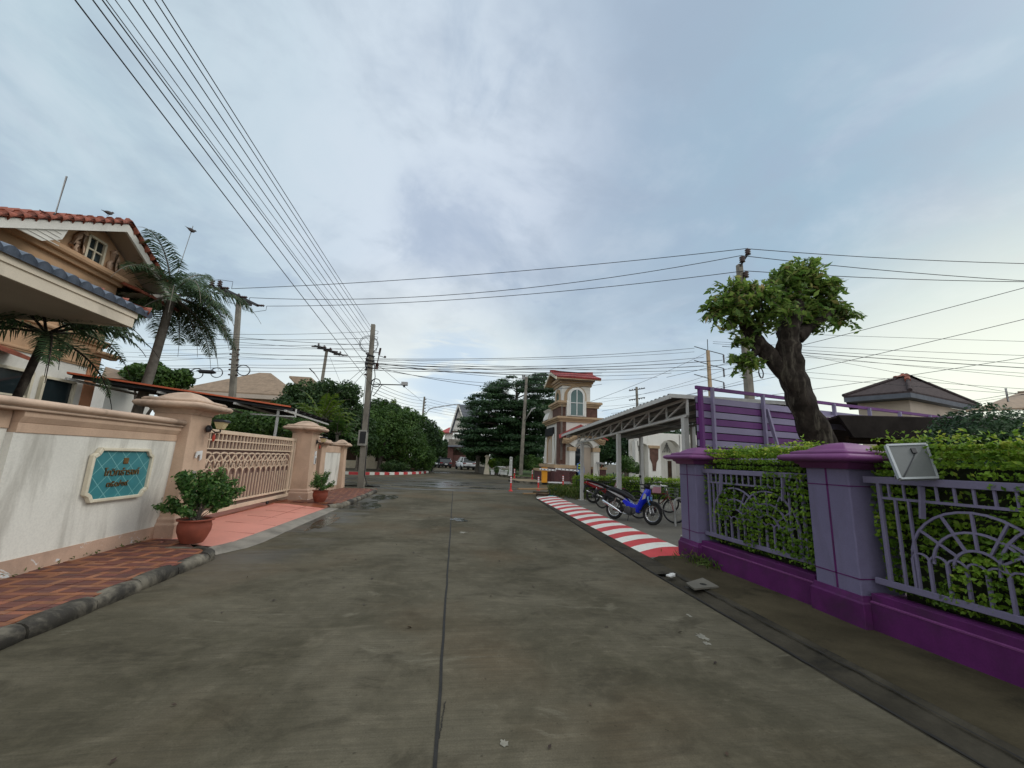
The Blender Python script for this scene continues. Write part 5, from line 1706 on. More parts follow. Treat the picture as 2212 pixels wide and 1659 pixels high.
cr = AY(372, 640, 13.2)
palm('palm_tree', (-9.75, 13.2, 0), cr, 0.17, 0.11, 27, 2.7, 'tall palm leaning right with a grey trunk and drooping feathery fronds', 51, ll=0.8, lw_=0.030, spread=(-0.6, 1.3), droop=1.25, n_leaf=95)
cr2 = AX(100, 722, -7.9)
palm('palm_tree', (cr2.x - 0.35, cr2.y - 0.5, 0), cr2, 0.08, 0.06, 13, 1.9, 'small dark-trunked palm growing against the villa under the porch roof', 53, ll=0.5, spread=(-0.3, 0.9), bark='bark_dark', droop=1.2, n_leaf=60, lw_=0.03)
# ---- car canopy behind the gate
ca = root('car_canopy', (-8, 15.5, 0), 'dark sheet car canopy with an orange front edge behind the peach gate', 'canopy')
A, B_ = AX(146, 806, -9.8), Vector((-5.35, 13.7, 2.99))
m = MB()
m.prism([A, B_, B_ + Vector((0, 4.6, -0.05)), A + Vector((0, 4.6, -0.05))], (0, 0, -0.03)); m.build('canopy_sheet', 'canopy_dark', ca)
m = MB(); m.bar(A + Vector((0, -0.02, 0.01)), B_ + Vector((0, -0.02, 0.01)), 0.05, 0.045); m.build('front_edge', 'orange_edge', ca)
m = MB()
for k in range(8):
    o = Vector((0, 0.15 + k * 0.6, -0.07)); m.bar(A + o, B_ + o, 0.05, 0.07)
m.build('purlins', 'dark_metal', ca)
m = MB()
for u in (0.0, 0.35, 0.7, 0.97):
    p = A.lerp(B_, u); m.bar(p + Vector((0, 0, -0.14)), p + Vector((0, 4.5, -0.22)), 0.06, 0.06)
m.bar(B_ + Vector((-1.2, 0.05, -0.02)), B_ + Vector((0.15, 0.05, -0.16)), 0.03); m.bar(B_ + Vector((-1.2, 0.05, -0.28)), B_ + Vector((0.15, 0.05, -0.30)), 0.04)
m.bar(B_ + Vector((0.15, 0.05, -0.05)), B_ + Vector((0.15, 0.05, -0.32)), 0.04)
m.build('truss', 'white_metal', ca)
for x, y in ((-5.75, 13.8), (-5.75, 17.6)):
    m = MB(); m.tube([(x, y, 0), (x, y, 3.0)], 0.045, 10); m.build('post', 'white_metal', ca)

# ---- house behind on the left with a brown hip roof
bh = root('tiled_house', AY(560, 850, 31), 'house with a broad brown hipped tile roof beyond the car canopy', 'house')
Y0 = 31
e0, e1 = AY(385, 836, Y0), AY(640, 852, Y0); r0, r1 = AY(560, 805, Y0 + 3), AY(585, 806, Y0 + 3); e2 = AY(680, 846, Y0 + 6)
e0.z = e1.z = e2.z = (e0.z + e1.z) / 2 - 0.1
m = MB(); m.prism([e0, e1, r1, r0], (0, 0, -0.15)); m.prism([e1, e2, r1], (0, 0, -0.15)); m.prism([e0, r0, (e0.x - 1, Y0 + 6, e0.z)], (0, 0, -0.15))
m.build('roof', 'tile_brown', bh)
m = MB(); m.bar(e0 - Vector((0, 0, 0.25)), e1 - Vector((0, 0, 0.25)), 0.12, 0.3); m.bar(e1 - Vector((0, 0, 0.25)), e2 - Vector((0, 0, 0.25)), 0.12, 0.3); m.build('eaves', 'soffit_paint', bh)
m = MB(); m.prism([(e0.x + .6, Y0 + .6, 0), (e1.x - .6, Y0 + .6, 0), (e2.x - .6, Y0 + 6, 0), (e0.x, Y0 + 6, 0)], (0, 0, e0.z - 0.3)); m.build('wall', 'house_peach', bh)
s_ = AY(700, 832, 33); a_ = AY(640, 826, 33)
m = MB(); m.prism([e1 + Vector((0, 3, 0.2)), AY(705, 842, 35), AY(672, 815, 35), AY(625, 812, 35)], (0, 0, -0.15)); m.build('side_roof', 'tile_brown', bh)
lh = root('tiled_house', AY(240, 805, 21), 'sliver of a pale hipped roof beside the villa corner', 'house')
m = MB(); m.prism([AY(218, 815, 20.5), AY(262, 818, 20.5), AY(228, 792, 21.5)], (0, 1.5, 0.0)); m.build('roof', 'tile_brown', lh)
m = MB(); c_ = AY(235, 820, 21.5); m.bb(c_.x - 2, c_.x + 0.4, 21, 24, 0, c_.z); m.build('wall', 'house_white', lh)


def BL(px, py, Y, rx, rz=None, ry=None):
    c_ = AY(px, py, Y); k = Y / 860.0
    return ((c_.x, c_.y, c_.z), (rx * k, (ry or rx) * k, (rz or rx) * k))


def tree(name, base, blobs, n, leaf, m_, label, seed, tr_r=0.15, cat='tree', group=None, bark='bark_grey', **kw):
    r = root(name, base, label, cat, group)
    b = MB(); c0 = Vector(blobs[0][0]); B0 = Vector(base)
    b.tube([B0 - Vector((0, 0, .1)), B0.lerp(Vector((B0.x, B0.y, c0.z)), 0.55), B0.lerp(c0, 0.9)], [tr_r, tr_r * 0.8, tr_r * 0.5], 8)
    for c_, rad in blobs[1:]:
        b.tube([B0.lerp(c0, 0.45), B0.lerp(c0, 0.5).lerp(Vector(c_), 0.5), Vector(c_)], [tr_r * 0.5, tr_r * 0.35, tr_r * 0.15], 6)
    b.build('trunk', bark, r)
    rg_b = random.Random(seed); more = []
    for c_, rad in blobs:
        for k in range(7):
            d = Vector((rg_b.gauss(0, 1), rg_b.gauss(0, 1), rg_b.gauss(0.25, 0.8))).normalized(); f = rg_b.uniform(0.28, 0.5)
            more.append(((c_[0] + d.x * rad[0] * 0.85, c_[1] + d.y * rad[1] * 0.85, c_[2] + d.z * rad[2] * 0.85), (rad[0] * f, rad[1] * f, rad[2] * f)))
    crown(r, 'crown', [(c_, tuple(x * 0.86 for x in rad)) for c_, rad in blobs] + more, int(n * 1.35), leaf, m_, seed, **kw)
    return r


GB = 'trees behind the left garden walls'
tree('leafy_tree', (-9.0, 27, 0), [BL(690, 900, 27, 75, 60), BL(640, 880, 27, 45, 45), BL(720, 865, 26.5, 48, 42), BL(670, 845, 27, 34, 28), BL(745, 900, 27, 45, 50), BL(765, 940, 27, 40, 40), BL(620, 930, 27, 50, 50)], 26000, 0.20, 'leaf_dark', 'dense dark green rounded tree beyond the car canopy', 61, 0.25, group=GB)
tree('leafy_tree', (-15.2, 21.5, 0), [BL(320, 812, 21.5, 36, 26), BL(375, 822, 21.5, 34, 22), BL(290, 815, 21.5, 26, 22)], 7000, 0.16, 'leaf_mid', 'green tree crown showing above the canopy beside the tall palm trunk', 62, 0.18, group=GB)
tree('leafy_tree', (-7.4, 19.5, 0), [BL(560, 915, 19.5, 60, 36), BL(500, 930, 19.5, 60, 40), BL(440, 930, 19.5, 50, 40), BL(640, 925, 19.5, 40, 34)], 14000, 0.14, 'leaf_mid', 'dark garden shrubbery under the car canopy behind the gate', 63, 0.12, cat='shrub', group=GB)
GP = 'feathery garden palms'
for (px, py, Y, nf, L, lab, sd) in ((695, 885, 21.5, 16, 2.1, 'yellow-green garden palm rising in front of the dark rounded tree', 71), (728, 915, 21.5, 12, 1.5, 'lower feathery palm just left of the tall concrete pole', 72), (655, 925, 20.5, 10, 1.3, 'small feathery palm behind the far gate pier', 73)):
    c_ = AY(px, py + 25, Y)
    palm('garden_palm', (c_.x, c_.y, 0), c_, 0.09, 0.07, nf, L, lab, sd, m_='leaf_bright' if sd == 71 else 'leaf_mid', lw_=0.07, ll=0.5, spread=(0.2, 1.35), group=GP, droop=0.9, n_leaf=26)
# corner garden across the street
GC = 'trees of the corner garden across the street'
tree('leafy_tree', (-6.6, 38, 0), [BL(835, 945, 38, 52, 55), BL(880, 955, 38.5, 42, 50), BL(805, 930, 37.5, 38, 40), BL(900, 985, 39, 32, 36), BL(850, 905, 38.5, 40, 36), BL(875, 920, 39, 30, 34)], 26000, 0.20, 'leaf_mid', 'broad bright green tree on the street corner behind the painted kerb', 81, 0.2, group=GC)
tree('leafy_tree', (-8.6, 39, 0), [BL(795, 905, 40, 40, 34), BL(775, 930, 40, 34, 36), BL(830, 890, 41, 36, 26)], 11000, 0.22, 'leaf_dark', 'dark tree behind the tall concrete pole at the street corner', 82, 0.2, group=GC)
tree('leafy_tree', (-4.2, 43, 0), [BL(920, 965, 44, 26, 36), BL(915, 930, 45, 24, 30), BL(935, 950, 46, 20, 26)], 8000, 0.24, 'leaf_dark', 'dark tree at the mouth of the far street, under the slim pole', 83, 0.18, group=GC)
tree('columnar_tree', (-5.9, 40.5, 0), [BL(851, 892, 40.5, 9, 26), BL(850, 930, 40.5, 11, 24)], 1800, 0.16, 'leaf_bright', 'narrow bright yellow-green column tree in the corner garden', 84, 0.06, group=GC)
for (px, py, Y, lab, sd) in ((828, 885, 39, 'spiky palm crown poking out of the corner trees on the left', 85), (872, 895, 40, 'spiky palm crown poking out of the corner trees on the right', 86), (782, 893, 38, 'spiky palm crown next to the tall concrete pole', 87), (905, 908, 43, 'spiky palm crown by the slim far pole', 88)):
    c_ = AY(px, py, Y)
    palm('garden_palm', (c_.x, c_.y, 0), c_, 0.10, 0.08, 9, 1.5, lab, sd, m_='leaf_mid', lw_=0.10, ll=0.6, spread=(0.0, 1.3), group='palms of the corner garden', droop=1.0, n_leaf=16)
tree('low_bush', (-6.5, 36.8, 0.1), [BL(845, 1008, 37, 26, 12), BL(870, 1009, 37.5, 18, 9)], 5000, 0.12, 'leaf_dark', 'low dark bush behind the painted kerb at the corner', 89, 0.05, cat='bush', group=GC)
tree('low_bush', (-3.2, 44, 0.1), [BL(925, 1005, 44, 16, 14), BL(910, 1008, 43, 14, 10)], 2500, 0.12, 'leaf_deep', 'low dark bush at the end of the painted kerb', 90, 0.05, cat='bush', group=GC)
# cream house hidden in the corner garden
ch = root('corner_house', AY(790, 1000, 44), 'cream columned house half hidden in the corner garden', 'house')
p = AY(790, 1000, 44); m = MB(); m.bb(p.x - 5, p.x + 3.5, 44.5, 50, 0, 3.6); m.build('wall', 'wood_dark', ch)
for px in (775, 797, 806):
    q = AY(px, 990, 43.5); m = MB(); m.bb(q.x - 0.2, q.x + 0.2, 43.3, 43.7, 0, 3.4); m.build('column', 'cream_trim', ch)
m = MB(); m.bb(p.x - 3, p.x + 2.4, 43.0, 43.2, 0, 0.9); m.build('low_wall', 'cream_trim', ch)
m = MB(); m.prism([(p.x - 6, 42.8, 3.5), (p.x + 4, 42.8, 3.5), (p.x + 3, 46, 5.0), (p.x - 5, 46, 5.0)], (0, 0, -0.15)); m.build('roof', 'tile_brown', ch)
bnk = root('garden_bench', (-6.0, 37.8, 0.14), 'low brown garden bench behind the painted kerb', 'bench')
p = AY(875, 1013, 38); m = MB(); m.bb(p.x - 0.8, p.x + 0.8, 37.9, 38.4, 0.40, 0.47); m.build('seat', 'wood_dark', bnk)
for s_ in (-0.7, 0.7):
    m = MB(); m.bb(p.x + s_ - 0.06, p.x + s_ + 0.06, 37.95, 38.35, 0.13, 0.40); m.build('leg', 'wood_dark', bnk)
# ================================================================ GATEHOUSE TOWER AND THE FAR SIDE
def T5(cx_, cy_): return (979.3 + cx_ * .2083, 777.7 + cy_ * .2083)


TY0 = 28.6
TX0 = AY(*T5(1108, 800), TY0).x
def tz(cy_, cx_=1250): return AY(*T5(cx_, cy_), TY0).z
def txx(cx_, cy_=700): return AY(*T5(cx_, cy_), TY0).x


ToR = txx(1508); ToU = txx(1425, 350)
to = root('gatehouse', ((TX0 + ToR) / 2, 30, 0.1), 'white and tan gatehouse tower with a red tiled roof and arched window', 'gatehouse')
zc0, zc1 = tz(645), tz(590)        # lower cornice
zb0, zb1 = tz(585), tz(490)        # brick band
zp0, zp1 = tz(490), tz(430)        # parapet cornice
zu1 = tz(268)                      # top of upper wall
zr = tz(185)
YB = 33.2
m = MB(); m.bb(TX0 + 0.02, ToR, TY0, YB, 0.1, zc0); m.build('wall', 'lead_white', to)
m = MB(); m.bb(TX0 - 0.05, TX0 + 0.42, TY0 - 0.05, TY0 + 0.9, tz(1085), zc0); m.bb(TX0 - 0.02, ToR - 0.1, TY0 + 0.02, TY0 + 2.4, zb0 - 0.02, zb1 + 0.02); m.build('brick_corner', 'brown_brick', to)


def cornice(x0, x1, y0, y1, z0, z1, out, nm='cornice', mt='tan_stucco'):
    b = MB(); h = z1 - z0
    for o, a, c_ in ((out * 0.35, 0, 0.35), (out * 0.65, 0.35, 0.6), (out, 0.6, 0.92), (out * 0.85, 0.92, 1.0)):
        b.bb(x0 - o, x1 + o, y0 - o, y1 + o, z0 + h * a, z0 + h * c_)
    return b.build(nm, mt, to)


cornice(TX0, ToR, TY0, YB, zc0, zc1, 0.30)
cornice(TX0, ToR - 0.1, TY0 + 0.02, TY0 + 2.45, zp0, zp1, 0.30)
UY1 = TY0 + 2.3
m = MB(); m.bb(TX0 + 0.12, ToU, TY0 + 0.12, UY1, zp1, zu1 + 0.05); m.build('upper_wall', 'lead_white', to)
cornice(TX0 + 0.12, ToU, TY0 + 0.12, UY1, zu1, zr, 0.28, 'eaves_cornice')
# gabled roof, ridge running left to right
zr1 = tz(112) + 0.05; yr = (TY0 + UY1) / 2 + 0.1
x0, x1 = TX0 - 0.55, ToU + 0.55
m = MB()
zle = zr - 0.15
for s_ in (-1, 1):
    ye = yr + s_ * 1.95
    m.prism([(x0, yr, zr1), (x1, yr, zr1), (x1, ye, zle), (x0, ye, zle)], (0, 0, -0.12))
m.build('roof_deck', 'tan_stucco', to)
m = MB(); nt = 26
for s_ in (-1, 1):
    for i in range(nt):
        xx = x0 + (x1 - x0) * (i + 0.5) / nt
        m.tube([(xx, yr, zr1 + 0.02), (xx, yr + s_ * 2.0, zle + 0.03)], 0.085, 6)
m.tube([(x0 - .02, yr, zr1 + 0.08), (x1 + .02, yr, zr1 + 0.08)], 0.13, 8)
m.build('roof_tiles', 'tile_red', to)
m = MB()
for s_ in (-1, 1): m.prism([(x0 - 0.03, yr, zr1 + 0.02), (x0 - 0.03, yr + s_ * 2.0, zle + 0.02), (x0 - 0.03, yr + s_ * 2.0, zle - 0.2), (x0 - 0.03, yr, zr1 - 0.2)], (0.06, 0, 0))
m.build('barge_board', 'cream_trim', to)
m = MB(); m.prism([(TX0 + 0.11, TY0 + 0.12, zu1), (TX0 + 0.11, UY1, zu1), (TX0 + 0.11, yr, zr1 - 0.2)], (0.5, 0, 0)); m.build('gable_wall', 'lead_white', to)


def arch_ring(xc, z0, zs, r0, r1, y, th, nm, mt, axis='x', par=None):
    """a band with straight jambs from z0 up to the spring zs and a round head"""
    o, i_ = [], []
    seq = [(-1, z0)] + [(None, a) for a in range(0, 181, 12)] + [(1, z0)]
    def P(u, z): return (xc + u, y, z) if axis == 'x' else (y, xc + u, z)
    o.append(P(-r1, z0)); i_.append(P(-r0, z0))
    for a in range(180, -1, -12):
        o.append(P(r1 * math.cos(R(a)), zs + r1 * math.sin(R(a)))); i_.append(P(r0 * math.cos(R(a)), zs + r0 * math.sin(R(a))))
    o.append(P(r1, z0)); i_.append(P(r0, z0))
    b = MB(); b.strip(o, i_, (0, -th, 0) if axis == 'x' else (-th, 0, 0))
    return b.build(nm, mt, par or to)


def arch_fill(xc, z0, zs, r, y, th, nm, mt, axis='x', par=None):
    def P(u, z): return (xc + u, y, z) if axis == 'x' else (y, xc + u, z)
    pts = [P(-r, z0)] + [P(r * math.cos(R(a)), zs + r * math.sin(R(a))) for a in range(180, -1, -10)] + [P(r, z0)]
    b = MB(); b.prism(pts, (0, -th, 0) if axis == 'x' else (-th, 0, 0))
    return b.build(nm, mt, par or to)


wx = txx(1267, 450); wr = (txx(1330, 450) - txx(1200, 450)) / 2
zs = tz(312) - wr; zb = tz(585)
arch_ring(wx, zp1, zs, wr + 0.16, wr + 0.36, TY0 + 0.12, 0.10, 'window_surround', 'tan_stucco')
m = MB(); m.bb(wx - wr - 0.25, wx + wr + 0.25, TY0 - 0.30, TY0 + 0.1, zb - 0.02, zp1 + 0.02); m.build('window_bay', 'lead_white', to)
arch_fill(wx, zb, zs, wr + 0.17, TY0 + 0.12, 0.44, 'window_bay', 'lead_white')
wf = arch_ring(wx, zb + 0.05, zs, wr - 0.02, wr + 0.05, TY0 - 0.31, 0.06, 'window', 'paper_white')
arch_fill(wx, zb + 0.05, zs, wr, TY0 - 0.315, 0.012, 'pane', 'window_green', par=wf)
m = MB(); m.bb(wx - 0.03, wx + 0.03, TY0 - 0.37, TY0 - 0.31, zb + 0.05, zs + wr); m.bb(wx - wr, wx + wr, TY0 - 0.365, TY0 - 0.315, tz(450) - 0.025, tz(450) + 0.025); m.build('glazing_bar', 'paper_white', wf)
# left side: arched window above, scrolled bracket, arched niche below, sign board
yl = (TY0 + UY1) / 2
arch_ring(yl, zp1, zs, 0.42, 0.66, TX0 + 0.12, 0.10, 'window_surround', 'tan_stucco', 'y')
arch_fill(yl, zp1 + 0.02, zs, 0.40, TX0 + 0.125, 0.04, 'side_pane', 'window_green', 'y')
m = MB()
sc_ = []
for k in range(9):
    a = PI / 2 * k / 8
    sc_.append((TX0 - 0.30 + 0.28 * math.sin(a) * 1.0, tz(480) - 0.9 * (1 - math.cos(a)) * 0.9))
m.prism([(TX0 - 0.35, 31.3, tz(475)), (TX0 + 0.05, 31.3, tz(475)), (TX0 + 0.05, 31.3, zc1)] + [(TX0 - 0.15 - 0.2 * math.cos(a * PI / 12), 31.3, zc1 + (tz(475) - zc1 - 0.25) * (a / 6)) for a in range(0, 7)], (0, 1.7, 0)); m.build('scroll_bracket', 'lead_white', to)
yn = 31.8
arch_ring(yn, tz(1080), tz(790) - 0.72, 0.72, 1.05, TX0 + 0.02, 0.06, 'niche_surround', 'tan_stucco', 'y')
arch_fill(yn, tz(1080), tz(790) - 0.72, 0.70, TX0 + 0.025, 0.015, 'niche', 'soffit_paint', 'y')
m = MB(); m.bb(TX0 - 0.14, TX0 - 0.02, 30.4, 33.1, tz(760, 960), tz(668, 960)); m.build('notice_board', 'black_plastic', to)
for s_, e_ in ((30.35, -1), (33.1, 1)):
    m = MB()
    m.prism([(TX0 - 0.02, s_ - e_ * 0.4, tz(1088)), (TX0 - 0.02, s_ + e_ * 0.35, tz(1088)), (TX0 - 0.02, s_ + e_ * 0.48, tz(1030)), (TX0 - 0.02, s_ + e_ * 0.36, tz(960)), (TX0 - 0.02, s_ + e_ * 0.12, tz(880)), (TX0 - 0.02, s_, tz(760)), (TX0 - 0.02, s_ - e_ * 0.4, tz(760))], (-0.07, 0, 0)); m.build('side_scroll', 'lead_white', to, bevel=0.02)
# plinth with steps
m = MB(); m.bb(TX0 - 0.5, ToR - 1.9, TY0 - 0.55, YB, 0.1, tz(1125)); m.bb(TX0 - 1.1, TX0 - 0.3, 29.4, 32.5, 0.1, tz(1170)); m.bb(ToR - 0.6, ToR + 0.4, TY0 - 0.4, YB, 0.1, tz(1125)); m.build('plinth', 'maroon_brick', to)
m = MB(); m.bb(TX0 - 0.56, ToR - 1.87, TY0 - 0.61, YB + 0.03, tz(1125), tz(1092)); m.bb(TX0 - 1.16, TX0 - 0.28, 29.34, 32.55, tz(1170), tz(1145)); m.bb(ToR - 0.62, ToR + 0.46, TY0 - 0.46, YB, tz(1125), tz(1100)); m.build('plinth_cap', 'tan_stucco', to)
# porch: arched doorway between two columns under a gabled moulding
px0, px1 = txx(1180, 1000), txx(1490, 1000)
pxa, pxb = txx(1243, 1000), txx(1425, 1000)
PY = TY0 - 0.5
for a_, b_ in ((px0, pxa), (pxb, px1)):
    m = MB(); m.bb(a_ + 0.02, b_ - 0.02, PY - 0.05, TY0, 0.1, tz(945)); m.build('porch_column', 'lead_white', to)
    m = MB(); m.bb(a_ - 0.03, b_ + 0.03, PY - 0.11, TY0, tz(945), tz(905)); m.build('column_capital', 'tan_stucco', to)
xm = (pxa + pxb) / 2; rr_ = (pxb - pxa) / 2
o, i_ = [], []
for a in range(180, -1, -12):
    i_.append((xm + rr_ * math.cos(R(a)), PY, tz(905) + 0.75 * rr_ * math.sin(R(a))))
tl, tr_, tp = tz(870), tz(870), tz(790)
for k, a in enumerate(range(180, -1, -12)):
    u = 1 - k / 7.5
    x_ = xm - (px1 - px0) / 2 * u
    o.append((x_, PY, tl + (tp - tl) * (1 - min(1, abs(u) * 1.0)) ** 0.8))
m = MB(); m.strip(o, i_, (0, 0.5, 0)); m.build('porch_arch', 'lead_white', to)
m = MB()
for w_, y_, zz in ((0.30, 0.16, 0.0), (0.22, 0.28, 0.12), (0.16, 0.36, 0.24)):
    pts = [(px0 - 0.55, tz(862)), (px0 - 0.05, tz(862)), (xm - 0.45, tz(792)), (xm + 0.45, tz(792)), (px1 + 0.05, tz(862)), (px1 + 0.35, tz(862))]
    for (a_, c_), (b_, d_) in zip(pts, pts[1:]): m.bar((a_, PY - y_ / 2, c_ + zz), (b_, PY - y_ / 2, d_ + zz), y_, 0.14)
m.build('porch_moulding', 'tan_stucco', to)
m = MB()
xl = txx(1065, 800)
m.prism([(xl, PY - 0.45, tz(815)), (xm - 0.3, PY - 0.45, tz(700)), (xm - 0.1, TY0, tz(662)), (xl + 0.2, TY0, tz(780))], (0, 0, -0.1))
m.prism([(xm - 0.3, PY - 0.45, tz(700)), (px1 + 0.5, PY - 0.45, tz(815)), (px1 + 0.3, TY0, tz(780)), (xm - 0.1, TY0, tz(662))], (0, 0, -0.1)); m.build('porch_roof', 'tile_red', to)
m = MB(); m.bb(pxa, pxb, TY0 - 0.02, TY0 - 0.01, 0.1, tz(900)); m.build('doorway', 'soffit_paint', to)
m = MB(); m.bb(pxa, pxa + (pxb - pxa) * 0.42, TY0 - 0.04, TY0 - 0.021, 0.1, tz(915)); m.build('door', 'window_glass', to)
m = MB()
for dx_, r_ in ((0.25, 0.02), (0.33, 0.018)): m.tube([(TX0 + dx_ - 0.2, TY0 - 0.09, tz(430)), (TX0 + dx_ - 0.22, TY0 - 0.09, tz(620)), (TX0 + dx_ - 0.2, TY0 - 0.09, tz(1040))], r_, 6)
m.build('conduit', 'grey_plastic', to)
m = MB(); m.tube([(xm + 0.55 * math.cos(R(a)), PY - 0.06, tz(930) + 0.42 * math.sin(R(a))) for a in range(-30, 220, 12)], 0.02, 6); m.build('arch_grille', 'dark_metal', to)
cm = root('camera_box', (txx(1490, 1060), PY - 0.3, tz(1060)), 'grey security camera on a bracket at the right column of the gatehouse', 'security camera')
cx_, cz_ = txx(1490, 1060), tz(1060)
m = MB(); m.bar((cx_ - 0.35, PY - 0.35, cz_ + 0.03), (cx_ + 0.28, PY - 0.25, cz_ - 0.03), 0.13, 0.13); m.build('housing', 'grey_metal', cm, bevel=0.01)
m = MB(); m.tube([(cx_ + 0.1, PY - 0.3, cz_), (cx_ + 0.12, PY - 0.1, cz_ - 0.3), (cx_ + 0.05, PY - 0.05, cz_ - 0.3)], 0.035, 6); m.build('bracket', 'red_paint', cm)
m = MB(); m.tube([(cx_ - 0.25, PY - 0.35, cz_), (cx_ - 0.22, PY - 0.32, cz_ - 0.5), (cx_ - 0.1, PY - 0.2, cz_ - 0.85)], 0.018, 5); m.build('cable', 'cable_black', cm)

# guard in the doorway
gx, gy = txx(1290, 1100), PY - 0.15
gd = root('person', (gx, gy, 0.1), 'guard in a lime and black safety vest standing in the gatehouse doorway', 'person')
def skin_body(name, verts, edges, rad, mt, par, sub=1):
    me = bpy.data.meshes.new(name); me.from_pydata([tuple(v) for v in verts], edges, [])
    o = bpy.data.objects.new(name, me); scene.collection.objects.link(o)
    md = o.modifiers.new('skin', 'SKIN'); md.use_smooth_shade = True
    for i, r_ in enumerate(rad):
        me.skin_vertices[0].data[i].radius = (r_, r_) if not isinstance(r_, tuple) else r_
    me.skin_vertices[0].data[0].use_root = True
    s2 = o.modifiers.new('sub', 'SUBSURF'); s2.levels = sub; s2.render_levels = sub
    bpy.context.view_layer.update()
    me2 = bpy.data.meshes.new_from_object(o.evaluated_get(bpy.context.evaluated_depsgraph_get()))
    bpy.data.objects.remove(o)
    me2.materials.clear(); me2.materials.append(MATS[mt])
    ob = bpy.data.objects.new(name, me2); scene.collection.objects.link(ob); ob.parent = par
    return ob


bv = [(0, 0, .92), (0, 0, 1.15), (0, 0, 1.38), (0, -0.01, 1.47), (0, -0.02, 1.56), (0, -0.03, 1.66),
      (.09, 0, .88), (.10, -.02, .48), (.10, .01, .07), (.11, -.10, .03), (-.09, 0, .88), (-.10, -.02, .48), (-.10, .01, .07), (-.11, -.10, .03),
      (.19, 0, 1.38), (.24, -.01, 1.10), (.23, -.10, .86), (.22, -.13, .76), (-.19, 0, 1.38), (-.24, -.01, 1.10), (-.23, -.10, .86), (-.22, -.13, .76)]
be = [(0, 1), (1, 2), (2, 3), (3, 4), (4, 5), (0, 6), (6, 7), (7, 8), (8, 9), (0, 10), (10, 11), (11, 12), (12, 13), (2, 14), (14, 15), (15, 16), (16, 17), (2, 18), (18, 19), (19, 20), (20, 21)]
br = [(.15, .11), (.14, .10), (.16, .11), .055, .085, .075, .085, .06, .045, .04, .085, .06, .045, .04, .06, .045, .035, .035, .06, .045, .035, .035]
skin_body('body', bv, be, br, 'cloth_blue', gd)
m = MB(); m.sqr([(0.17, 1.02), (0.175, 1.2), (0.17, 1.38), (0.12, 1.45)], (0, 0, 0), rnd=0.5, ratio=0.78); m.build('vest', 'cloth_black', gd, local=True)
for z in (1.08, 1.26):
    m = MB(); m.sqr([(0.179, z), (0.181, z + 0.08)], (0, 0, 0), rnd=0.5, ratio=0.79); m.build('reflective_band', 'vest_lime', gd, local=True)
m = MB(); m.sphere((0, -0.03, 1.62), (0.078, 0.092, 0.11), 14, 10); m.sphere((0, -0.125, 1.61), (0.014, 0.02, 0.018), 6, 5); m.sphere((0.08, -0.02, 1.61), (0.012, 0.02, 0.03), 6, 5); m.sphere((-0.08, -0.02, 1.61), (0.012, 0.02, 0.03), 6, 5); m.build('head', 'skin', gd, local=True)
m = MB(); m.lathe([(0.092, 1.66), (0.094, 1.70), (0.07, 1.745), (0.0, 1.755)], (0, -0.025, 0), 14); m.prism([(-0.07, -0.10, 1.665), (0.07, -0.10, 1.665), (0.05, -0.19, 1.655), (-0.05, -0.19, 1.655)], (0, 0, 0.012)); m.build('cap', 'cap_maroon', gd, local=True)

# ---- boom barrier
bx = AY(*T5(943, 1200), 27.6).x
bb_ = root('boom_barrier', (bx, 27.6, 0.14), 'orange barrier cabinet with a white boom arm in front of the gatehouse', 'barrier')
zt_ = AY(*T5(943, 1115), 27.6).z
m = MB(); m.bb(bx - 0.18, bx + 0.18, 27.45, 27.75, 0.14, zt_ - 0.03); m.bb(bx - 0.19, bx + 0.19, 27.43, 27.77, zt_ - 0.03, zt_); m.build('cabinet', 'orange_paint', bb_, bevel=0.01)
A = AY(*T5(895, 1130), 27.35); B_ = AY(*T5(1065, 1143), 27.35); C_ = AY(*T5(1060, 1128), 27.3); D_ = AY(*T5(1300, 1148), 27.3)
am = MB(); am.bar(A, B_, 0.05, 0.11); am.bar(C_, D_, 0.05, 0.11); am_ = am.build('arm', 'reflective_white', bb_)
am = MB()
for p, q, n_ in ((A, B_, 5), (C_, D_, 6)):
    for k in range(n_): c_ = p.lerp(q, (k + 0.5) / n_); d_ = (q - p).normalized(); am.bar(c_ - d_ * 0.05, c_ + d_ * 0.05, 0.056, 0.05)
am.build('arm_marks', 'black_plastic', am_)
fa = root('barrier_arm', (bx + 0.6, 27.4, 0.16), 'spare white barrier arm lying at the foot of the orange cabinet', 'barrier arm')
m = MB(); m.bar((bx + 0.2, 27.25, 0.19), (bx + 1.6, 27.2, 0.19), 0.08, 0.08); m.build('tube', 'reflective_white', fa)
m = MB(); m.bar((bx + 1.2, 27.2, 0.20), (bx + 1.75, 27.18, 0.20), 0.12, 0.14); m.build('bracket', 'grey_metal', fa)

# ---- bollards
def bollard(x, y, z, label):
    r = root('bollard', (x, y, z), label, 'bollard', 'red and white flexible bollards')
    b = MB(); b.lathe([(0.11, 0), (0.11, 0.03), (0.06, 0.06), (0.045, 0.10), (0.042, 0.72), (0.03, 0.75)], (x, y, z), 14); b.build('post', 'bollard_red', r)
    for k in range(3):
        b = MB(); z_ = z + 0.42 + 0.11 * k; b.lathe([(0.0445, z_ - z), (0.0455, z_ - z + 0.005), (0.0455, z_ - z + 0.065), (0.0445, z_ - z + 0.07)], (x, y, z), 14, cap=False); b.build('reflective_band', 'reflective_white', r)


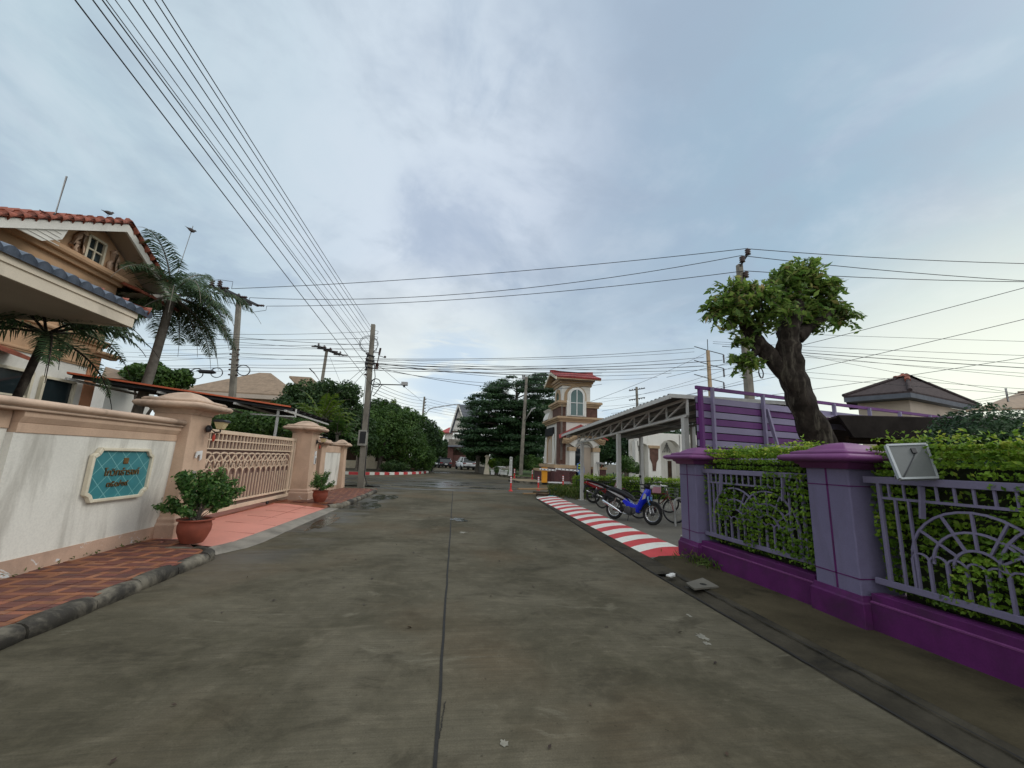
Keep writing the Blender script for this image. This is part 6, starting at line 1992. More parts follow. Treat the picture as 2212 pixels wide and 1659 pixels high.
for (px, py, z, lab) in ((1103, 1061, 0.0, 'red and white bollard nearest the road centre, in front of the traffic island'), (1162.6, 1059, 0.0, 'red and white bollard in front of the orange barrier cabinet'),
                         (1216, 1053.5, 0.0, 'red and white bollard by the hedge corner, right of the orange cabinet'), (1111, 1033, 0.14, 'red and white bollard at the rear left of the traffic island'), (1149.7, 1035.5, 0.14, 'red and white bollard at the rear of the island behind the cabinet')):
    p = G(px, py, z); bollard(p.x, p.y, z, lab)

# ---- clutter by the hedge corner
cb = root('timber_pile', (5.0, 18.7, 0.03), 'pile of boards and scrap lying by the bollards', 'timber pile')
p, q = G(1120, 1056, 0.25), G(1196, 1056, 0.25)
m = MB(); m.bar(p, q, 0.25, 0.06); m.build('board', 'cardboard', cb)
p, q = G(1160, 1068, 0.06), G(1185, 1070, 0.06); m = MB(); m.bar(p, q, 0.3, 0.12); m.build('crate', 'wood_dark', cb)
p, q = G(1130, 1066, 0.08), G(1192, 1066, 0.08); m = MB(); m.bar(p, q, 0.1, 0.05); m.build('plank', 'cardboard', cb)
for px in (1188, 1206):
    p = G(px, 1071, 0.03); m = MB(); m.bar(p, p + Vector((0, 0.1, 0.26)), 0.05); m.build('leg', 'dark_metal', cb)
p = G(1197, 1056, 0.28); bc = root('blue_bag', p, 'crumpled blue bag on the pile of boards', 'bag')
m = MB(); m.sphere(p, (0.14, 0.12, 0.10), 9, 6); m.build('bag', 'blue_cloth', bc)
p, q = G(1185, 1071, 0.06), G(1230, 1070.5, 0.06); tp_ = MB(); tp_.tube([p, q], 0.025, 8); tag(tp_.build('plastic_pipe', 'teal_pipe'), 'teal plastic pipe lying at the end of the painted slope', 'pipe')
rg = np.random.default_rng(5); P = []; N = []
for i in range(2600):
    x = rg.uniform(4.5, 6.2); y = rg.uniform(17.2, 20.2)
    if abs(x - 5.5) + abs(y - 18.9) * 0.5 > 1.2: continue
    h_ = rg.uniform(0.02, 0.45); P.append((x, y, 0.03 + h_)); N.append((rg.normal(), rg.normal(), 0.15))
tag(leaves('tall_grass', P, N, 0.22, 'grass_blade', None, 0.14, 0.3, seed=4), 'rough tall grass around the end of the low hedge', 'grass', kind='stuff')
P = []; N = []
for i in range(700):
    a = rg.normal(4.28, 0.16); y = rg.normal(6.55, 0.22); h_ = abs(rg.normal(0, 0.07)); P.append((min(a, 4.55), y, 0.04 + h_)); N.append((rg.normal(), rg.normal(), 0.2))
tag(leaves('weeds', P, N, 0.10, 'grass_blade', None, 0.16, 0.3, seed=6), 'tuft of dry weeds at the near end of the painted slope', 'weeds', kind='stuff')

# ---- planting round the gatehouse and behind the shelter
GT = 'trees behind the gatehouse and shelter'
tree('leafy_tree', (15, 34, 0), [BL(1345, 960, 34, 46, 40), BL(1300, 970, 34.5, 40, 40), BL(1410, 945, 34, 50, 36), BL(1330, 930, 35, 40, 30)], 16000, 0.22, 'leaf_deep', 'dark trees massed between the gatehouse and the white arches', 91, 0.2, group=GT)
tree('low_bush', (9.5, 22.5, 0), [BL(1355, 1005, 22.5, 18, 20), BL(1370, 1010, 22.5, 16, 14)], 2600, 0.10, 'leaf_mid', 'feathery green shrub behind the low hedge beside the white arches', 92, 0.05, cat='shrub')
tree('leafy_tree', (24, 30, 0), [BL(1500, 960, 30, 60, 40), BL(1580, 960, 30, 60, 40)], 9000, 0.22, 'leaf_deep', 'dark trees seen under the shelter roof to the right of the white arches', 93, 0.2, group=GT)
# white arched building
def T6(cx_, cy_): return (1152 + cx_ * .2778, 777.6 + cy_ * .2778)


AYY = 24.0
ab = root('arched_pavilion', (AY(*T6(985, 800), AYY).x, AYY, 0), 'white arched wall with a narrow brick panel, seen under the shelter roof', 'building')
def ax_(c): return AY(*T6(c, 760), AYY).x
def az_(c): return AY(*T6(985, c), AYY).z
zs_ = az_(700)
m = MB(); m.bb(ax_(800), ax_(1400), AYY + 0.9, AYY + 1.1, 0, az_(560)); m.build('rear_wall', 'lead_white', ab)
m = MB()
m.bb(ax_(893), ax_(990), AYY - 0.02, AYY + 0.5, 0, az_(575)); m.bb(ax_(1140), ax_(1180), AYY, AYY + 0.5, 0, az_(575)); m.bb(ax_(795), ax_(818), AYY, AYY + 0.5, 0, az_(640)); m.build('piers', 'lead_white', ab)
for xa, xb in ((ax_(812), ax_(900)), (ax_(985), ax_(1145)), (ax_(1175), ax_(1300))):
    m = MB()
    c_ = (xa + xb) / 2; r_ = (xb - xa) / 2; o, i_ = [], []
    for k, a in enumerate(range(180, -1, -12)):
        i_.append((c_ + r_ * math.cos(R(a)), AYY, zs_ + r_ * 0.95 * math.sin(R(a)))); o.append((c_ - r_ + 2 * r_ * k / 15, AYY, az_(575)))
    m.strip(o, i_, (0, 0.5, 0)); m.build('arch_head', 'lead_white', ab)
vs_ = [(905, 690), (972, 690), (970, 770), (955, 800), (948, 865), (925, 865), (922, 810), (905, 770)]
m = MB(); m.prism([(ax_(a), AYY - 0.05, az_(b_)) for a, b_ in vs_], (0, 0.03, 0)); m.build('brick_panel', 'brown_brick', ab)
m = MB(); m.bb(ax_(895), ax_(980), AYY - 0.12, AYY, az_(690), az_(668)); m.build('panel_cap', 'tan_stucco', ab)
for xa, xb in ((ax_(845), ax_(880)), (ax_(1060), ax_(1130))):
    m = MB()
    for k in range(6): x = xa + (xb - xa) * k / 5; m.tube([(x, AYY + 0.85, zs_ - 0.1), ((xa + xb) / 2 + (x - (xa + xb) / 2) * 0.4, AYY + 0.85, zs_ + 0.6 * (1 - abs(k - 2.5) / 4))], 0.02, 5)
    m.build('iron_grille', 'dark_metal', ab)
m = MB(); m.bb(ax_(1100), ax_(1130), AYY + 0.86, AYY + 0.9, 0.4, az_(780)); m.build('door', 'wood_dark', ab)

# ---- big layered tree left of the tower
lt = root('layered_tree', (6.6, 45, 0), 'very large dark tree with horizontal layered branches left of the gatehouse', 'tree')
poly = [(180, 400), (360, 310), (500, 215), (600, 175), (700, 240), (850, 150), (1000, 160), (1040, 300), (1040, 700), (960, 960), (620, 1000), (330, 1000), (140, 950), (40, 800), (170, 560)]


def inpoly(x, y):
    c = False; n = len(poly)
    for i in range(n):
        a, b_ = poly[i], poly[i - 1]
        if (a[1] > y) != (b_[1] > y) and x < (b_[0] - a[0]) * (y - a[1]) / (b_[1] - a[1]) + a[0]: c = not c
    return c


rg_ = random.Random(8); blobs = []; b = MB()
b.tube([(6.6, 45, 0), (6.7, 45, 5), (6.6, 45, 10.5)], [0.35, 0.25, 0.1], 10)
while len(blobs) < 300:
    x, y = rg_.uniform(20, 1040), rg_.uniform(150, 1000)
    y = round(y / 62) * 62 + rg_.uniform(-14, 14)
    if not inpoly(x, y): continue
    dep = 45 + rg_.uniform(-3.6, 3.6)
    c_ = AY(*T5(x, y), dep); k = rg_.uniform(0.6, 1.35)
    blobs.append(((c_.x, c_.y, c_.z), (1.25 * k, 1.25 * k, 0.26 * k + 0.05)))
    if len(blobs) % 3 == 0:
        b.tube([(6.65, 45, max(2.0, c_.z - 0.8)), Vector((6.65, 45, c_.z - .4)).lerp(c_, 0.5), c_], [0.09, 0.06, 0.02], 5)
for (x, y) in ((190, 395), (230, 370), (265, 440), (350, 320), (420, 290), (520, 215), (600, 180), (560, 260), (860, 155), (930, 150), (900, 200), (60, 790), (130, 640)):
    for k in range(2):
        c_ = AY(*T5(x + rg_.uniform(-15, 25), y + rg_.uniform(-8, 8)), 45 + rg_.uniform(-1.5, 1.5)); blobs.append(((c_.x, c_.y, c_.z), (0.7, 0.7, 0.18)))
b.build('trunk', 'bark_grey', lt)
for (x, y) in ((300, 700), (300, 860), (480, 560), (480, 740), (480, 900), (660, 500), (660, 680), (660, 860), (830, 420), (830, 600), (830, 780), (820, 930), (960, 520), (950, 720), (200, 800)):
    c_ = AY(*T5(x, y), 45.5); blobs.append(((c_.x, c_.y, c_.z), (1.5, 1.8, 0.9)))
crown(lt, 'crown', blobs, 105000, 0.22, 'leaf_deep', 101, shell=0.1, jit=0.45, updir=0.8)
tree('leafy_tree', (3.9, 49, 0), [BL(1022, 962, 49, 20, 28), BL(1036, 975, 48, 22, 26)], 7000, 0.22, 'leaf_mid', 'mid green tree edge overhanging the parked white car', 102, 0.15)
GL = 'garden shrubs under the layered tree'
for (px, py, Y, rx, rz, m_, lab, sd) in ((1080, 1000, 42.5, 24, 11, 'leaf_mid', 'yellow-green shrub behind the white planters', 103), (1128, 998, 41.0, 20, 19, 'leaf_dark', 'dark shrub behind the leaning concrete lamp pole', 104), (1152, 1002, 40.6, 22, 16, 'leaf_mid', 'feathery shrub between the concrete lamp pole and the gatehouse', 105), (1065, 1000, 42.5, 14, 9, 'leaf_hedge', 'low light green shrub beside the cream gate post', 106)):
    p = AY(px, py, Y); tree('low_bush', (p.x, Y, 0.1), [BL(px, py, Y, rx, rz)], 3000, 0.14, m_, lab, sd, 0.05, cat='shrub', group=GL)
tp1 = AY(1072, 1020, 38.6); r = root('topiary', (tp1.x, tp1.y, 0.13), 'small clipped cone of topiary on the corner lawn', 'topiary')
m = MB(); m.tube([(tp1.x, tp1.y, 0.1), (tp1.x, tp1.y, 0.5)], 0.05, 6); m.build('trunk', 'bark_grey', r)
crown(r, 'crown', [((tp1.x, tp1.y, 0.62), (0.24, 0.24, 0.34))], 900, 0.08, 'leaf_dark', 107)
for i, (px, lab) in enumerate(((1064.5, 'white concrete garden seat left of the topiary'), (1085, 'white concrete garden seat just right of the topiary'), (1092, 'white concrete garden seat farthest right of the topiary'))):
    p = AY(px, 1017.5, 39.4); r = root('garden_stool', (p.x, p.y, 0.13), lab, 'garden seat', 'white garden seats on the corner lawn')
    m = MB(); m.bb(p.x - 0.22, p.x + 0.22, p.y - 0.2, p.y + 0.2, 0.48, 0.56); m.build('seat', 'paper_white', r)
    m = MB(); m.bb(p.x - 0.17, p.x + 0.17, p.y - 0.15, p.y + 0.15, 0.12, 0.48); m.build('pedestal', 'paper_white', r)
p = AY(1078, 1017, 40); r = root('garden_table', (p.x, p.y, 0.13), 'white concrete garden table behind the topiary', 'garden table')
m = MB(); m.bb(p.x - 0.35, p.x + 0.65, p.y, p.y + 0.6, 0.82, 0.90); m.build('table_top', 'paper_white', r)
m = MB(); m.bar((p.x + 0.05, p.y + 0.3, 0.1), (p.x + 0.2, p.y + 0.3, 0.83), 0.16); m.build('leg', 'paper_white', r)
# banner stand
p = AY(1102.5, 1020, 37.2)
r = root('standing_sign', (p.x, p.y, 0.13), 'narrow white upright sign with a flared foot and dark vertical writing', 'sign')
m = MB(); m.prism([(p.x - 0.18, p.y, 0.13), (p.x + 0.16, p.y, 0.13), (p.x + 0.14, p.y, 1.85), (p.x - 0.10, p.y, 1.85), (p.x - 0.10, p.y, 0.55)], (0, 0.06, 0)); m.build('board', 'paper_white', r)
m = MB(); m.bb(p.x - 0.05, p.x + 0.08, p.y - 0.006, p.y - 0.001, 1.60, 1.80)
for k in range(9): m.bb(p.x - 0.03, p.x + 0.06, p.y - 0.006, p.y - 0.001, 0.62 + 0.10 * k, 0.67 + 0.10 * k)
m.build('lettering', 'grey_plastic', r)
# cream gate posts by the white car
for (px, pt, pb, Y, w_, mt, lab) in ((1051, 984, 1020, 42.5, 0.36, 'cream_trim', 'cream gate post with a flared base at the edge of the lawn'), (1031, 985, 1017, 46, 0.42, 'concrete_pole', 'weathered grey gate post beside the white car')):
    p = AY(px, pb, Y); zt_ = AY(px, pt, Y).z
    r = root('gate_post', (p.x, Y, 0), lab, 'gate post')
    m = MB(); m.sqr([(w_ * 0.85, 0), (w_ * 0.62, 0.5), (w_ * 0.5, 0.9), (w_ * 0.5, zt_ - 0.15)], (p.x, Y, 0)); m.build('post', mt, r)
    m = MB(); m.sqr([(w_ * 0.75, zt_ - 0.15), (w_ * 0.8, zt_ - 0.05), (w_ * 0.3, zt_ + 0.05)], (p.x, Y, 0)); m.build('cap', mt, r)
fwl = root('low_wall', (4.2, 44, 0), 'low weathered wall between the two gate posts by the white car', 'wall')
m = MB(); a_, b_ = AY(1033, 1010, 46), AY(1050, 1012, 42.6); m.bar((a_.x, a_.y, 0.35), (b_.x, b_.y, 0.35), 0.15, 0.75); m.build('wall', 'concrete_pole', fwl)

# ---- steep-roofed house down the street
def T9(cx_, cy_): return ((1600 + cx_ / 4.74) * .576, (1450 + cy_ / 4.74) * .576)


AF = 72.0
af = root('steep_gabled_house', AY(*T9(520, 900), AF), 'house with a tall steep grey gable at the end of the street', 'house')
A, L_, R_ = AY(*T9(560, 315), AF), AY(*T9(405, 815), AF), AY(*T9(680, 675), AF)
L2 = A + (L_ - A) * 1.0; dep = Vector((5.5, 7.5, 0))
A2 = AY(*T9(880, 325), AF + 4)
R_ = A + (R_ - A) * 1.35
m = MB(); m.prism([A + Vector((0, 0.5, -0.3)), L_ + Vector((0.15, 0.5, 0)), R_ + Vector((-0.15, 0.5, 0))], (0, 0.2, 0)); m.build('gable_wall', 'house_white', af)
m = MB(); v_ = A2 - A; m.prism([A, R_, R_ + v_, A2], (0, 0, -0.15)); m.prism([A, A2, L_ + v_, L_], (0, 0, -0.15)); m.build('roof', 'tile_grey', af)
m = MB(); m.bar(A, L_, 0.2, 0.35, up=(0, 1, 0)); m.bar(A, R_, 0.2, 0.35, up=(0, 1, 0)); m.build('barge_board', 'house_white', af)
m = MB()
for cy_, x0_, x1_ in ((577, 485, 635), (795, 415, 560)):
    a_, b_ = AY(*T9(x0_, cy_), AF + 0.35), AY(*T9(x1_, cy_ + 2), AF + 0.35); m.bar(a_, b_, 0.1, 0.18)
m.build('gable_beams', 'wood_dark', af)
m = MB(); a_, b_ = AY(*T9(480, 830), AF + 1), AY(*T9(640, 920), AF + 1); m.bb(a_.x, b_.x + 2, AF + 0.9, AF + 5, 0, a_.z); m.build('wall', 'house_white', af)
bh2 = root('brick_house', AY(*T9(520, 1100), 70), 'brick house front with a grey balcony and dark porch below the steep gable', 'house')
a_, b_ = AY(*T9(390, 930), 70), AY(*T9(680, 1040), 70); c_ = AY(*T9(400, 1060), 69.2); d_ = AY(*T9(680, 1050), 69.2)
m = MB(); m.bb(a_.x, b_.x + 1.5, 70, 70.3, c_.z, a_.z); m.build('balcony_wall', 'concrete_pole', bh2)
m = MB(); m.prism([c_ + Vector((-0.2, 0, 0)), d_ + Vector((1.5, 0, 0)), d_ + Vector((1.5, 1.5, 0.35)), c_ + Vector((-0.2, 1.5, 0.35))], (0, 0, -0.12)); m.build('porch_roof', 'tile_grey', bh2)
e_ = AY(*T9(470, 1200), 70); m = MB(); m.bb(a_.x, e_.x, 70, 71.5, 0, c_.z); m.bb(e_.x, b_.x + 1.5, 70.2, 70.3, 0, 2.0); m.build('brick_wall', 'brick_red', bh2)
m = MB(); m.bb(e_.x, b_.x + 1.5, 71.5, 71.7, 0, c_.z); m.build('porch_back', 'wood_dark', bh2)
rf = root('tiled_house', AY(*T9(360, 800), 90), 'white house with a red hipped roof in the far distance', 'house')
a_, b_, t_ = AY(*T9(240, 805), 90), AY(*T9(470, 815), 90), AY(*T9(400, 725), 93)
m = MB(); m.prism([a_, b_, (b_.x + 1, 93, t_.z), t_], (0, 0, -0.2)); m.prism([a_, t_, (a_.x + 1, 97, a_.z)], (0, 0, -0.2)); m.build('roof', 'tile_red', rf)
m = MB(); m.bb(a_.x + 1, b_.x, 90.8, 97, 0, a_.z - 0.1); m.build('wall', 'house_white', rf)
GF = 'trees down the far street'
for (px, py, Y, rx, rz, m_, lab, sd) in ((940, 945, 85, 18, 22, 'leaf_mid', 'rounded tree farthest down the left side of the street', 111), (950, 975, 75, 20, 17, 'leaf_dark', 'dark tree above the parked dark cars', 112), (932, 975, 62, 14, 18, 'leaf_mid', 'green tree on the left of the far street', 113), (962, 970, 80, 14, 18, 'leaf_deep', 'dark tree between the parked cars and the brick house', 114)):
    p = AY(px, py, Y); tree('leafy_tree', (p.x, Y, 0), [BL(px, py, Y, rx, rz), BL(px + 5, py + rz * 0.6, Y, rx * 0.8, rz * 0.7), BL(px - rx * .5, py + 6, Y + 1, rx * .7, rz * .7)], 5000, 0.32, m_, lab, sd, 0.15, group=GF)

tree('leafy_tree', (9, 62, 0), [BL(1060, 985, 62, 40, 26), BL(1120, 985, 62, 46, 30), BL(1180, 985, 60, 40, 30), BL(1090, 960, 63, 40, 26), BL(1150, 960, 62, 40, 26)], 9000, 0.34, 'leaf_deep', 'dark belt of trees behind the garden of the layered tree', 115, 0.2, group=GT)
tree('leafy_tree', (24, 52, 0), [BL(1290, 985, 52, 50, 26), BL(1370, 980, 52, 60, 30), BL(1460, 985, 50, 60, 30)], 8000, 0.34, 'leaf_deep', 'dark belt of trees far behind the gatehouse and the white arches', 116, 0.2, group=GT)
# ================================================================ VEHICLES
def wheel(par, x, y, r, w_, rim, spokes=18, moto=True, hub=0.05, nm='wheel', rim_mat='chrome', tyre=0.045):
    wh = MB(); n = 36
    wh.tube([(x + (r - tyre) * math.cos(2 * PI * k / n), y, r + (r - tyre) * math.sin(2 * PI * k / n)) for k in range(n)], tyre, 10, closed=True, flat=w_)
    o = wh.build(nm, 'rubber', par, local=True)
    rm = MB(); rr_ = r - tyre * 1.9
    rm.tube([(x + rr_ * math.cos(2 * PI * k / n), y, r + rr_ * math.sin(2 * PI * k / n)) for k in range(n)], 0.014, 6, closed=True)
    rm.build('rim', rim_mat, o, local=True)
    sp_ = MB()
    for k in range(spokes):
        a = 2 * PI * k / spokes; s_ = 1 if k % 2 else -1
        sp_.tube([(x + 0.03 * math.cos(a + s_ * 1.2), y + s_ * 0.025, r + 0.03 * math.sin(a + s_ * 1.2)), (x + rr_ * math.cos(a), y, r + rr_ * math.sin(a))], 0.0028 if moto else 0.002, 4)
    sp_.build('spokes', rim_mat, o, local=True)
    hb = MB(); hb.lathe([(hub * 0.5, -0.05), (hub, -0.04), (hub, 0.04), (hub * 0.5, 0.05)], (x, y, r), 14, Matrix.Rotation(R(90), 3, 'X')); hb.build('hub', 'engine_metal', o, local=True)
    return o


def side_prism(poly, half, y=0.0):
    b = MB(); b.prism([(px, y - half, pz) for px, pz in poly], (0, 2 * half, 0)); return b


def motorbike(loc, rz, label, paint, decal, fork, tail='silver_paint', lean=R(-7), tail_paint='black_plastic'):
    r = root('motorbike', loc, label, 'motorbike', 'motorbikes under the shelter')
    r.rotation_euler = (lean, 0, rz)
    L = dict(local=True)
    wheel(r, 0, 0, 0.29, 0.85, 0.02); wheel(r, 1.22, 0, 0.29, 0.8, 0.02)
    # front end
    m = MB()
    for s_ in (-1, 1): m.tube([(1.22, s_ * 0.075, 0.29), (1.13, s_ * 0.075, 0.62)], [0.024, 0.02], 8)
    m.build('fork', 'chrome', r, **L)
    m = MB()
    for s_ in (-1, 1): m.tube([(1.165, s_ * 0.078, 0.50), (1.10, s_ * 0.078, 0.72)], [0.034, 0.038], 8)
    m.build('fork_cover', fork, r, **L)
    pts = [(1.22 + 0.325 * math.cos(R(a)), 0, 0.29 + 0.325 * math.sin(R(a))) for a in range(25, 175, 12)]
    m = MB(); m.loft([[Vector((p[0], y_, p[2] + dz_)) for y_, dz_ in ((-0.06, -0.03), (-0.045, 0.0), (0, 0.012), (0.045, 0), (0.06, -0.03))] for p in pts], True, False); m.build('front_fender', 'black_plastic' if paint == 'blue_paint' else paint, r, **L)
    # leg shield and body
    m = MB(); rings = []
    for x, z, w_, t_ in ((1.09, 0.92, 0.10, 0.05), (1.07, 0.80, 0.17, 0.07), (1.02, 0.68, 0.21, 0.06), (0.94, 0.52, 0.22, 0.05), (0.87, 0.38, 0.20, 0.05), (0.82, 0.27, 0.13, 0.04)):
        rings.append([Vector((x + t_, 0, z)), Vector((x + t_ * .3, w_ * .75, z)), Vector((x - t_ * 1.3, w_, z + .01)), Vector((x - t_, w_ * .6, z)), Vector((x - t_ * .8, 0, z)), Vector((x - t_, -w_ * .6, z)), Vector((x - t_ * 1.3, -w_, z + .01)), Vector((x + t_ * .3, -w_ * .75, z))])
    m.loft(rings); m.build('leg_shield', paint, r, subsurf=1, recalc=True, **L)
    poly = [(0.96, 0.60), (0.86, 0.50), (0.72, 0.47), (0.56, 0.52), (0.40, 0.63), (0.30, 0.52), (0.50, 0.36), (0.66, 0.30), (0.84, 0.30), (0.92, 0.42)]
    m = side_prism(poly, 0.105); m.build('body_panel', paint, r, bevel=0.025, **L)
    fat = 0.06 if tail_paint != 'black_plastic' else 0.0
    poly = [(0.39, 0.64), (0.14, 0.745), (-0.12, 0.80), (-0.28, 0.845), (-0.31, 0.79 - fat * .5), (-0.10, 0.69 - fat), (0.16, 0.59 - fat), (0.29, 0.53 - fat)]
    m = side_prism(poly, 0.104 + fat * .4); m.build('tail_panel', tail_paint, r, bevel=0.025, **L)
    for s_ in (-1, 1):
        m = MB(); q = [(0.50, 0.55), (0.30, 0.665), (0.02, 0.745), (-0.25, 0.80), (-0.05, 0.725), (0.22, 0.625)]
        m.prism([(a, s_ * (0.104 + fat * .4), b_) for a, b_ in q], (0, s_ * 0.006, 0)); m.build('side_stripe', decal, r, **L)
        m = MB(); q = [(1.05, 0.80), (0.98, 0.62), (1.08, 0.66), (1.11, 0.76)]
        m.prism([(a, s_ * 0.15, b_) for a, b_ in q], (0, s_ * 0.012, 0)); m.build('shield_decal', decal, r, **L)
    m = MB(); rings = []
    for x, z, w_, h_ in ((0.66, 0.58, 0.07, 0.03), (0.55, 0.66, 0.11, 0.05), (0.36, 0.735, 0.13, 0.055), (0.12, 0.80, 0.125, 0.05), (-0.10, 0.86, 0.11, 0.045), (-0.24, 0.89, 0.07, 0.03)):
        rings.append([Vector((x, a * w_, z + b_ * h_)) for a, b_ in ((-1, -1), (-1, 0.2), (-.7, 1), (.7, 1), (1, 0.2), (1, -1))])
    m.loft(rings); m.build('seat', 'seat_vinyl', r, recalc=True, **L)
    m = MB(); m.tube([(0.0, -0.09, 0.84), (-0.22, -0.10, 0.905), (-0.33, 0, 0.915), (-0.22, 0.10, 0.905), (0.0, 0.09, 0.84)], 0.012, 6); m.build('grab_rail', tail, r, **L)
    m = MB(); m.box((-0.31, 0, 0.79), (0.06, 0.14, 0.07)); m.build('tail_light', 'tail_red', r, bevel=0.015, **L)
    m = MB(); m.prism([(-0.22, -0.06, 0.74), (0.06, -0.06, 0.63), (0.0, -0.06, 0.60), (-0.30, -0.06, 0.62), (-0.36, -0.06, 0.40), (-0.39, -0.06, 0.41), (-0.34, -0.06, 0.68)], (0, 0.12, 0)); m.build('rear_fender', 'black_plastic', r, **L)
    # mechanics
    m = MB(); m.box((0.62, 0, 0.31), (0.30, 0.22, 0.16)); m.lathe([(0.09, -0.06), (0.11, -0.04), (0.11, 0.22), (0.08, 0.25)], (0.55, -0.12, 0.30), 14, Matrix.Rotation(R(-90), 3, 'X')); m.box((0.80, 0, 0.36), (0.16, 0.13, 0.13)); m.build('engine', 'engine_metal', r, bevel=0.01, **L)
    m = MB(); m.bar((0.0, 0.09, 0.29), (0.52, 0.09, 0.31), 0.03, 0.09); m.bar((0.0, -0.09, 0.29), (0.5, -0.09, 0.31), 0.025, 0.05); m.build('swing_arm', 'black_plastic', r, **L)
    for s_ in (-1, 1):
        m = MB(); m.tube([(0.02, s_ * 0.11, 0.31), (0.12, s_ * 0.11, 0.60)], [0.016, 0.026], 8); m.build('shock_absorber', 'chrome', r, **L)
    m = MB(); m.tube([(0.82, -0.10, 0.24), (0.62, -0.14, 0.17), (0.40, -0.155, 0.20)], 0.018, 8); m.tube([(0.40, -0.155, 0.20), (0.28, -0.16, 0.245), (-0.28, -0.17, 0.46), (-0.31, -0.17, 0.47)], [0.022, 0.040, 0.046, 0.03], 12); m.build('exhaust', 'chrome', r, **L)
    m = MB(); m.tube([(0.52, -0.26, 0.24), (0.52, 0.26, 0.24)], 0.014, 6); m.tube([(0.24, -0.2, 0.32), (0.30, 0, 0.30), (0.24, 0.2, 0.32)], 0.012, 6); m.build('foot_pegs', 'black_plastic', r, **L)
    m = MB(); m.tube([(0.56, -0.10, 0.24), (0.60, -0.20, 0.02)], 0.011, 6); m.build('side_stand', 'dark_metal', r, **L)
    # cockpit
    m = MB(); m.sphere((1.07, 0, 0.99), (0.11, 0.16, 0.075), 12, 8); m.build('headlamp_cover', 'black_plastic' if paint == 'blue_paint' else tail, r, **L)
    m = MB(); m.sphere((1.145, 0, 0.985), (0.05, 0.085, 0.05), 10, 6); m.build('headlamp', 'paper_white', r, **L)
    m = MB(); m.tube([(0.90, -0.33, 1.00), (0.98, -0.20, 1.03), (1.04, 0, 1.02), (0.98, 0.20, 1.03), (0.90, 0.33, 1.00)], 0.013, 8); m.build('handlebar', 'dark_metal', r, **L)
    for s_ in (-1, 1):
        m = MB(); m.tube([(0.98, s_ * 0.20, 1.03), (1.0, s_ * 0.28, 1.20)], 0.006, 5); m.sphere((0.99, s_ * 0.30, 1.23), (0.018, 0.06, 0.04), 10, 6); m.build('mirror', 'black_plastic', r, **L)
    return r


def aim(p, q): return math.atan2(q[1] - p[1], q[0] - p[0])


ra, rb_ = G(1325.9, 1121, 0.035), G(1415.8, 1136, 0.035)
motorbike((ra.x, ra.y, 0.035), aim(ra, rb_), 'blue motorbike with a black seat and chrome exhaust parked behind the painted slope', 'blue_paint', 'silver_paint', 'cyan_decal')
rc = G(1279, 1087, 0.035)
motorbike((rc.x + 0.05, rc.y, 0.035), R(-2), 'red and silver motorbike parked beside the far shelter post', 'red_paint', 'silver_paint', 'red_paint', tail_paint='red_paint')


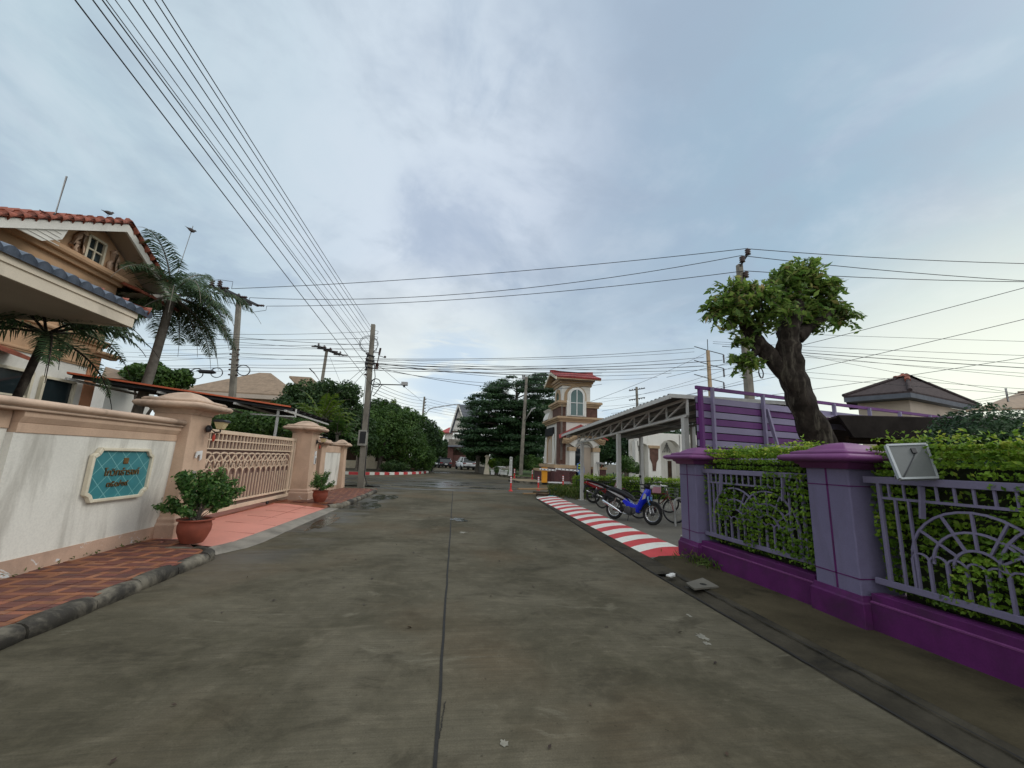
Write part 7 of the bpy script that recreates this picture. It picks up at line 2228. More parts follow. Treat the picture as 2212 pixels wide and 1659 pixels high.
def bicycle(loc, rz, label, paint, lean=R(-4), basket=True, metal='engine_metal'):
    r = root('bicycle', loc, label, 'bicycle', 'bicycles under the shelter'); r.rotation_euler = (lean, 0, rz)
    L = dict(local=True)
    wheel(r, 0, 0, 0.34, 0.9, 0.012, 24, False, 0.025, tyre=0.022, rim_mat=metal); wheel(r, 1.05, 0, 0.34, 0.9, 0.012, 24, False, 0.025, tyre=0.022, rim_mat=metal)
    m = MB()
    BB, SE, HT, HB = (0.44, 0, 0.29), (0.28, 0, 0.74), (0.84, 0, 0.86), (0.88, 0, 0.72)
    for p, q, w_ in ((BB, SE, 0.017), (BB, HB, 0.018), (SE, (0.85, 0, 0.78), 0.015), (HT, HB, 0.02)): m.tube([p, q], w_, 8)
    for s_ in (-1, 1): m.tube([(0, s_ * 0.05, 0.34), (0.42, s_ * 0.03, 0.29)], 0.010, 6); m.tube([(0, s_ * 0.05, 0.34), (0.30, s_ * 0.02, 0.70)], 0.009, 6)
    m.build('frame', paint, r, **L)
    m = MB()
    for s_ in (-1, 1): m.tube([(1.05, s_ * 0.05, 0.34), (0.93, s_ * 0.05, 0.66), (0.88, 0, 0.72)], 0.012, 6)
    m.build('fork', paint, r, **L)
    m = MB(); m.tube([(0.84, 0, 0.86), (0.82, 0, 0.98)], 0.013, 6); m.tube([(0.60, -0.27, 0.98), (0.74, -0.24, 1.0), (0.84, -0.06, 1.0), (0.84, 0.06, 1.0), (0.74, 0.24, 1.0), (0.60, 0.27, 0.98)], 0.011, 6); m.build('handlebar', 'chrome', r, **L)
    m = MB(); m.tube([(0.28, 0, 0.72), (0.25, 0, 0.86)], 0.012, 6); m.loft([[Vector((x, a * w_, z)) for a, z in ((-1, .87), (-.6, .905), (.6, .905), (1, .87))] for x, w_ in ((0.10, 0.09), (0.18, 0.095), (0.30, 0.04), (0.40, 0.02))]); m.build('saddle', 'seat_vinyl', r, recalc=True, **L)
    m = MB(); m.lathe([(0.08, -0.01), (0.09, 0), (0.08, 0.01)], (0.44, 0.05, 0.29), 16, Matrix.Rotation(R(90), 3, 'X')); m.tube([(0.44, 0.07, 0.29), (0.56, 0.08, 0.18)], 0.01, 5); m.tube([(0.44, -0.07, 0.29), (0.32, -0.08, 0.40)], 0.01, 5); m.build('crank', 'dark_metal', r, **L)
    m = MB()
    for xw_ in (0, 1.05):
        pts = [(xw_ + 0.375 * math.cos(R(a)), 0, 0.34 + 0.375 * math.sin(R(a))) for a in range(20 if xw_ == 0 else 40, 180 if xw_ == 0 else 170, 12)]
        m.loft([[Vector((p[0], y_, p[2])) for y_ in (-0.03, 0, 0.03)] for p in pts], True, False)
    m.build('mudguards', 'black_plastic', r, **L)
    if basket:
        m = MB(); b0, b1 = (0.80, 1.12), (-0.17, 0.17)
        for z, k in ((0.72, 0.85), (0.80, 0.92), (0.88, 0.97), (0.96, 1.0)):
            c_ = 0.98
            q = [(c_ - 0.14 * k, -0.17 * k, z), (c_ + 0.14 * k, -0.17 * k, z), (c_ + 0.14 * k, 0.17 * k, z), (c_ - 0.14 * k, 0.17 * k, z)]
            m.tube(q, 0.005, 4, closed=True)
        for i in range(7):
            t_ = -0.17 + 0.34 * i / 6
            for s_ in (-1, 1): m.tube([(0.98 + s_ * 0.12, t_ * .85, 0.72), (0.98 + s_ * 0.14, t_, 0.96)], 0.004, 4)
        m.build('basket', 'aluminium', r, **L)
    return r


fa_, fb_ = G(1395, 1118, 0.035), G(1457, 1131, 0.035)
hd = aim(ra, rb_) + R(8)
bl = Vector((fb_.x - 1.05 * math.cos(hd), fb_.y - 1.05 * math.sin(hd), 0.035))
bicycle(bl, hd, 'dark red bicycle with a wire basket beside the lavender pillar', 'red_paint')
px_ = AY(1418, 1056, bl.y + 0.1); pk = root('cool_box', px_, 'pink cool box with a white lid carried at the bicycle handlebar', 'cool box')
M3 = Matrix.Rotation(hd + R(20), 3, 'Z')
m = MB(); m.box(px_ - Vector((0, 0, 0.03)), (0.25, 0.20, 0.18), M=M3); m.build('box', 'pink_plastic', pk, bevel=0.012)
m = MB(); m.box(px_ + Vector((0, 0, 0.085)), (0.27, 0.22, 0.05), M=M3); m.build('lid', 'paper_white', pk, bevel=0.012)
fd = G(1302, 1098, 0.035); bicycle((fd.x, fd.y, 0.035), R(20), 'black bicycle standing between the two motorbikes', 'black_plastic', basket=False, metal='dark_metal')
fe = G(1378, 1103, 0.035); bicycle((fe.x - 0.05, fe.y, 0.035), R(-25), 'black bicycle at the back, mostly hidden by the blue motorbike', 'black_plastic', basket=False, metal='dark_metal')
# hoop
p0 = G(1459, 1137, 0.035)
hp = MB(); e = Vector((0.75, 0.12, 0)); up_ = Vector((0, 0, 1)); H = 0.72
pts = [p0, p0 + up_ * (H - 0.12)] + [p0 + up_ * (H - 0.12 + 0.12 * math.sin(R(a))) + e.normalized() * 0.12 * (1 - math.cos(R(a))) for a in (30, 60, 90)]
pts += [p0 + e - e.normalized() * 0.12 * (1 - math.cos(R(a))) + up_ * (H - 0.12 + 0.12 * math.sin(R(a))) for a in (90, 60, 30)] + [p0 + e + up_ * (H - 0.12), p0 + e]
hp.tube(pts, 0.028, 10); tag(hp.build('bicycle_rack', 'grey_metal'), 'bent grey pipe hoop for locking bikes next to the lavender pillar', 'bike rack')


# ---- cars down the street
def car(loc, rz, label, paint, suv=True, pickup=False):
    r = root('parked_car', loc, label, 'car', 'cars parked down the street', rz); L = dict(local=True)
    h = 1.0 if suv else 0.86
    W_ = 0.93
    st = [(-2.30, 0.55, 0.42, .80), (-2.22, 0.95 * h, 0.36, .94), (-1.4, 1.05 * h, 0.28, 1.0), (0, 1.04 * h, 0.26, 1.0), (1.0, 1.02 * h, 0.28, 1.0), (1.9, 0.92 * h, 0.32, .95), (2.25, 0.72 * h, 0.36, .84)]
    rings = []
    for x, zt_, zb_, k in st:
        y_ = W_ * k
        rings.append([Vector((x, a * y_, z)) for a, z in ((-.85, zb_), (-1, zb_ + 0.15), (-1, zt_ - 0.14), (-.88, zt_), (.88, zt_), (1, zt_ - 0.14), (1, zb_ + 0.15), (.85, zb_))])
    m = MB(); m.loft(rings); m.build('body', paint, r, recalc=True, bevel=0.02, **L)
    zr_ = 1.66 if suv else 1.44
    if pickup: cab = [(-0.7, 0.80), (-0.55, 0.78), (0.55, 0.78), (1.25, 0.82)]
    else: cab = [(-2.12, 0.84), (-1.75, 0.74), (0.2, 0.74), (1.15, 0.84)]
    zb_ = 1.0 * h
    m = MB()
    lo = [(cab[0][0], W_ * .93), (cab[3][0], W_ * .93)]; hi = [(cab[1][0], W_ * .74), (cab[2][0], W_ * .74)]
    vs = []
    for (x0_, y_), z in ((lo[0], zb_), (lo[1], zb_), (hi[1], zr_ - .04), (hi[0], zr_ - .04)):
        vs += [(x0_, -y_, z), (x0_, y_, z)]
    m.add(vs, [(0, 1, 7, 6), (2, 4, 5, 3), (0, 6, 4, 2), (1, 3, 5, 7), (4, 6, 7, 5)]); m.build('windows', 'window_glass', r, recalc=True, **L)
    m = MB(); m.prism([(hi[0][0] - .10, -W_ * .75, zr_ - .045), (hi[1][0] + .05, -W_ * .75, zr_ - .045), (hi[1][0] + .05, W_ * .75, zr_ - .045), (hi[0][0] - .10, W_ * .75, zr_ - .045)], (0, 0, 0.07))
    for s_ in (-1, 1):
        for xb, xt in ((lo[0][0], hi[0][0]), (lo[1][0], hi[1][0]), (-.35, -.35)): m.bar((xb, s_ * W_ * .93, zb_), (xt, s_ * W_ * .745, zr_ - .03), 0.07, 0.05)
    m.build('roof', paint, r, bevel=0.015, **L)
    for x in (-1.38, 1.40):
        for s_ in (-1, 1):
            m = MB(); m.lathe([(0.20, -0.11), (0.33, -0.11), (0.345, -0.07), (0.345, 0.07), (0.33, 0.11), (0.20, 0.11)], (x, s_ * (W_ - 0.08), 0.345), 20, Matrix.Rotation(R(90), 3, 'X')); w_ = m.build('wheel', 'rubber', r, **L)
            m = MB(); m.lathe([(0.001, -0.10), (0.2, -0.09), (0.22, 0), (0.2, 0.09), (0.001, 0.10)], (x, s_ * (W_ - 0.08), 0.345), 12, Matrix.Rotation(R(90), 3, 'X')); m.build('rim', 'silver_paint', w_, **L)
    for s_ in (-1, 1):
        m = MB(); m.box((-2.24, s_ * 0.66, 0.88 * h), (0.10, 0.42, 0.11)); m.build('tail_light', 'tail_red', r, **L)
        m = MB(); m.box((1.0, s_ * 1.0, 1.02 * h), (0.12, 0.2, 0.13)); m.build('wing_mirror', paint, r, bevel=0.03, **L)
    m = MB(); m.box((-2.28, 0, 0.42), (0.12, 1.62, 0.20)); m.build('bumper', 'black_plastic', r, bevel=0.02, **L)
    m = MB(); m.box((-2.315, 0, 0.70 * h), (0.02, 0.42, 0.14)); m.build('number_plate', 'paper_white', r, **L)
    return r


def put_car(px, py, Y, turn, *a, **k):
    p = AY(px, py, Y); rz = R(90 + turn)
    car((p.x + 2.2 * math.cos(rz), Y + 2.2 * math.sin(rz), 0.0), rz, *a, **k)


put_car(1013, 1012, 54.5, 13, 'white SUV parked by the grey gate post, seen from behind', 'car_white')
put_car(963, 1007, 59.5, 14, 'dark grey hatchback parked in front of the brick house', 'car_dark', suv=False)
put_car(948, 1003, 66, 16, 'black pickup parked beyond the dark grey hatchback', 'car_black', pickup=True)
put_car(938, 1001, 73, 20, 'white car parked farthest down the street', 'car_white', suv=False)
# ================================================================ POLES AND CABLES
POLES = "concrete utility poles"


def insulator(b, p, d, n=3, r_=0.055, step=0.07):
    p = Vector(p); d = Vector(d).normalized()
    q = d.to_track_quat('Z', 'Y').to_matrix(); prof = [(0.02, 0)]
    for k in range(n): prof += [(r_, k * step + 0.01), (r_ * 0.9, k * step + 0.035), (0.025, k * step + 0.05)]
    prof.append((0.02, n * step + 0.01)); b.lathe(prof, p, 10, q)


def pole(base, top, w0, w1, label, group=POLES, m_='concrete_pole'):
    r = root('utility_pole', base, label, 'utility pole', group)
    b = MB(); base, top = Vector(base), Vector(top)
    q = (top - base)
    vs = []
    for p, w_ in ((base - Vector((0, 0, .1)), w0), (top, w1)):
        vs += [p + Vector((a * w_ / 2, c_ * w_ / 2, 0)) for a, c_ in ((-1, -1), (1, -1), (1, 1), (-1, 1))]
    b.add(vs, [(0, 1, 5, 4), (1, 2, 6, 5), (2, 3, 7, 6), (3, 0, 4, 7), (4, 5, 6, 7)]); b.build('shaft', m_, r, bevel=0.015)
    return r


# pole with the double cross-arm above the car canopy
t1 = AY(517, 640, 22.0); b1 = AY(498, 915, 22.0); b1 = b1 + (b1 - t1) * (b1.z / (t1.z - b1.z))
u1 = pole(b1, t1, 0.30, 0.20, 'concrete pole with a double cross-arm, rising behind the peach gate')
m = MB(); A, B_ = Vector((t1.x - 0.62, 20.6, t1.z - 0.1)), Vector((t1.x + 0.15, 23.0, t1.z - 0.1))
A2, B2 = A + Vector((0.36, 0.0, 0)), B_ + Vector((0.36, 0.0, 0))
A2_1, B2_1 = A2, B2; m.bar(A, B_, 0.10, 0.12); u1a = m.build('cross_arm', 'dark_metal', u1)
m = MB(); m.bar(A2, B2, 0.10, 0.12); m.build('cross_arm', 'dark_metal', u1)
m = MB()
for p in (A, A2): insulator(m, p + Vector((0, 0.05, 0.05)), (0, 0, 1), 3, 0.12, 0.11)
insulator(m, A.lerp(B_, 0.55) + Vector((.2, 0, .05)), (0, 0, 1), 2, 0.08, 0.09)
for u in (0.05, 0.5, 0.97):
    insulator(m, A.lerp(B_, u) + Vector((-0.05, 0, 0)), (-1, 0, 0.02), 4, 0.085, 0.1); insulator(m, A2.lerp(B2, u) + Vector((0.05, 0, 0)), (1, 0, 0.02), 4, 0.07, 0.085)
m.build('insulators', 'porcelain', u1)
for u in (0.05, 0.5, 0.97):
    p, q = A.lerp(B_, u), A2.lerp(B2, u)
    m = MB(); m.tube([p + Vector((-0.4, 0, 0)), p + Vector((-0.35, 0, 0.25 if u < .1 else -0.3)), p + Vector((0.2, 0, 0.42 if u < .1 else -0.42)), q + Vector((0.5, 0, 0.38 if u < .1 else -0.25)), q + Vector((0.5, 0, 0))], 0.012, 6); m.build('jumper_lead', 'cable_black', u1)
m = MB()
for k in range(6):
    z = t1.z - 2.95 - k * 0.27; c_ = t1.lerp(b1, (t1.z - z) / t1.z)
    for s_ in (-1, 1): insulator(m, c_ + Vector((s_ * 0.12, -0.05, 0)), (s_, -0.2, 0), 2, 0.05, 0.06)
m.build('spool_insulators', 'porcelain', u1)
# coils of spare cable
def coil(c_, rad, label, tilt=0.3, n=4, rr=0.010):
    c_ = Vector(c_); b = MB(); pts = []
    for k in range(n * 24 + 1):
        a = 2 * PI * k / 24; r_ = rad * (1 + 0.06 * math.sin(a * 0.37 + 1))
        pts.append(c_ + Vector((r_ * math.cos(a) * math.cos(tilt), r_ * math.cos(a) * math.sin(tilt) + 0.02 * math.sin(a * 1.7), r_ * math.sin(a))))
    b.tube(pts, rr, 5)
    return tag(b.build('cable_coil', 'cable_black'), label, 'cable coil', 'coils of spare cable')


coil(AY(526, 800, 21.7), 0.27, 'coil of black cable hung on the right side of the cross-arm pole', 0.5)
coil(AY(468, 805, 21.7), 0.25, 'coil of black cable hung in the wires just left of the cross-arm pole', 0.2, 3)
coil(AY(425, 807, 21.7), 0.26, 'coil of black cable farthest left in the wires', 0.2, 3)
p = AY(446, 803, 21.7); cl = root('splice_box', p, 'black cable splice box hung between two cable coils', 'splice box')
m = MB(); m.tube([p + Vector((-.45, 0, .03)), p + Vector((-.3, 0, 0)), p + Vector((.3, 0, 0)), p + Vector((.45, 0, -.03))], [0.03, 0.10, 0.10, 0.03], 10); m.build('casing', 'black_plastic', cl)

# second cross-arm pole, farther away
t2 = AY(706, 757, 37); b2 = Vector((t2.x - 0.25, 37, 0))
u2 = pole(b2, t2, 0.30, 0.20, 'concrete pole with cross-arms standing behind the dark rounded tree')
m = MB(); A, B_ = t2 + Vector((-0.75, -1.0, 0.1)), t2 + Vector((0.9, 1.0, -0.12)); m.bar(A, B_, 0.12, 0.12); m.build('cross_arm', 'dark_metal', u2)
m = MB(); m.bar(A + Vector((0.3, 0, 0)), B_ + Vector((0.3, 0, 0)), 0.12, 0.12); m.build('cross_arm', 'dark_metal', u2)
m = MB()
for u in (0.1, 0.32, 0.55, 0.95): insulator(m, A.lerp(B_, u) + Vector((.1, 0, .05)), (0, 0, 1), 3, 0.10, 0.10); insulator(m, A.lerp(B_, u) + Vector((-.1, 0, 0)), (-1, 0, 0), 4, .08, .1); insulator(m, A.lerp(B_, u) + Vector((.4, 0, 0)), (1, 0, 0), 4, .08, .1)
m.build('insulators', 'porcelain', u2)
# street lamp head behind the tree
p = AY(690, 822, 38); q = AY(679, 806, 38); sl_ = root('street_lamp', (p.x, 38, 0), 'grey street lamp arm poking above the dark rounded tree', 'street lamp')
m = MB(); m.tube([(p.x, 38, 0), p, q], 0.05, 6); m.build('arm', 'grey_metal', sl_)
m = MB(); m.bar(q, q + (q - p).normalized() * 0.5 + Vector((-0.15, 0, 0)), 0.14, 0.08); m.build('lamp_head', 'dark_metal', sl_)

# the tall pole at the pavement's end
P3 = 19.9
t3 = AY(806.5, 701, P3); b3 = AY(780, 1046, P3); b3.z = PZ
u3 = pole(b3, t3, 0.29, 0.19, 'tall bare concrete pole with a meter box at the end of the brick pavement')
def on3(z): return b3.lerp(t3, (z - b3.z) / (t3.z - b3.z))


m = MB(); c_ = AY(783, 946, P3 - 0.2); m.box(c_, (0.36, 0.22, 0.72)); m.build('meter_box', 'grey_plastic', u3, bevel=0.01)
m = MB(); m.box(c_ + Vector((0.03, -0.12, 0.02)), (0.27, 0.01, 0.55)); m.build('meter_window', 'black_plastic', u3)
m = MB(); m.tube([on3(2.0) + Vector((0.14, -0.1, 0)), on3(0.6) + Vector((0.16, -0.14, 0)), on3(0.16) + Vector((0.3, -0.1, 0)), (b3.x + 0.9, b3.y - 0.3, PZ + 0.02)], 0.022, 6)
m.tube([on3(6.3) + Vector((0.16, -0.12, 0)), on3(5.3) + Vector((0.30, -0.12, 0)), on3(4.4) + Vector((0.17, -0.12, 0)), on3(2.6) + Vector((0.15, -0.13, 0))], 0.02, 6)
m.tube([on3(6.1) + Vector((-0.12, -0.1, 0)), on3(4) + Vector((-0.16, -0.12, 0)), on3(2.5) + Vector((-0.17, -0.1, 0))], 0.014, 6)
m.build('riser_cables', 'cable_black', u3)
m = MB()
for k in range(5):
    z = t3.z - 1.55 - 0.26 * k; insulator(m, on3(z) + Vector((-0.1, -0.05, 0)), (-1, -0.3, 0), 2, 0.055, 0.07)
for k in range(4): m.tube([on3(t3.z - 0.3 - k * .3) + Vector((0.09, 0, 0)), on3(t3.z - 0.35 - k * .3) + Vector((0.27, -0.05, 0)), on3(t3.z - 0.48 - k * .3) + Vector((0.25, -0.05, 0)), on3(t3.z - 0.5 - k * .3) + Vector((0.09, 0, 0))], 0.012, 5)
m.build('spool_insulators', 'porcelain', u3)
m = MB(); p = AY(822, 752, P3 - .1); q = AY(815, 785, P3 - .1)
m.tube([p, p.lerp(q, 0.45)], 0.05, 8); m.tube([p.lerp(q, 0.4), q], 0.025, 6); m.tube([q, q - Vector((0.01, 0, 0.30))], 0.075, 8); m.bar(p.lerp(q, .3), on3(p.lerp(q, .3).z), 0.03); m.bar(q, on3(q.z), 0.03)
m.tube([p.lerp(q, .5), p.lerp(q, .55) + Vector((0.25, 0, -0.02))], 0.02, 5); m.sphere(p.lerp(q, .55) + Vector((0.3, 0, 0)), 0.06, 8, 6)
m.build('fuse_switch', 'porcelain', u3)
cc3 = root('security_camera', on3(5.2), 'long grey arm with a boxed security camera on the tall bare pole', 'security camera')
p, q = AY(806, 830, P3), AY(868, 831.5, P3)
m = MB(); m.bar(p, q, 0.045, 0.045); m.bar(AY(806, 856, P3), AY(825, 831, P3), 0.03); m.build('arm', 'dark_metal', cc3)
m = MB(); m.box(AY(874, 829, P3), (0.30, 0.2, 0.17)); m.build('housing', 'grey_metal', cc3, bevel=0.01)
m = MB(); c_ = AY(873, 834.5, P3); m.sphere(c_, 0.055, 10, 6); m.build('camera_dome', 'black_plastic', cc3)
coil(AY(797, 744, P3 - .1), 0.42, 'big loose loop of cable on the left side of the tall bare pole', 0.2, 2, 0.012)
coil(AY(812, 827, P3 - .1), 0.20, 'small loop of cable at the camera arm of the tall bare pole', 0.1, 3, 0.012)

m = MB()
for z in (5.75, 5.95, 6.1, 6.35): 
    c_ = on3(z); m.tube([c_ + Vector((0.15 * math.cos(R(a)) * 1.15, 0.15 * math.sin(R(a)) * 1.15, 0.02 * math.sin(R(a * 2)))) for a in range(0, 360, 30)], 0.03, 6, closed=True)
m.tube([on3(6.3) + Vector((-.15, -.1, 0)), on3(5.9) + Vector((-.2, -.12, 0)), on3(5.6) + Vector((-.13, -.12, 0))], 0.035, 6)
m.build('cable_bundle', 'cable_black', u3)

# slim pole down the street
t4 = AY(917, 857, 60); b4 = Vector((AY(911, 930, 60).x - 0.1, 60, 0))
u4 = pole(b4, t4, 0.32, 0.24, 'slim dark utility pole at the mouth of the far street, with a curved lamp arm')
m = MB(); p = AY(921, 893, 60); m.tube([p, AY(926, 885, 60), AY(935, 881, 60), AY(960, 877, 60), AY(984, 873.5, 60)], 0.07, 6); m.build('lamp_arm', 'grey_metal', u4)
m = MB(); q = AY(984, 873.5, 60); m.bar(q, q + Vector((0.7, 0, 0.04)), 0.2, 0.1); m.build('lamp_head', 'grey_metal', u4)
m = MB()
for k in range(5): insulator(m, t4 + Vector((0.15, -.1, -0.4 - .45 * k)), (1, -.2, 0), 2, 0.1, 0.1)
m.build('spool_insulators', 'porcelain', u4)

# leaning lamp pole by the gatehouse
t5 = AY(1137.5, 814, 40); b5 = G(1124.5, 1021, 0.1); b5 = AY(1124.5, 1021, 40); b5.z = 0.1
u5 = pole(b5, t5, 0.36, 0.24, 'leaning weathered concrete pole with a short lamp arm in front of the layered tree')
m = MB(); m.tube([AY(1134, 908, 39.8), AY(1149, 884, 39.5)], 0.07, 6); m.build('lamp_arm', 'white_metal', u5)
m = MB(); m.bar(AY(1149, 884, 39.5), AY(1157, 881, 39.4), 0.22, 0.12); m.build('lamp_head', 'grey_metal', u5)
m = MB(); m.bar(t5 + Vector((-0.45, 0, -0.2)), t5 + Vector((0.1, 0, -0.1)), 0.12, 0.25); m.build('cross_arm', 'grey_metal', u5)
m = MB()
for dx_ in (-0.4, -0.2): insulator(m, t5 + Vector((dx_, 0, -.1)), (0, 0, 1), 3, 0.09, 0.1)
m.build('insulators', 'porcelain', u5)

# pole behind the pollarded tree
t6 = AY(1597, 572, 14.5); b6 = Vector((t6.x + 0.05, 14.5, 0))
u6 = pole(b6, t6, 0.32, 0.20, 'concrete pole with stepped insulators behind the pollarded tree')
I6 = [AY(1615, 541, 14.3), AY(1603, 557, 14.3), AY(1611, 590, 14.3)]
m = MB(); m.bar(AY(1599, 575, 14.4), AY(1616, 548, 14.3), 0.07, 0.07); m.build('bracket', 'dark_metal', u6)
m = MB(); m.bar(AY(1601, 612, 14.4), AY(1612, 598, 14.3), 0.07, 0.07); m.build('bracket', 'dark_metal', u6)
m = MB()
for p in I6: insulator(m, p - Vector((0, 0, 0.20)), (0, 0, 1), 3, 0.12, 0.10)
m.build('insulators', 'porcelain', u6)
coil(AY(1644, 806, 14.0), 0.20, 'small coil of cable beside the pole behind the pollarded tree', 0.5, 4, 0.012)

# ochre steel mast far right
t7 = AY(1529, 757, 42); b7 = Vector((t7.x + 0.1, 42, 0)); tt = AY(1528, 733, 42)
u7 = pole(b7, t7, 0.40, 0.30, 'tall ochre transmission pole with three pairs of arms behind the shelter', m_='tan_stucco')
m = MB(); m.tube([t7, tt], 0.04, 6); m.build('spike', 'dark_metal', u7)
m = MB()
for py in (757, 787, 817):
    p = AY(1529, py, 42); m.bar(p + Vector((-1.7, 0, 0.35)), p, 0.07); m.bar(p, p + Vector((2.0, 0, -0.35)), 0.07)
m.build('cross_arms', 'dark_metal', u7)
m = MB()
for py in (757, 787, 817): insulator(m, AY(1529, py, 42) + Vector((2.0, 0, -0.4)), (0, 0, -1), 8, 0.12, 0.13)
m.build('insulators', 'porcelain', u7)

# far double-arm pole above the shelter roof
t8 = AY(1375, 836, 62); u8 = pole((t8.x + 0.3, 62, 0), t8, 0.4, 0.3, 'far pole with two cross-arms above the shelter roof')
for py, dx_ in ((842, 0), (862, 1)):
    p = AY(1376, py, 62); m = MB(); m.bar(p + Vector((-1.4, 0, -0.25)), p + Vector((1.4, 0, 0.35)), 0.14, 0.14); m.build('cross_arm', 'dark_metal', u8)
m = MB()
for py in (842, 862):
    p = AY(1376, py, 62)
    for k in range(-3, 4): insulator(m, p + Vector((k * 0.42, 0, 0.05 + 0.08 * k)), (0.1, 0, 1 if py == 842 else -1), 2, 0.10, 0.12)
m.build('insulators', 'porcelain', u8)
# thin garden camera post at the corner
p = G(863, 1018, 0.14); q = AY(866, 960, p.y); r = root('security_camera', p, 'thin pale post with a small camera in the corner garden', 'security camera')
m = MB(); m.tube([p, q], 0.045, 6); m.build('post', 'cardboard', r)
m = MB(); c_ = AY(868, 973, p.y - .1); m.box(c_, (0.30, 0.2, 0.12)); m.build('camera', 'reflective_white', r)

# ---- cables
WR = 0
def wire(pts, r_, label, group='overhead cables', sag=0.0, m_='cable_black'):
    pts = [Vector(p) for p in pts]; out = []
    for i in range(len(pts) - 1):
        n = 14 if (len(pts) == 2 or sag) else 6
        for k in range(n + (1 if i == len(pts) - 2 else 0)):
            u = k / n; p = pts[i].lerp(pts[i + 1], u); p.z -= sag * 4 * u * (1 - u); out.append(p)
    b = MB(); b.tube(out, r_ * 0.92, 5)
    return tag(b.build('power_line', m_), label, 'cable', group)


# fan of wires from the tall bare pole back over the viewer's left
GWF = 'wires fanning from the tall bare pole to the upper left'
for (xt, ye, lab, rr) in ((360, 706, 'rightmost wire of the fan to the upper left, tied at the top of the pole', .010),
                          (345, 716, None, .010), (320, 730, None, .010), (290, 742, None, .010), (262, 752, None, .007), (243, 770, None, .007), (235, 776, None, .010), (215, 800, None, .010),
                          (178, 830, 'leftmost and lowest wire of the fan running to the upper left', .010)):
    e_ = AY(801, ye, P3); far = AX(xt, 0, e_.x - 0.15 - (360 - xt) * 0.0008)
    d_ = far - e_; end = e_ + d_ * 1.7
    wire([e_, end], rr, lab or 'thin black wire in the middle of the fan running to the upper left', GWF, 0.10)
# three high-voltage lines across the street and on to the right
GH = 'high lines crossing above the street'
ENDS = [A2_1.lerp(B2_1, 0.05), A2_1.lerp(B2_1, 0.5), A2_1.lerp(B2_1, 0.97)]
for (a, b_, s_, e, lab) in (((572, 613), (1611, 537), 0.25, (2290, 571), 'topmost high line over the street, on the highest insulator behind the pollarded tree'),
                         ((572, 629), (1601, 552), 0.75, (2290, 611), 'middle high line over the street, on the left insulator behind the pollarded tree'),
                         ((585, 641), (1609, 585), 0.40, (2290, 609), 'lowest high line over the street, on the lowest insulator behind the pollarded tree')):
    A = ENDS.pop(0) + Vector((0.5, 0, 0)); B_ = AY(*b_, 14.3); n = 18; pts = []
    for k in range(n + 1): u = k / n; p = A.lerp(B_, u); p.z -= s_ * 4 * u * (1 - u); pts.append(p)
    C_ = AY(*e, 12.5)
    for k in range(1, 9): u = k / 8; p = B_.lerp(C_, u); p.z -= 0.12 * 4 * u * (1 - u); pts.append(p)
    wire(pts, 0.016, lab, GH)
for a, b_, lab in (((-120, 642), (480, 616), 'high line running left from the cross-arm pole behind the palm, upper one'), ((-120, 668), (478, 634), 'high line running left from the cross-arm pole behind the palm, lower one')):
    wire([AY(*a, 21), AY(*b_, 21.6)], 0.014, lab, GH, 0.1)
# low bundle left of and across the street
GB_ = 'low telephone and power cables across the street'
rw = random.Random(12)
names_ = ['thin low cable', 'low cable']
LOW = [((330, 690), (505, 728), (800, 745), 21.5), ((330, 700), (505, 738), (800, 757), 21.5), ((320, 715), (508, 722), (803, 716), 21.2), ((320, 728), (508, 733), (803, 730), 21.2), ((320, 742), (508, 745), (803, 742), 21.2),
       ((300, 756), (507, 750), (802, 752), 21.2), ((300, 768), (507, 762), (802, 770), 21.2), ((260, 780), (505, 770), (800, 781), 21.2), ((255, 788), (503, 788), (795, 784), 21.2), ((250, 794), (503, 793), (795, 793), 21.2), ((250, 800), (503, 801), (795, 800), 21.2),
       ((250, 760), (690, 768), (1310, 800), 30), ((250, 770), (690, 776), (1310, 812), 30)]
for k, (a, b_, c_, Y) in enumerate(LOW):
    wire([AY(*a, Y + 1), AY(*b_, Y), AY(*c_, P3 + 0.1 if Y < 25 else Y)], 0.010 if k % 3 else 0.013, 'low black cable strung level between the villa side and the tall bare pole', GB_, 0.06)
R_ = [((805, 775), (1500, 752), 0.25, 24), ((805, 778), (1500, 760), 0.2, 24), ((808, 788), (1520, 772), 0.3, 23), ((806, 795), (1560, 778), 0.25, 22, .020), ((806, 790), (1450, 806), 0.35, 26), ((806, 783), (1420, 815), 0.5, 26),
      ((808, 792), (1300, 830), 0.7, 28), ((808, 797), (1290, 822), 0.5, 27), ((806, 800), (1620, 795), 0.2, 24), ((806, 779), (1600, 786), 0.4, 25), ((806, 786), (1520, 790), 0.3, 24), ((808, 785), (1300, 806), 0.3, 26)]
for k, t_ in enumerate(R_):
    a, b_, s_, Y = t_[:4]
    wire([AY(*a, P3), AY(*b_, Y)], t_[4] if len(t_) > 4 else (0.012 if k % 2 else 0.015), 'low black cable strung from the tall bare pole towards the gatehouse and shelter', 'low cables right of the tall bare pole', s_)
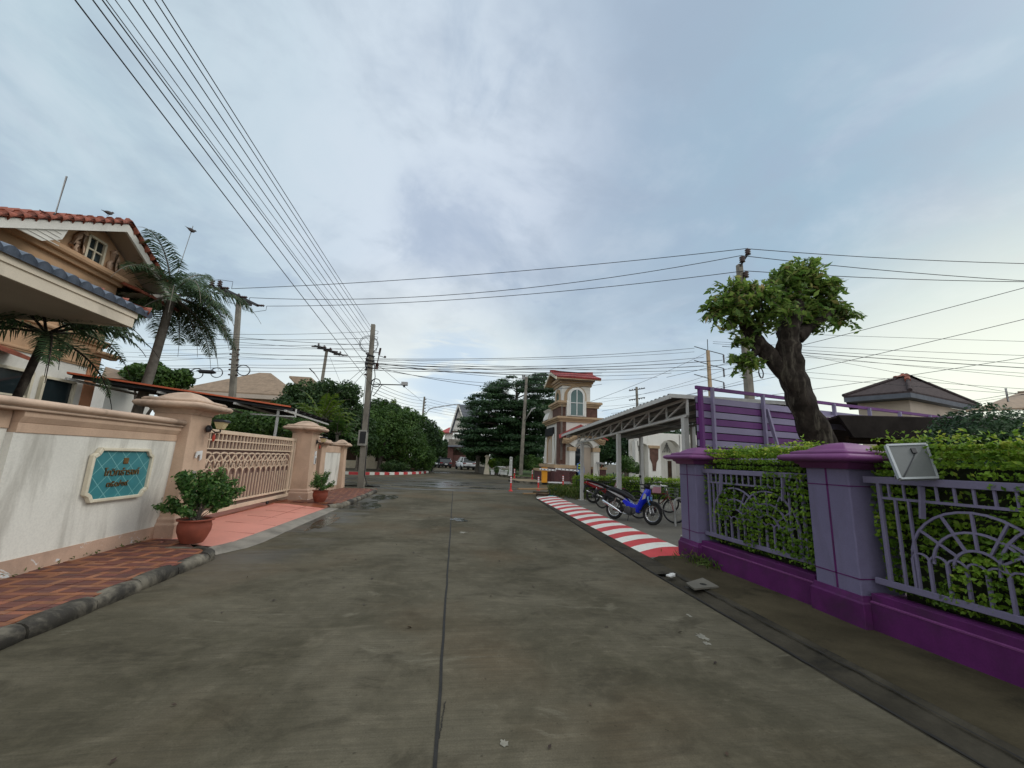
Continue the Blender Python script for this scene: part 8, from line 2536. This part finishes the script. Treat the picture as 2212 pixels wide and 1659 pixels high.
# right part of the sky
GR = 'cables crossing the right part of the sky'
for a, b_, Y0_, Y1_, s_, r_, lab in (((1440, 815), (2300, 598), 20, 10, 0.1, .013, 'rising cable at the right, the steepest and highest of the three'), ((1300, 888), (2300, 668), 24, 11, 0.2, .013, 'rising cable at the right, the middle one of the three'),
                                ((1320, 893), (2300, 758), 26, 12, 0.2, .012, 'rising cable at the right, the lowest of the three, over the hipped roof'), ((1560, 748), (2300, 800), 20, 14, 0.05, .020, 'thick level cable at the right behind the pollarded tree'),
                                ((1540, 742), (2300, 790), 20, 14, 0.05, .011, None), ((1540, 738), (2300, 771), 20, 14, 0.05, .011, None), ((1560, 715), (2300, 740), 20, 14, 0.03, .010, None), ((1600, 760), (2300, 812), 20, 14, 0.05, .010, None),
                                ((1600, 752), (2300, 822), 20, 14, 0.05, .010, None), ((1640, 795), (2300, 846), 20, 14, 0.05, .010, None), ((1640, 806), (2300, 858), 20, 14, 0.05, .010, None), ((1700, 760), (2300, 868), 20, 14, 0.05, .010, None),
                                ((2080, 868), (2300, 828), 22, 14, 0.05, .014, None), ((2080, 872), (2300, 836), 22, 14, 0.05, .010, None), ((1560, 770), (1640, 806), 30, 15, 0.1, .010, None), ((1290, 862), (1600, 802), 34, 20, 0.3, .010, None), ((1290, 870), (1620, 780), 34, 20, 0.3, .010, None), ((1240, 880), (1530, 760), 34, 41, 0.3, .018, None), ((1290, 878), (1640, 812), 34, 20, 0.4, .010, None)):
    wire([AY(*a, Y0_), AY(*b_, Y1_)], r_, lab or 'thin cable among those crossing the sky behind the pollarded tree and hipped roof', GR, s_)
# stays and street wires
GS = 'slanting stay wires'
for a, b_, Y0_, Y1_, lab in (((812, 785), (930, 882), 19.9, 50, 'stay wire slanting down right from the tall bare pole towards the slim far pole'), ((798, 792), (735, 862), 19.9, 26, 'stay wire slanting down left from the tall bare pole, the near one'), ((796, 786), (722, 850), 19.9, 26, 'stay wire slanting down left from the tall bare pole, the far one'), ((712, 770), (745, 850), 36, 30, 'stay wire slanting down from the farther cross-arm pole')):
    wire([AY(*a, Y0_), AY(*b_, Y1_)], 0.012, lab, GS)
for k in range(5):
    wire([AY(800, 820 + k * 8, 28), AY(915, 859 + k * 6.5, 60)], 0.018, 'thin wire running down the far street to the slim far pole', 'wires of the far street', 0.3)
    wire([AY(918, 860 + k * 6.5, 60), AY(1010, 880 + k * 5.5, 66)], 0.02, 'thin wire running from the slim far pole in front of the steep gable', 'wires in front of the steep gable', 0.1)
